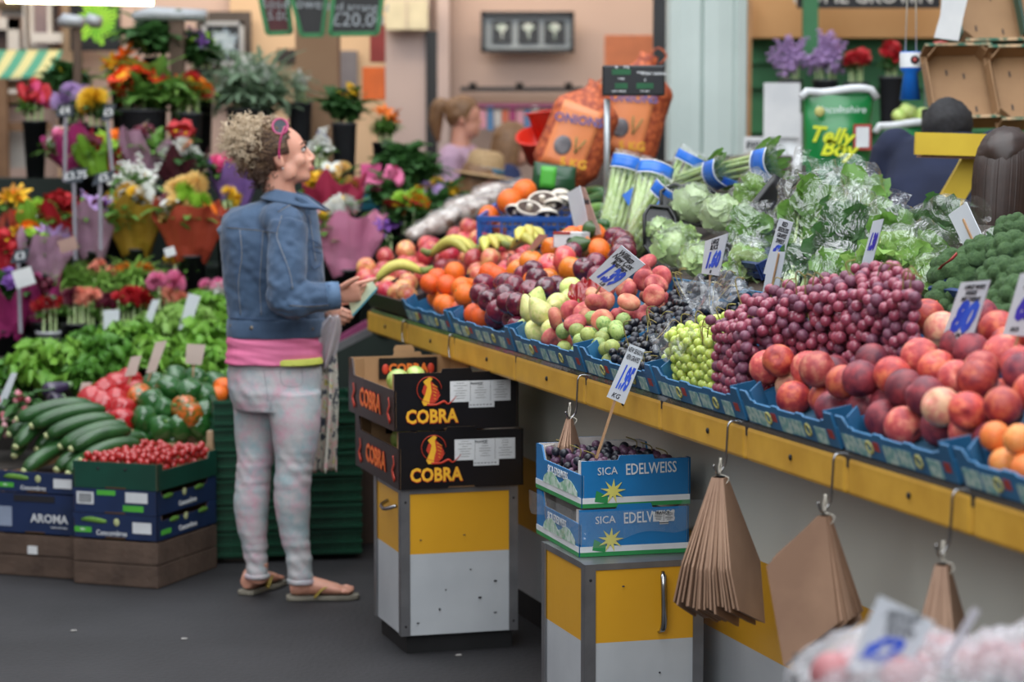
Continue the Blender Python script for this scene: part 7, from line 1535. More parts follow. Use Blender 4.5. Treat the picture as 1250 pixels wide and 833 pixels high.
def flower_mesh(kind, col):
    k = (kind, col)
    if k in FM: return FM[k]
    b = MB()
    if kind in ('gerbera', 'sunflower', 'daisy'):
        n = 14
        for i in range(n): a = 2 * PI * i / n; leaf(b, (.15 * math.cos(a), .15 * math.sin(a), 0), (math.cos(a), math.sin(a), .25), (0, 0, 1), .9, .42, .2, nu=3, nv=2)
        b.cur = 1; b.ball((0, 0, .06), (.34, .34, .14), 10, 6)
    elif kind == 'lily':
        for i in range(6): a = 2 * PI * i / 6; leaf(b, (0, 0, -.3), (math.cos(a), math.sin(a), .8), (0, 0, 1), 1.25, .5, .5, nu=4, nv=2)
    elif kind == 'tulip':
        for i in range(6): a = 2 * PI * i / 6; leaf(b, (.3 * math.cos(a), .3 * math.sin(a), -.6), (.15 * math.cos(a), .15 * math.sin(a), 1), (-math.cos(a), -math.sin(a), 0), 1.5, .75, -.15, nu=4, nv=2)
        b.ball((0, 0, -.15), (.4, .4, .6), 10, 8)
    elif kind == 'rose':
        b.ball((0, 0, 0), (.62, .62, .62), 14, 10, lambda p: p * (1 + .16 * noise.noise(p * 3)))
        for i in range(12): a = i * 2.4; e = .2 + .09 * i; leaf(b, (0, 0, -.5), (math.cos(a) * math.cos(e), math.sin(a) * math.cos(e), math.sin(e) + .2), (math.cos(a), math.sin(a), -.2), 1.1, 1.0, -.35, .12, 4, 4, i)
    elif kind == 'mum':
        for i in range(60):
            z = 1 - 1.3 * (i + .5) / 60; a = 2.4 * i; q = math.sqrt(max(0, 1 - z * z)); leaf(b, (.2 * q * math.cos(a), .2 * q * math.sin(a), .2 * z), (q * math.cos(a), q * math.sin(a), z), (-math.sin(a), math.cos(a), .2), .85, .3, .2, nu=2, nv=1)
    elif kind == 'spike':
        for i in range(16): a = i * 2.4; z = -1.6 + i * .2; r = .42 * (1 - i / 22); b.ball((r * math.cos(a), r * math.sin(a), z), .26 * (1 - i / 30), 7, 5)
    elif kind == 'anthurium':
        b.poly([(0, 0, -1), (.75, .1, -.1), (.7, .05, .55), (.3, 0, .75), (0, 0, .5), (-.3, 0, .75), (-.7, .05, .55), (-.75, .1, -.1)], .08); b.cur = 1; b.tube([(0, -.1, .1), (0, -.4, .6)], .08, 6)
    FM[k] = b.mesh(kind, [PC[col], m_eyef if kind == 'sunflower' else PC['yellow']]); return FM[k]
_fol = {}
def foliage_mesh(key, m, n, L0, w0, spread, seed, vert=.6):
    if key in _fol: return _fol[key]
    b = MB(); r_ = random.Random(seed)
    for i in range(n):
        a = r_.random() * 2 * PI; e = r_.uniform(-.2, 1.3); p = V((r_.gauss(0, spread * .5), r_.gauss(0, spread * .5), r_.gauss(0, spread * .45))); d = V((math.cos(a) * math.cos(e), math.sin(a) * math.cos(e), math.sin(e) * vert + .2)); leaf(b, p, d, (0, 0, 1), L0 * r_.uniform(.6, 1.2), w0, .4, .1, 4, 2, i)
    _fol[key] = b.mesh('foliage', m); return _fol[key]
m_bucket = mat('grey bucket', '#4a4b50', .45, '#3c3d42', 4); m_bucketb = mat('black bucket', '#17181a', .4, '#202124', 4); m_bucketg = mat('green bucket', '#1d5a38', .45, '#174a2e', 4); m_bucketw = mat('white bucket', '#b9bcc0', .4, '#a9adb1', 4)
def bucket_part(o, r, h, m, z=0):
    b = MB(); b.lathe([(0, z), (r * .72, z), (r, z + h), (r * 1.05, z + h), (r * 1.05, z + h - .012), (r * .97, z + h - .012), (r * .7, z + .01), (0, z + .01)], 18); return b.build('bucket', m, o)
def support(x, y):
    for x0, x1, y0, y1, h in STEPS:
        if x0 <= x <= x1 and y0 <= y <= y1: return h
    return 0
def posy(label, px, py, Y, wpx, heads, fol='fine', bucket=None, wrap=None, hgt=None, nfol=1, cat='flowers', name=None, group=None, flat=.55, tilt=0, bh=.3):
    """flowers whose heads centre on photo point px,py; heads = [(kind, colour, count, radius)]"""
    p = at(px, py, Y); w = sz(wpx, Y) / 2; o = thing(name or ('bouquet' if wrap else 'flower_bucket'), label, cat, tuple(p), 0, group); o.rotation_euler = (0, tilt, 0)
    mk = {'fine': ('fine', m_leaf, 60, .1, .03, .06), 'dark': ('dark', m_leafd, 70, .1, .05, .07), 'grass': ('grass', m_leafl, 110, .14, .016, .05), 'pale': ('pale', leafmat('sage leaf', '#9fb79a', '#7d9a7c'), 110, .1, .014, .08), 'big': ('big', m_leafd, 40, .16, .08, .08)}[fol]
    fmsh = foliage_mesh(*mk, 5); sup = support(p.x, p.y)
    for i in range(nfol): mobj('foliage', fmsh, o, (rf.uniform(-w, w) * .4, rf.uniform(-w, w) * .3, -.02 - .03 * rf.random()), (0, 0, rf.random() * 6), scale=max(.5, w / .11))
    for kind, col, n, r in heads:
        me = flower_mesh(kind, col); r *= 1.22
        for i in range(int(n * 1.35 + .5)):
            a = rf.random() * 2 * PI; q = math.sqrt(rf.random()); x, y = w * .85 * q * math.cos(a), w * .6 * q * math.sin(a); z = w * flat * (1 - q * q) + rf.uniform(-.02, .02) - y * .5
            mobj({'mum': 'chrysanthemum', 'spike': 'blossom_spike'}.get(kind, kind), me, o, (x, y, z), (rf.uniform(.2, 1.1), rf.uniform(-.4, .4), rf.random() * 6.3), scale=r)
    if wrap:
        m, L_ = wrap; r0 = w * 1.25; ph_ = rf.random() * 6
        b = MB(); b.smooth = False; tri = lambda x: abs((x % 1) * 2 - 1); b.sheet(lambda u, v: ((.02 + (r0 - .02) * v ** .9) * math.cos(2 * PI * u) * (1 + .16 * (tri(u * 9 + ph_) - .5) * v), (.02 + (r0 * .75 - .02) * v ** .9) * math.sin(2 * PI * u) * (1 + .16 * (tri(u * 9 + ph_) - .5) * v), -L_ * (1 - v) + v * v * (.1 * tri(u * 3 + ph_) + .05 * tri(u * 7) - .06)), 54, 6, closeu=True); b.jitter(.012, 14); b.build('wrapper', m, o, solid=.0015)
        b = MB(); [b.tube([(.01 * math.cos(k), .01 * math.sin(k), -L_ - .1), (.008 * math.cos(k), .008 * math.sin(k), -L_ * .6)], .004, 5) for k in range(5)]; b.build('stem_bundle', m_stem, o)
        if p.z - L_ * .6 > sup + .05 and not bucket: z0 = p.z - L_ * .6 - sup; bucket_part(o, max(.05, w * .5), min(.4, z0), m_bucketb, -L_ * .6 - min(.4, z0))
    if bucket:
        hh = min(.42, max(.12, p.z - .1 - sup)); rr_ = max(.06, w * .62); b = MB(); [b.tube([(rr_ * .5 * math.cos(k), rr_ * .5 * math.sin(k), -.12 - hh * .6), (w * .5 * math.cos(k), w * .4 * math.sin(k), 0)], .004, 4) for k in range(9)]; b.build('stem_bundle', m_stem, o); bucket_part(o, rr_, hh, bucket, -.1 - hh)
    return o
wm = lambda n, c, c2=None: leafmat('wrap ' + n, c, c2 or c, 7, .4, .3)
WR_ = {'magenta': wm('magenta', '#b03878', '#8c2860'), 'red': wm('red', '#b81c2c', '#8c1422'), 'mauve': wm('mauve', '#c09ab0', '#a8809a'), 'lime': wm('lime', '#86b83c', '#6a9c2c'), 'purple': wm('purple', '#7a5a9c', '#a07ab8'), 'dark': wm('dark', '#3a1c24', '#5a2430'), 'ochre': wm('ochre', '#a8862c', '#8c6c20'), 'rust': wm('rust', '#b85038', '#9a3c2c'), 'pink': wm('pink', '#d880a4', '#e09ab8'), 'crimson': wm('crimson', '#a82c4c', '#c84464')}
# stepped stand that carries the buckets
fs = thing('flower_stand', 'dark green stepped staging under all the flower buckets', 'stand', (0, 0, 0)); m_fs = mat('staging', '#17261e', .8, '#101a15', 3)
STEPS = ((.85, 2.3, 11.78, 12.15, 1.46), (-3.0, -.98, 10.38, 10.66, .5), (-3.0, -.3, 10.67, 11.12, .72), (-3.2, -.3, 11.13, 11.66, 1.0), (-3.3, -.45, 11.67, 12.1, 1.4))
for x0, x1, y0, y1, h in STEPS[1:]:
    b = MB(); b.box(((x0 + x1) / 2, (y0 + y1) / 2, h / 2), (x1 - x0, y1 - y0, h)); b.build('step', m_fs, fs)
F = posy
F('orange and yellow lilies beside the slim brown post', 150, 82, 11.9, 44, [('lily', 'orange', 6, .05), ('lily', 'yellow', 4, .045)], 'grass', m_bucketb)
F('scarlet and orange gerberas in a grey bucket, biggest group on the stall', 172, 108, 11.7, 92, [('gerbera', 'scarlet', 13, .05), ('gerbera', 'orange', 5, .045), ('gerbera', 'rose', 3, .04)], 'fine', m_bucket, nfol=3, flat=.3)
F('loose orange and red gerberas in a tall grey bucket near the thick post', 228, 112, 11.8, 60, [('gerbera', 'orange', 3, .045), ('gerbera', 'red', 3, .04), ('gerbera', 'scarlet', 2, .04)], 'grass', m_bucket, bh=.4)
F('red bell-shaped tulips grouped beside the far striped stall', 42, 122, 11.8, 40, [('tulip', 'red', 7, .05), ('tulip', 'rose', 3, .05)], 'fine', m_bucketb)
F('lilac chrysanthemums behind a black price card', 92, 124, 11.75, 40, [('mum', 'lilac', 5, .05)], 'dark', m_bucketb)
F('yellow chrysanthemums next to the lilac ones', 118, 128, 11.6, 36, [('mum', 'yellow', 5, .05)], 'dark', m_bucketb)
F('tall dark leafy branches between the two brown posts', 190, 45, 12.05, 50, [], 'big', m_bucketb, nfol=5, bh=.4)
F('dark green bush beside the slim brown post', 85, 95, 12.1, 50, [('daisy', 'lime', 4, .03)], 'dark', m_bucketb, nfol=4)
F('leafy spray with pale lily buds in front of the dandelion picture', 245, 60, 12.1, 50, [('tulip', 'lime', 4, .025), ('spike', 'purple', 3, .04)], 'dark', m_bucketb, nfol=4)
F('misty white and sage green foliage spray behind the curly hair', 305, 108, 12.0, 92, [('spike', 'white', 30, .024)], 'pale', m_bucket, nfol=7, flat=.7)
F('small spray of white buds against the timber post', 366, 100, 12.05, 20, [('spike', 'white', 5, .02)], 'pale', m_bucket, nfol=1)
F('bouquet in magenta paper at the upper row end', 82, 172, 11.3, 48, [('daisy', 'white', 3, .03), ('rose', 'pink', 3, .035)], 'fine', None, (WR_['magenta'], .22), tilt=-.3)
F('bouquet in lime green paper between magenta and red ones', 112, 178, 11.2, 36, [('lily', 'pink', 2, .04), ('daisy', 'white', 2, .03)], 'fine', None, (WR_['lime'], .22), tilt=-.25)
F('bouquet in bright red paper in the upper row', 138, 180, 11.25, 46, [('lily', 'lime', 2, .04), ('rose', 'orange', 2, .035)], 'fine', None, (WR_['red'], .2), tilt=.1)
F('bouquet in pale mauve paper under the gerberas', 182, 172, 11.2, 60, [('rose', 'maroon', 2, .03), ('daisy', 'white', 2, .025)], 'fine', None, (WR_['mauve'], .24), tilt=.15)
F('bouquet of white and orange flowers in dark maroon paper', 222, 196, 11.15, 52, [('mum', 'white', 3, .045), ('gerbera', 'orange', 2, .04), ('rose', 'maroon', 4, .03)], 'dark', None, (WR_['dark'], .22))
F('tall red anthuriums standing above the maroon bouquet', 224, 165, 11.2, 20, [('anthurium', 'red', 3, .06)], 'fine', m_bucketb)
F('bouquet in purple paper behind the woman’s shoulder blades'.replace('’', "'"), 286, 208, 11.15, 52, [('rose', 'rose', 4, .035), ('rose', 'lilac', 2, .03)], 'fine', None, (WR_['purple'], .25))
F('orange and yellow flowers at the photo edge, middle row', 16, 250, 11.0, 44, [('lily', 'yellow', 5, .045), ('gerbera', 'orange', 3, .04), ('lily', 'cream', 3, .04)], 'fine', m_bucketb)
F('orange roses wrapped beside the lime green paper', 22, 275, 10.9, 34, [('rose', 'scarlet', 5, .04)], 'fine', None, (WR_['rust'], .2))
F('bouquet in lime green paper in the middle row', 44, 262, 10.85, 36, [('lily', 'white', 2, .04), ('mum', 'lime', 3, .045)], 'fine', None, (WR_['lime'], .24))
F('bouquet in deep red paper in the middle row', 74, 258, 10.85, 50, [('rose', 'red', 5, .04), ('gerbera', 'orange', 1, .035)], 'fine', None, (WR_['red'], .26))
F('bouquet in mauve paper with lilac lilies, middle row', 112, 262, 10.85, 54, [('lily', 'lilac', 3, .045), ('lily', 'purple', 2, .04), ('rose', 'maroon', 2, .03)], 'fine', None, (WR_['mauve'], .27))
F('sunflower bouquet with white daisies in ochre paper', 164, 254, 10.85, 66, [('sunflower', 'yellow', 3, .05), ('mum', 'white', 4, .04), ('mum', 'yellow', 3, .035)], 'fine', None, (WR_['ochre'], .3))
F('white snapdragon stems rising behind the sunflower bouquet', 166, 222, 11.0, 50, [('spike', 'white', 6, .045), ('daisy', 'white', 4, .03)], 'fine', m_bucketb, nfol=2)
F('bouquet of cream blossoms and a white lily in rust coloured paper', 232, 262, 10.8, 76, [('mum', 'cream', 8, .05), ('lily', 'white', 2, .06), ('gerbera', 'orange', 1, .05), ('rose', 'maroon', 2, .035), ('mum', 'lime', 2, .04)], 'fine', None, (WR_['rust'], .3), flat=.9)
F('small yellow flowers peeping out behind the denim jacket', 280, 245, 11.0, 26, [('mum', 'yellow', 3, .03)], 'fine', m_bucketb)
F('red and yellow flowers at the photo edge above the magenta paper', 8, 300, 10.75, 30, [('rose', 'red', 4, .04), ('lily', 'yellow', 2, .04)], 'fine', None, (WR_['red'], .22))
F('lilac lily bouquet in mauve paper behind white labels', 56, 298, 10.7, 56, [('lily', 'lilac', 4, .05), ('rose', 'lime', 2, .03)], 'fine', None, (WR_['mauve'], .22))
F('orange and yellow blossoms under the deep red paper', 30, 288, 10.8, 34, [('gerbera', 'orange', 3, .035), ('mum', 'yellow', 2, .03)], 'fine', None, (WR_['dark'], .18))
F('large magenta wrapped bouquet at the photo edge', 8, 352, 10.5, 60, [('rose', 'purple', 3, .03)], 'dark', None, (WR_['magenta'], .3))
F('second magenta wrapped bouquet beside a white label', 50, 352, 10.5, 40, [('rose', 'maroon', 3, .03)], 'dark', None, (WR_['magenta'], .24))
F('bushy green bunch left of the orange tinged bunch'.replace('left of', 'before'), 78, 340, 10.75, 56, [], 'grass', m_bucketb, nfol=4)
F('bushy green bunch tinged with orange', 124, 340, 10.7, 46, [('mum', 'peach', 3, .025)], 'grass', m_bucketb, nfol=3)
F('bushy green bunch under the sunflower bouquet', 165, 338, 10.7, 56, [('mum', 'orange', 3, .025)], 'grass', m_bucketb, nfol=4)
F('yellow flowers low behind the pink carnations', 222, 322, 10.8, 40, [('mum', 'orange', 4, .03), ('mum', 'yellow', 3, .03)], 'fine', m_bucketb)
for px, py, w, hd, lb, bk_ in ((60, 376, 34, [('mum', 'red', 6, .032), ('mum', 'white', 3, .03)], 'red and white carnations in a white bucket', m_bucketw), (90, 366, 28, [('mum', 'maroon', 5, .032)], 'dark maroon carnations in a black bucket', m_bucketb), (107, 368, 26, [('mum', 'peach', 5, .032)], 'salmon carnations between two dark bunches', m_bucketb), (130, 374, 28, [('mum', 'maroon', 6, .03)], 'second bunch of dark maroon carnations beside salmon ones', m_bucketb), (150, 366, 28, [('mum', 'red', 5, .03)], 'red carnations behind the upright white card', m_bucketb), (170, 370, 34, [('mum', 'red', 7, .034)], 'brightest red carnations under the bushy green bunches', m_bucketb), (202, 350, 40, [('mum', 'pink', 9, .034)], 'pink carnations below the rust coloured bouquet', m_bucketb), (216, 366, 36, [('mum', 'peach', 8, .032)], 'peach carnations in front of the pink ones', m_bucketb), (258, 356, 36, [('mum', 'white', 6, .032), ('mum', 'pink', 4, .03)], 'white and pink carnations beside the denim jacket', m_bucketb)):
    F(lb, px, py, 10.45, w, hd, 'fine', bk_, nfol=1, flat=.35, bh=.2)
# beyond the woman
F('pot plant with yellow flowers above glass-green stems', 420, 124, 11.6, 48, [('sunflower', 'yellow', 6, .032)], 'dark', m_bucket, nfol=4, bh=.35)
F('orange flowering climber next to the yellow pot plant', 470, 148, 11.65, 32, [('lily', 'orange', 4, .035)], 'fine', m_bucketb, nfol=5, flat=1.2)
F('white stock flowers behind the face', 392, 178, 11.4, 26, [('spike', 'white', 4, .035), ('daisy', 'blue', 1, .03)], 'fine', m_bucket)
F('round dark green bush in front of the mauve shirt', 494, 202, 11.3, 66, [], 'dark', m_bucketb, nfol=6, flat=.8)
F('bouquet of yellow roses and white flowers in crimson paper', 408, 226, 11.0, 62, [('rose', 'yellow', 3, .045), ('mum', 'cream', 3, .035), ('daisy', 'white', 4, .025)], 'fine', None, (WR_['crimson'], .26))
F('bouquet in large pink paper close to the chest of the jacket', 424, 272, 10.7, 76, [('mum', 'white', 3, .05), ('rose', 'rose', 4, .035), ('rose', 'yellow', 2, .035), ('mum', 'pink', 4, .035)], 'fine', None, (WR_['pink'], .34))
F('pink tulips under the dark green bush', 478, 232, 11.0, 54, [('tulip', 'pink', 6, .045)], 'dark', m_bucketb, nfol=3)
F('yellow freesias and purple flowers beside the straw hat', 532, 242, 11.2, 56, [('mum', 'yellow', 8, .028), ('rose', 'lilac', 3, .03), ('tulip', 'pink', 1, .03)], 'dark', m_bucketb, nfol=3)
F('red and orange gerberas above the bagged mushrooms', 502, 258, 10.8, 48, [('gerbera', 'red', 2, .05), ('gerbera', 'orange', 3, .05), ('mum', 'lime', 2, .045)], 'dark', m_bucketb, nfol=3)
F('deep purple flowers low beside the pink paper', 470, 285, 10.7, 30, [('lily', 'purple', 3, .035)], 'dark', m_bucketb)
# painted box and orange boards
for x0, y0, x1, y1, Y, c, lb in ((441, 200, 466, 256, 11.2, '#c84a80', 'pink and blue painted box behind the tulips'), (443, 82, 470, 122, 12.3, '#e86a20', 'bright orange board hanging beside the pot plant'), (452, 30, 470, 76, 12.8, '#a83c34', 'dull red board hanging behind the chalkboards'), (738, 43, 797, 82, 14.2, '#e08050', 'orange box on the wall behind the onion sacks')):
    a, c_ = at(x0, y1, Y), at(x1, y0, Y); b = MB(); b.box(((a.x + c_.x) / 2, Y, (a.z + c_.z) / 2), (c_.x - a.x, .06, c_.z - a.z)); o = b.build('hanging_board' if 'board' in lb else 'hanging_box' if 'wall' in lb else 'painted_box', mat('paint ' + c, c, .5), bevel=.004); tag(o, lb, 'board' if 'board' in lb else 'box')
    if 'pink and' in lb: b = MB(); b.poly([(a.x, Y - .033, a.z), (c_.x, Y - .033, a.z), (c_.x, Y - .033, a.z + .1), (a.x + .03, Y - .033, a.z + .13)], .004, V((0, 1, 0))); b.build('blue_patch', mat('teal paint', '#2c8ca8', .5), o)
# black price cards on sticks in the flowers
for q, st_, Y, s_, lb in (([(70, 128), (90, 127), (89, 142), (68, 143)], ((80, 142), (78, 168)), 11.0, '£4', 'black price card on a stick under the lilac flowers'), ([(128, 128), (142, 127), (136, 146), (124, 148)], ((131, 146), (138, 172)), 11.0, '£5', 'black price card on a stick under the yellow flowers'), ([(84, 207), (107, 205), (100, 222), (80, 224)], ((90, 222), (91, 262)), 10.6, '£3.75', 'black card with white price figures above the deep red paper'), ([(118, 212), (142, 207), (134, 222), (112, 227)], ((122, 222), (122, 250)), 10.6, '£5', 'grey slanted price card above the lilac lilies'), ([(18, 305), (37, 303), (32, 320), (12, 322)], ((22, 320), (24, 350)), 10.3, '£3', 'bluish price card above the small white label')):
    q3 = [at(x, y, Y) for x, y in q]; c = sum(q3, V()) / 4; o = thing('price_card', lb, 'price card', tuple(c)); b = MB(); b.poly([q3[3] - c, q3[2] - c, q3[1] - c, q3[0] - c], .003); cd = b.build('card', mat('slate', '#2b3038', .5, '#3a424c', 6), o); ex = (q3[1] - q3[0]); text(s_, .045, plane_M(V((0, -.004, 0)), ex, q3[0] - q3[3]), m_wpr, cd, 'chalk_price', bold=.02)
    b = MB(); b.beam(at(*st_[0], Y) - c + V((0, .004, 0)), at(*st_[1], Y) - c + V((0, .004, -.2)), .016, .004, V((0, 1, 0))); b.build('stick', mat('pale stick', '#8a8790', .5), o)
for x0, y0, x1, y1, Y, c, lb in ((17, 328, 41, 350, 10.2, m_wpaper, 'small white label hanging before the magenta paper'), (72, 291, 94, 307, 10.4, MATS['brown card'], 'small brown label above the green bunches'), (201, 302, 214, 313, 10.3, m_wpaper, 'tiny white tag on the rust coloured paper')):
    a, c_ = at(x0, y1, Y), at(x1, y0, Y); b = MB(); b.box((0, 0, 0), (c_.x - a.x, .003, c_.z - a.z)); o = b.build('hanging_label', c, loc=tuple((a + c_) / 2), rot=(0, -.3, 0)); tag(o, lb, 'label')
b = MB(); b.box((1.72, 12.0, .73), (1.15, .3, 1.45)); o = b.build('shed_counter', m_fs); tag(o, 'dark counter in front of the green shed carrying the lilac and protea vases', 'counter')
rk = thing('ribbon_rack', 'row of striped coloured ribbons hanging below the magenta rail', 'ribbons', tuple(bk(630, 133, 14.3)))
for i in range(12):
    b = MB(); b.box((-.24 + .044 * i, 0, -.055), (.036, .01, .1 + .02 * (i % 3))); b.build('ribbon', mat('ribbon %d' % (i % 5), ('#b83a7a', '#e8a0b0', '#5a8ab8', '#d8d0c8', '#e07050')[i % 5], .5), rk)
b = MB(); b.box((0, 0, 0), (.56, .02, .012)); b.build('rail', m_black, rk)
a = at(1144, 132, 9.0); b = MB(); b.box((a.x, 9.0, (a.z - .004) / 2), (.1, .1, a.z - .004)); o = b.build('narrow_stand', m_stand); tag(o, 'narrow dark stand under the sweet jar', 'stand')
# ---------------------------------------------------------------- other people
def figure(label, x, y, ztop, yaw, shirt, hairm, hairlen, lean=0, hat=False, trousers='#23262e', bun=False, headyaw=0, broad=1, drop=0):
    H = ztop; o = thing('person', label, 'person', (x, y, 0), yaw); s = H / 1.7; R_ = lambda p: V(p)
    sh = 1.4 * s; lx = lean * .35; b = MB(); hc = V((.03 + lx * 1.15, 0, 1.58 * s - abs(lean) * .06 - drop))
    def hb(c, r): b.ball(hc + Matrix.Rotation(headyaw, 3, 'Z') @ V(c), r, 16, 12)
    hb((0, 0, .02), (.09, .075, .09)); hb((.03, 0, -.05), (.055, .055, .065)); hb((.088, 0, -.02), (.016, .011, .02)); hb((.065, 0, -.085), (.02, .022, .016)); hb((0, .077, -.015), (.014, .007, .026)); hb((0, -.077, -.015), (.014, .007, .026)); hb((.078, 0, -.055), (.012, .02, .007))
    b.tube([(lx, 0, sh - .06), hc + V((-.02, 0, -.05))], [.06, .052], 14); T = [(0, .1, .13, .95), (0, .11, .15, 1.1), (lx * .5, .1, .16, 1.25), (lx, .08, .15, 1.38)]
    b.tube([(c, 0, z * s) for c, r1, r2, z in T], [(r2, r1) for c, r1, r2, z in T], 18, up=V((1, 0, 0)))
    A = {}
    for sg in (-1, 1):
        Sx, E, Wd = V((lx, sg * .17 * broad, sh - .03)), V((lx + .03, sg * .22 * broad, 1.12 * s)), V((lx + .22, sg * .16, .98 * s)); A[sg] = (Sx, E, Wd)
        b.tube(catmull([Sx, E, Wd], 5), lerpn([.045, .038, .026], 5), 12); b.tube([(0, sg * .09, .92 * s), (0, sg * .095, .5 * s), (-.02, sg * .095, .09)], [.075, .05, .034], 12); b.tube([(-.06, sg * .095, .035), (.06, sg * .1, .03), (.17, sg * .11, .02)], [.03, .035, .02], 10)
        hand(b, Wd, (.9, -.1 * sg, -.2), None, V((0, 0, 1)), [(.027, .07, .4, .5, .3, 0), (.009, .074, .4, .5, .3, 0), (-.009, .07, .4, .5, .3, 0), (-.026, .056, .4, .5, .3, 0)], (.04, .7, .5, .4 * sg), .92)
    body_ = fuse(b, 'body', m_skin, o, .0075, 3)
    b = MB(); b.tube([(c, 0, z * s) for c, r1, r2, z in T] + [(lx, 0, sh + .03)], [((r2 + .02) * broad, r1 + .02) for c, r1, r2, z in T] + [(.085, .07)], 20, up=V((1, 0, 0)))
    for sg in (-1, 1): Sx, E, Wd = A[sg]; b.tube(catmull([Sx, E, E.lerp(Wd, .8)], 5), lerpn([.068, .056, .042], 5), 12); b.ball(Sx + V((0, -sg * .02, 0)), .075)
    fuse(b, 'shirt', shirt, body_, .01, 4, lambda p: .006 * noise.noise(p * 12))
    b = MB()
    for sg in (-1, 1): b.tube([(0, sg * .085, .98 * s), (0, sg * .095, .5 * s), (-.02, sg * .095, .08)], [.1, .07, .055], 14)
    b.tube([(0, 0, 1.0 * s), (0, 0, .86 * s)], [(.17, .12), (.17, .12)], 16, up=V((1, 0, 0))); fuse(b, 'trousers', mat('tr ' + trousers, trousers, .8), body_, .011, 3)
    RZh = Matrix.Rotation(headyaw, 3, 'Z'); b = MB(); b.ball(hc + RZh @ V((-.02, 0, .035)), (.1, .088, .092), 36, 26); b.jitter(.006, 22); b.jitter(.004, 60)
    if hairlen:
        for i in range(230):
            a = PI + (rf.random() - .5) * 4.0; x_, y_ = .088 * math.cos(a) - .02, .085 * math.sin(a); b.tube([hc + RZh @ V(p) for p in catmull([(x_ * .3, y_ * .3, .12), (x_, y_, .05), (x_ * 1.1 - .015, y_ * 1.1, -.08), (x_ * 1.05 - .03, y_ * 1.0, -hairlen)], 3)], [.006] * 8 + [.005, .002], 5)
    if bun: b.tube([hc + RZh @ V(p) for p in catmull([(-.09, 0, .06), (-.15, 0, .07), (-.17, 0, -.02), (-.155, 0, -.13)], 4)], lerpn([.03, .045, .042, .012], 4), 12); b.jitter(.008, 30)
    b.build('hair', hairm, body_)
    return o, hc, body_
hb_ = mat('hair light brown', '#8a6644', .5, '#6a4a30', 40, .9); hdk = mat('hair dark brown', '#33211a', .45, '#22150f', 40, .9); hgr = mat('hair dark grey', '#161517', .8, '#242326', 60)
p = at(553, 140, 13.65); figure('person in mauve shirt with light brown ponytail, behind the dark bush', p.x, 13.65, 1.84, math.radians(-15), mat('mauve shirt', '#c0a2b8', .8, '#b08fa8', 5), hb_, 0, lean=.1, bun=True, broad=1.15)
p = at(563, 165, 12.95); figure('person in navy shirt leaning forward beside the red tubs', p.x - .02, 12.95, 1.72, math.radians(12), mat('navy shirt', '#1c2c58', .8, '#16244a', 5), hb_, .2, lean=.7)
p = at(574, 214, 12.3); o, hc, bd_ = figure('person under a straw hat, only the hat showing above the stall', p.x, 12.3, 1.48, math.radians(-25), mat('dark shirt', '#4a3c3c', .8), hb_, .1, lean=.1)
hat_m = mat('straw', '#b89a72', .7, '#a3845c', 60, .8, bump=.4, bscale=150); oh = thing('straw_hat', 'straw trilby hat with a blue band', 'hat', tuple(V(o.location) + hc + V((0, 0, .045)))); oh.rotation_euler = (0, .15, .1); b = MB(); b.lathe([(.165, -.012), (.15, -.006), (.1, 0), (.096, .05), (.085, .1), (.06, .118), (.03, .11), (0, .108)], 28); b.build('crown', hat_m, oh, solid=.004); b = MB(); b.lathe([(.1005, .004), (.099, .034)], 28); b.build('band', mat('hat band', '#4a7a94', .6), oh, solid=.003)
p = at(1136, 200, 8.35); figure('person in dark navy jumper seen from behind, bending under the crates', p.x + .03, 8.3, 1.93, math.radians(75), mat('navy jumper', '#111b38', .9, '#0c142c', 5, bump=.1), hgr, 0, lean=.5, broad=1.15, drop=.15)
p = at(1222, 215, 7.3); figure('person with long dark brown hair and black top, by the photo edge', p.x + .0, 7.3, 1.63, math.radians(60), mat('black top', '#0e1018', .8), hdk, .2, lean=.1)
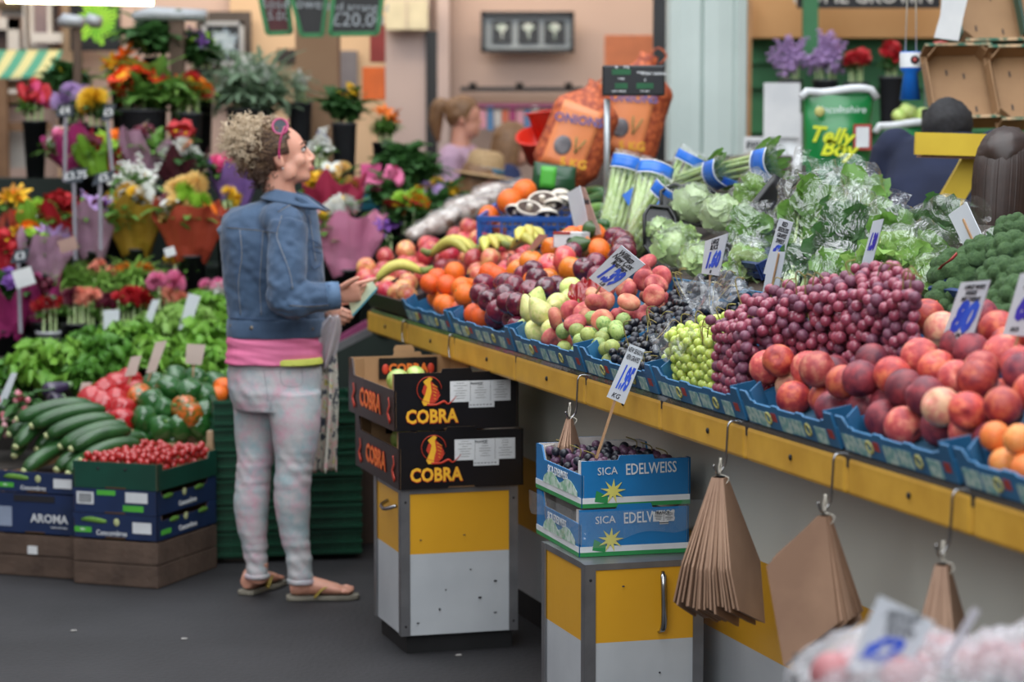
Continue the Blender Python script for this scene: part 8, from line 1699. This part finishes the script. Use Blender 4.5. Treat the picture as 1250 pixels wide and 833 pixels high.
# ---------------------------------------------------------------- right-hand side: sacks, notice, shelf of crates
m_gbag = mat('green feed sack', '#0c7a3a', .3, '#0a6a32', 3, .7, bump=.15, bscale=12, coat=.2); m_gy = mat('sack yellow', '#d8e02c', .5)
def feed(label, px, py0, py1, Y, w, full=True):
    o, H = sack('printed_sack', label, px, py0, py1, Y, w, .13, 0, m_gbag, neck=False)
    b = MB(); b.tube([(x, -.02 - .012 * math.sin(x * 30), H + .004 + .008 * math.sin(x * 22) - (.03 if abs(x) > w * .5 else 0)) for x in [w * (-.56 + 1.12 * i / 12) for i in range(13)]], [(.012, .016)] * 13, 8); b.build('folded_top', m_wpr, o)
    yy = -.068
    if full:
        text('Telly', .085, plane_M((-.04, yy - .008, H * .56), (1, 0, -.1), (0, 0, 1)), m_gy, o, bold=.03, shear=.3); text('Boy', .085, plane_M((-.01, yy - .008, H * .43), (1, 0, -.1), (0, 0, 1)), m_gy, o, bold=.03, shear=.3)
        b = MB(); b.box((.085, yy - .002, H * .55), (.07, .004, .1)); rd = b.build('red_panel', m_red, o); b = MB(); b.box((.085, yy - .005, H * .55), (.05, .003, .078)); b.build('white_panel', m_wpr, rd)
        text('Harvest Best', .032, plane_M((0, yy - .006, H * .25), (1, 0, 0), (0, 0, 1)), m_wpr, o, shear=.2); text('WHITE POTATOES', .02, plane_M((0, yy - .006, H * .18), (1, 0, 0), (0, 0, 1)), m_wpr, o); text('Lincolnshire', .04, plane_M((0, yy + .0, H * .82), (1, 0, 0), (0, 0, 1)), m_wpr, o, shear=.2)
    b = MB(); b.ball((-.08, yy, H * .8), (.02, .006, .02), 10, 7); b.build('printed_emblem', m_ring, o)
    q = o.location; b = MB(); b.box((q.x, q.y, (q.z - .004) / 2), (w + .04, .2, q.z - .004)); k = b.build('wooden_box', m_crate, bevel=.004); tag(k, 'upright wooden box under the ' + ('big' if full else 'second') + ' green sack', 'box')
feed('big green potato sack with yellow lettering behind the bagged greens', 1022, 112, 235, 9.4, .265)
feed('second green sack mostly behind the navy jumper', 1100, 153, 250, 9.9, .2, False)
o = slab('notice_sign', 932, 101, 977, 168, 10.9, m_wpaper, .006); tag(o, 'blank looking white notice on a white stand in front of the green shed', 'notice')
p = at(962, 165, 11.0); b = MB(); b.tube([(p.x, 10.98, 0), (p.x, 10.98, p.z + .1)], .06, 14); o = b.build('white_stand', m_wpr); tag(o, 'round white stand holding the notice', 'stand')
o = slab('small_sign', 908, 167, 940, 188, 10.6, m_wpaper, .01); tag(o, 'small white sign with dark letters beside the pillar', 'sign'); a = at(924, 178, 10.595); text('FISH', .05, plane_M((a.x, 10.592, a.z), (1, 0, 0), (0, 0, 1)), m_pen, o, bold=.02)
b = MB(); b.box((at(924, 180, 10.7).x, 10.7, .76), (.3, .18, 1.52)); o = b.build('dark_cabinet', MATS['stall brown']); tag(o, 'brown cabinet below the small white sign', 'cabinet')
F('tall lilac blossom in front of the green shed', 965, 72, 12.0, 40, [('spike', 'lilac', 9, .045)], 'fine', m_bucket, bh=.8, nfol=0)
F('second lilac blossom on the other side of the green post', 1008, 72, 12.0, 50, [('spike', 'lilac', 11, .045)], 'fine', m_bucket, bh=.8, nfol=0)
F('red protea stems over a grey vase', 1045, 75, 11.9, 30, [('rose', 'red', 4, .04)], 'dark', m_bucket, bh=.8)
F('red protea beside the hanging blue collecting cup', 1088, 68, 11.9, 20, [('rose', 'red', 2, .045)], 'dark', m_bucket, bh=.8)
for i, (px, py) in enumerate(((1098, 142), (1112, 139), (1126, 141), (1106, 136))):
    o = mobj('green_apple', gme[0], None, at(px, py, 11.0), quat=rq(rf), scale=.036); tag(o, 'bright green apple %s above the second green sack' % ['first', 'second', 'third', 'topmost'][i], 'apple')
a = at(1112, 150, 11.0); b = MB(); b.box((a.x, 11.0, (a.z - .01) / 2), (.25, .2, a.z - .01)); o = b.build('wooden_box', m_crate); tag(o, 'upright box carrying the bright green apples', 'box')
cp = thing('collecting_cup', 'blue collecting cup with white label hanging on two strings', 'collecting cup', tuple(at(1111, 122, 8.9))); k = 1 / 331
b = MB(); b.lathe([(0, 0), (13 * k, 0), (8.5 * k, 32 * k), (12.5 * k, 36 * k), (13 * k, 38 * k), (13 * k, 58 * k), (0, 58 * k)], 20); b.build('cup', mat('cup blue', '#1c6fd0', .3, '#1762ba', 4), cp)
b = MB(); b.lathe([(13.4 * k, 39 * k), (13.4 * k, 57 * k)], 20); lb_ = b.build('paper_band', m_wpr, cp); b = MB(); b.ball((.008, -13.4 * k, 48 * k), (.016, .002, .016), 12, 8); b.build('printed_badge', m_pen, lb_); b = MB(); b.ball((.008, -13.9 * k, 48 * k), (.008, .002, .008), 8, 6); b.build('red_mark', m_red, lb_)
for sx in (-1, 1): b = MB(); b.tube([(sx * .02, 0, 57 * k), (sx * .008, 0, .75)], .0022, 5); b.build('string', m_string, cp)
# yellow shelf
ys = thing('yellow_shelf', 'yellow painted shelf beam and brace holding tilted crates', 'shelf', tuple(at(1117, 175, 7.85))); y0 = V(ys.location); m_ysh = mat('shelf yellow', '#d6b834', .5, '#c4a42a', 4)
def ysb(a, c, w, h, nm, m=m_ysh): b = MB(); b.beam(V(a) - y0, V(c) - y0, w, h); b.build(nm, m, ys)
ysb(at(1117, 175, 7.85), at(1330, 181, 7.85), .03, .072, 'front_beam'); ysb(at(1122, 190, 7.9), at(1330, 196, 7.9), .1, .012, 'under_board', m_wood)
ysb(at(1192, 190, 7.95), at(1150, 262, 7.95), .04, .075, 'brace'); ysb(at(1132, 172, 8.75), at(1340, 178, 8.75), .04, .05, 'rear_beam'); 
for px in (1325,): ysb(at(px, 175, 7.86), at(px + 14, 175, 8.75), .03, .05, 'side_arm')
q = at(1340, 175, 8.4); ysb((q.x, q.y, 0), (q.x, q.y, 2.3), .07, .07, 'upright_post')
m_tray = mat('tray kraft', '#94724f', .7, '#836343', 5, .6); m_edge = mat('green printed edge', '#14503a', .6, '#a88a68', 26, .25)
def lean_tray(label, px, py, Y, w, d, h, m_o):
    o = thing('cardboard_tray', label, 'cardboard tray'); ex = V((1, .12, .02)).normalized(); ey = V((.36, .5, .78)); ey = (ey - ex * ey.dot(ex)).normalized(); ez = ex.cross(ey); M = Matrix.Identity(4); p = at(px, py, Y)
    for i in range(3): M[i][0], M[i][1], M[i][2], M[i][3] = ex[i], ey[i], ez[i], p[i]
    o.matrix_basis = M; b = MB(); b.box((w / 2, d / 2, .003), (w, d, .005)); bs = b.build('base', m_tray, o)
    for (x, y) in ((.3, .3), (.6, .7), (.35, .75), (.7, .25)): b = MB(); b.box((w * x, d * y, .0065), (.006, .022, .002)); b.build('slot', m_pen, bs)
    for c, dd in (((w / 2, .003, h / 2), (w, .005, h)), ((w / 2, d - .003, h / 2), (w, .005, h)), ((.003, d / 2, h * .38), (.005, d * .72, h * .75)), ((w - .003, d / 2, h * .38), (.005, d * .72, h * .75))): b = MB(); b.box(c, dd); b.build('side_wall', m_o, o)
    for x, y, sx, sy in ((0, 0, 1, 1), (w, 0, -1, 1), (0, d, 1, -1), (w, d, -1, -1)): b = MB(); b.poly([(x + sx * .004, y + sy * .05, 0), (x + sx * .045, y + sy * .004, 0), (x + sx * .045, y + sy * .004, h + .004), (x + sx * .004, y + sy * .05, h + .004)], .004); b.build('corner_flap', m_tray, o)
    for y in (.003, d - .003): b = MB(); b.box((w / 2, y, h + .004), (w, .012, .007)); b.build('printed_edge', m_edge, o)
lean_tray('empty kraft card tray with cut slots, above the dark grey head', 1138, 158, 8.72, .25, .31, .075, m_tray)
lean_tray('empty kraft card tray at the photo edge over the brown hair', 1216, 160, 8.7, .25, .31, .075, m_tray)
lean_tray('upper empty tray with dark green sides beside the white paper', 1172, 64, 8.95, .25, .33, .075, m_dgreen)
lean_tray('highest empty tray with green sides, cut by the photo corner', 1248, 62, 8.92, .25, .33, .075, m_dgreen)
b = MB(); P = [at(x, y, 8.7) for x, y in ((1150, -5), (1182, -5), (1176, 20), (1170, 50), (1140, 46), (1148, 18))]; b.poly(P, .004); o = b.build('white_paper', m_wpaper); tag(o, 'white paper bag hanging beside the green sided tray', 'paper')
jr = thing('sweet_jar', 'clear jar with white lid and pinkish contents behind the blue cup', 'jar', tuple(at(1144, 132, 9.0))); b = MB(); b.lathe([(0, 0), (.05, 0), (.052, .16), (.045, .18)], 18); b.build('glass_jar', film('jar glass', '#e8e8ee', .15, .06, .05, 3), jr); b = MB(); b.lathe([(0, .2), (.055, .2), (.055, .175), (.0, .172)], 18); b.build('lid', m_wpr, jr); b = MB(); b.ball((0, 0, .08), (.044, .044, .078), 14, 10, lambda p: p * (1 + .06 * noise.noise(p * 6))); b.build('sweet_filling', mat('sweets', '#b87a8c', .5, '#6f5a5c', 30), jr)
b = MB(); b.lathe([(0, 0), (.025, 0), (.028, .03), (0, .035)], 10); o = b.build('bottle_stopper', m_red, loc=tuple(at(1148, 61, 9.0))); tag(o, 'small red cap standing on the jar lid', 'cap')
# ---------------------------------------------------------------- stall corner close to the camera, bottom of the frame
Yf = 3.25; a = at(1000, 833, Yf); c = at(1290, 833, Yf)
b = MB(); b.box(((a.x + c.x) / 2 + .05, Yf + .12, .42), (c.x - a.x + .1, .36, .84)); o = b.build('display_table', m_stand); tag(o, 'small table carrying the bagged fruit at the bottom corner', 'table')
pk = mat('pink produce', '#b87a7c', .5, '#8a4a50', 8, .8)
o = thing('bagged_fruit', 'crinkled clear bags of pinkish fruit across the bottom corner', 'bagged fruit', ((a.x + c.x) / 2 + .05, Yf + .1, .84))
r_ = random.Random(3)
for i in range(16): b = MB(); b.ball((-.19 + .03 * i + .0, r_.uniform(-.1, .1), .02 + r_.uniform(0, .012)), .03, 12, 8); b.build('fruit', pk, o)
b = MB(); b.sheet(lambda u, v: ((u - .5) * .46, (v - .5) * .4, .058 + .022 * nz((u * 9, v * 8, 0), 1, 4) + .012 * nz((u * 26, v * 20, 0), 1, 2) - .05 * (2 * v - 1) ** 4 - .06 * (2 * u - 1) ** 6), 60, 40); b.build('film', film('bag film near', '#f0eef4', .3, .1, .8, 26), o)
card('blurred slanted price card rising from the bagged fruit', [(1073, 727), (1141, 760), (1110, 815), (1032, 822)], 0, [('SEEDLESS', 0, .38, .15), ('BLACK', 0, .25, .15), ('GRAPES', .05, .12, .15)], [('£2.', -.05, -.18, .5, m_bl)], Y=Yf + .03)
b = MB(); b.beam(at(1192, 744, Yf), at(1150, 815, Yf), .01, .004, V((0, 1, 0))); o = b.build('plastic_stick', mat('clear stick', '#c8c4cc', .4)); tag(o, 'pale plastic stick poking out of the bagged fruit', 'stick')
# ---------------------------------------------------------------- light
w = bpy.data.worlds.new('world'); SC.world = w; w.use_nodes = True; N = w.node_tree.nodes; L = w.node_tree.links; bg = N['Background']
tc = N.new('ShaderNodeTexCoord'); sp = N.new('ShaderNodeSeparateXYZ'); rp = N.new('ShaderNodeValToRGB'); L.new(tc.outputs['Generated'], sp.inputs[0]); L.new(sp.outputs['Z'], rp.inputs[0])
e = rp.color_ramp.elements; e[0].position = .0; e[0].color = (.10, .105, .12, 1); e[1].position = .75; e[1].color = (.9, .95, 1.05, 1)
L.new(rp.outputs[0], bg.inputs[0]); bg.inputs[1].default_value = .56
def area(name, loc, tgt, sx, sy, e, col=(1, 1, 1)):
    l = bpy.data.lights.new(name, 'AREA'); l.shape = 'RECTANGLE'; l.size = sx; l.size_y = sy; l.energy = e; l.color = col
    o = bpy.data.objects.new(name, l); COL.objects.link(o); o.location = loc; o.rotation_euler = (V(tgt) - V(loc)).to_track_quat('-Z', 'Y').to_euler(); return o
area('skylight_and_fill', (1.0, 5.5, 4.6), (1.0, 6.5, 0), 3.5, 7, 250, (.93, .97, 1.0))
area('skylight_and_fill', (-2.0, 9.0, 4.6), (-2.0, 10, 0), 3, 6, 125, (.95, .98, 1.0))
area('skylight_and_fill', (-1.6, -.4, 3.6), (.7, 6.5, .5), 4, 3, 140, (.95, .98, 1.0))  # unseen front fill added behind the camera to brighten the counter panel and cabinets
area('cove_light', (.9, 14.3, 3.2), (.9, 15.2, 1.8), 5, .2, 24, (1, .8, .55))
area('cove_light', (-2.2, 14.0, 3.2), (-2.2, 15.2, 1.8), 3.5, .2, 26, (1, .85, .65))
area('cove_light', (2.3, 12.0, 3.4), (2.3, 13, 1.6), 3, .2, 16, (1, .9, .75))
vs = SC.view_settings; vs.view_transform = 'Standard'; vs.look = 'None'; vs.exposure = .35; vs.gamma = 1; vs.use_curve_mapping = False
SC.cycles.max_bounces = 8; SC.cycles.transparent_max_bounces = 24
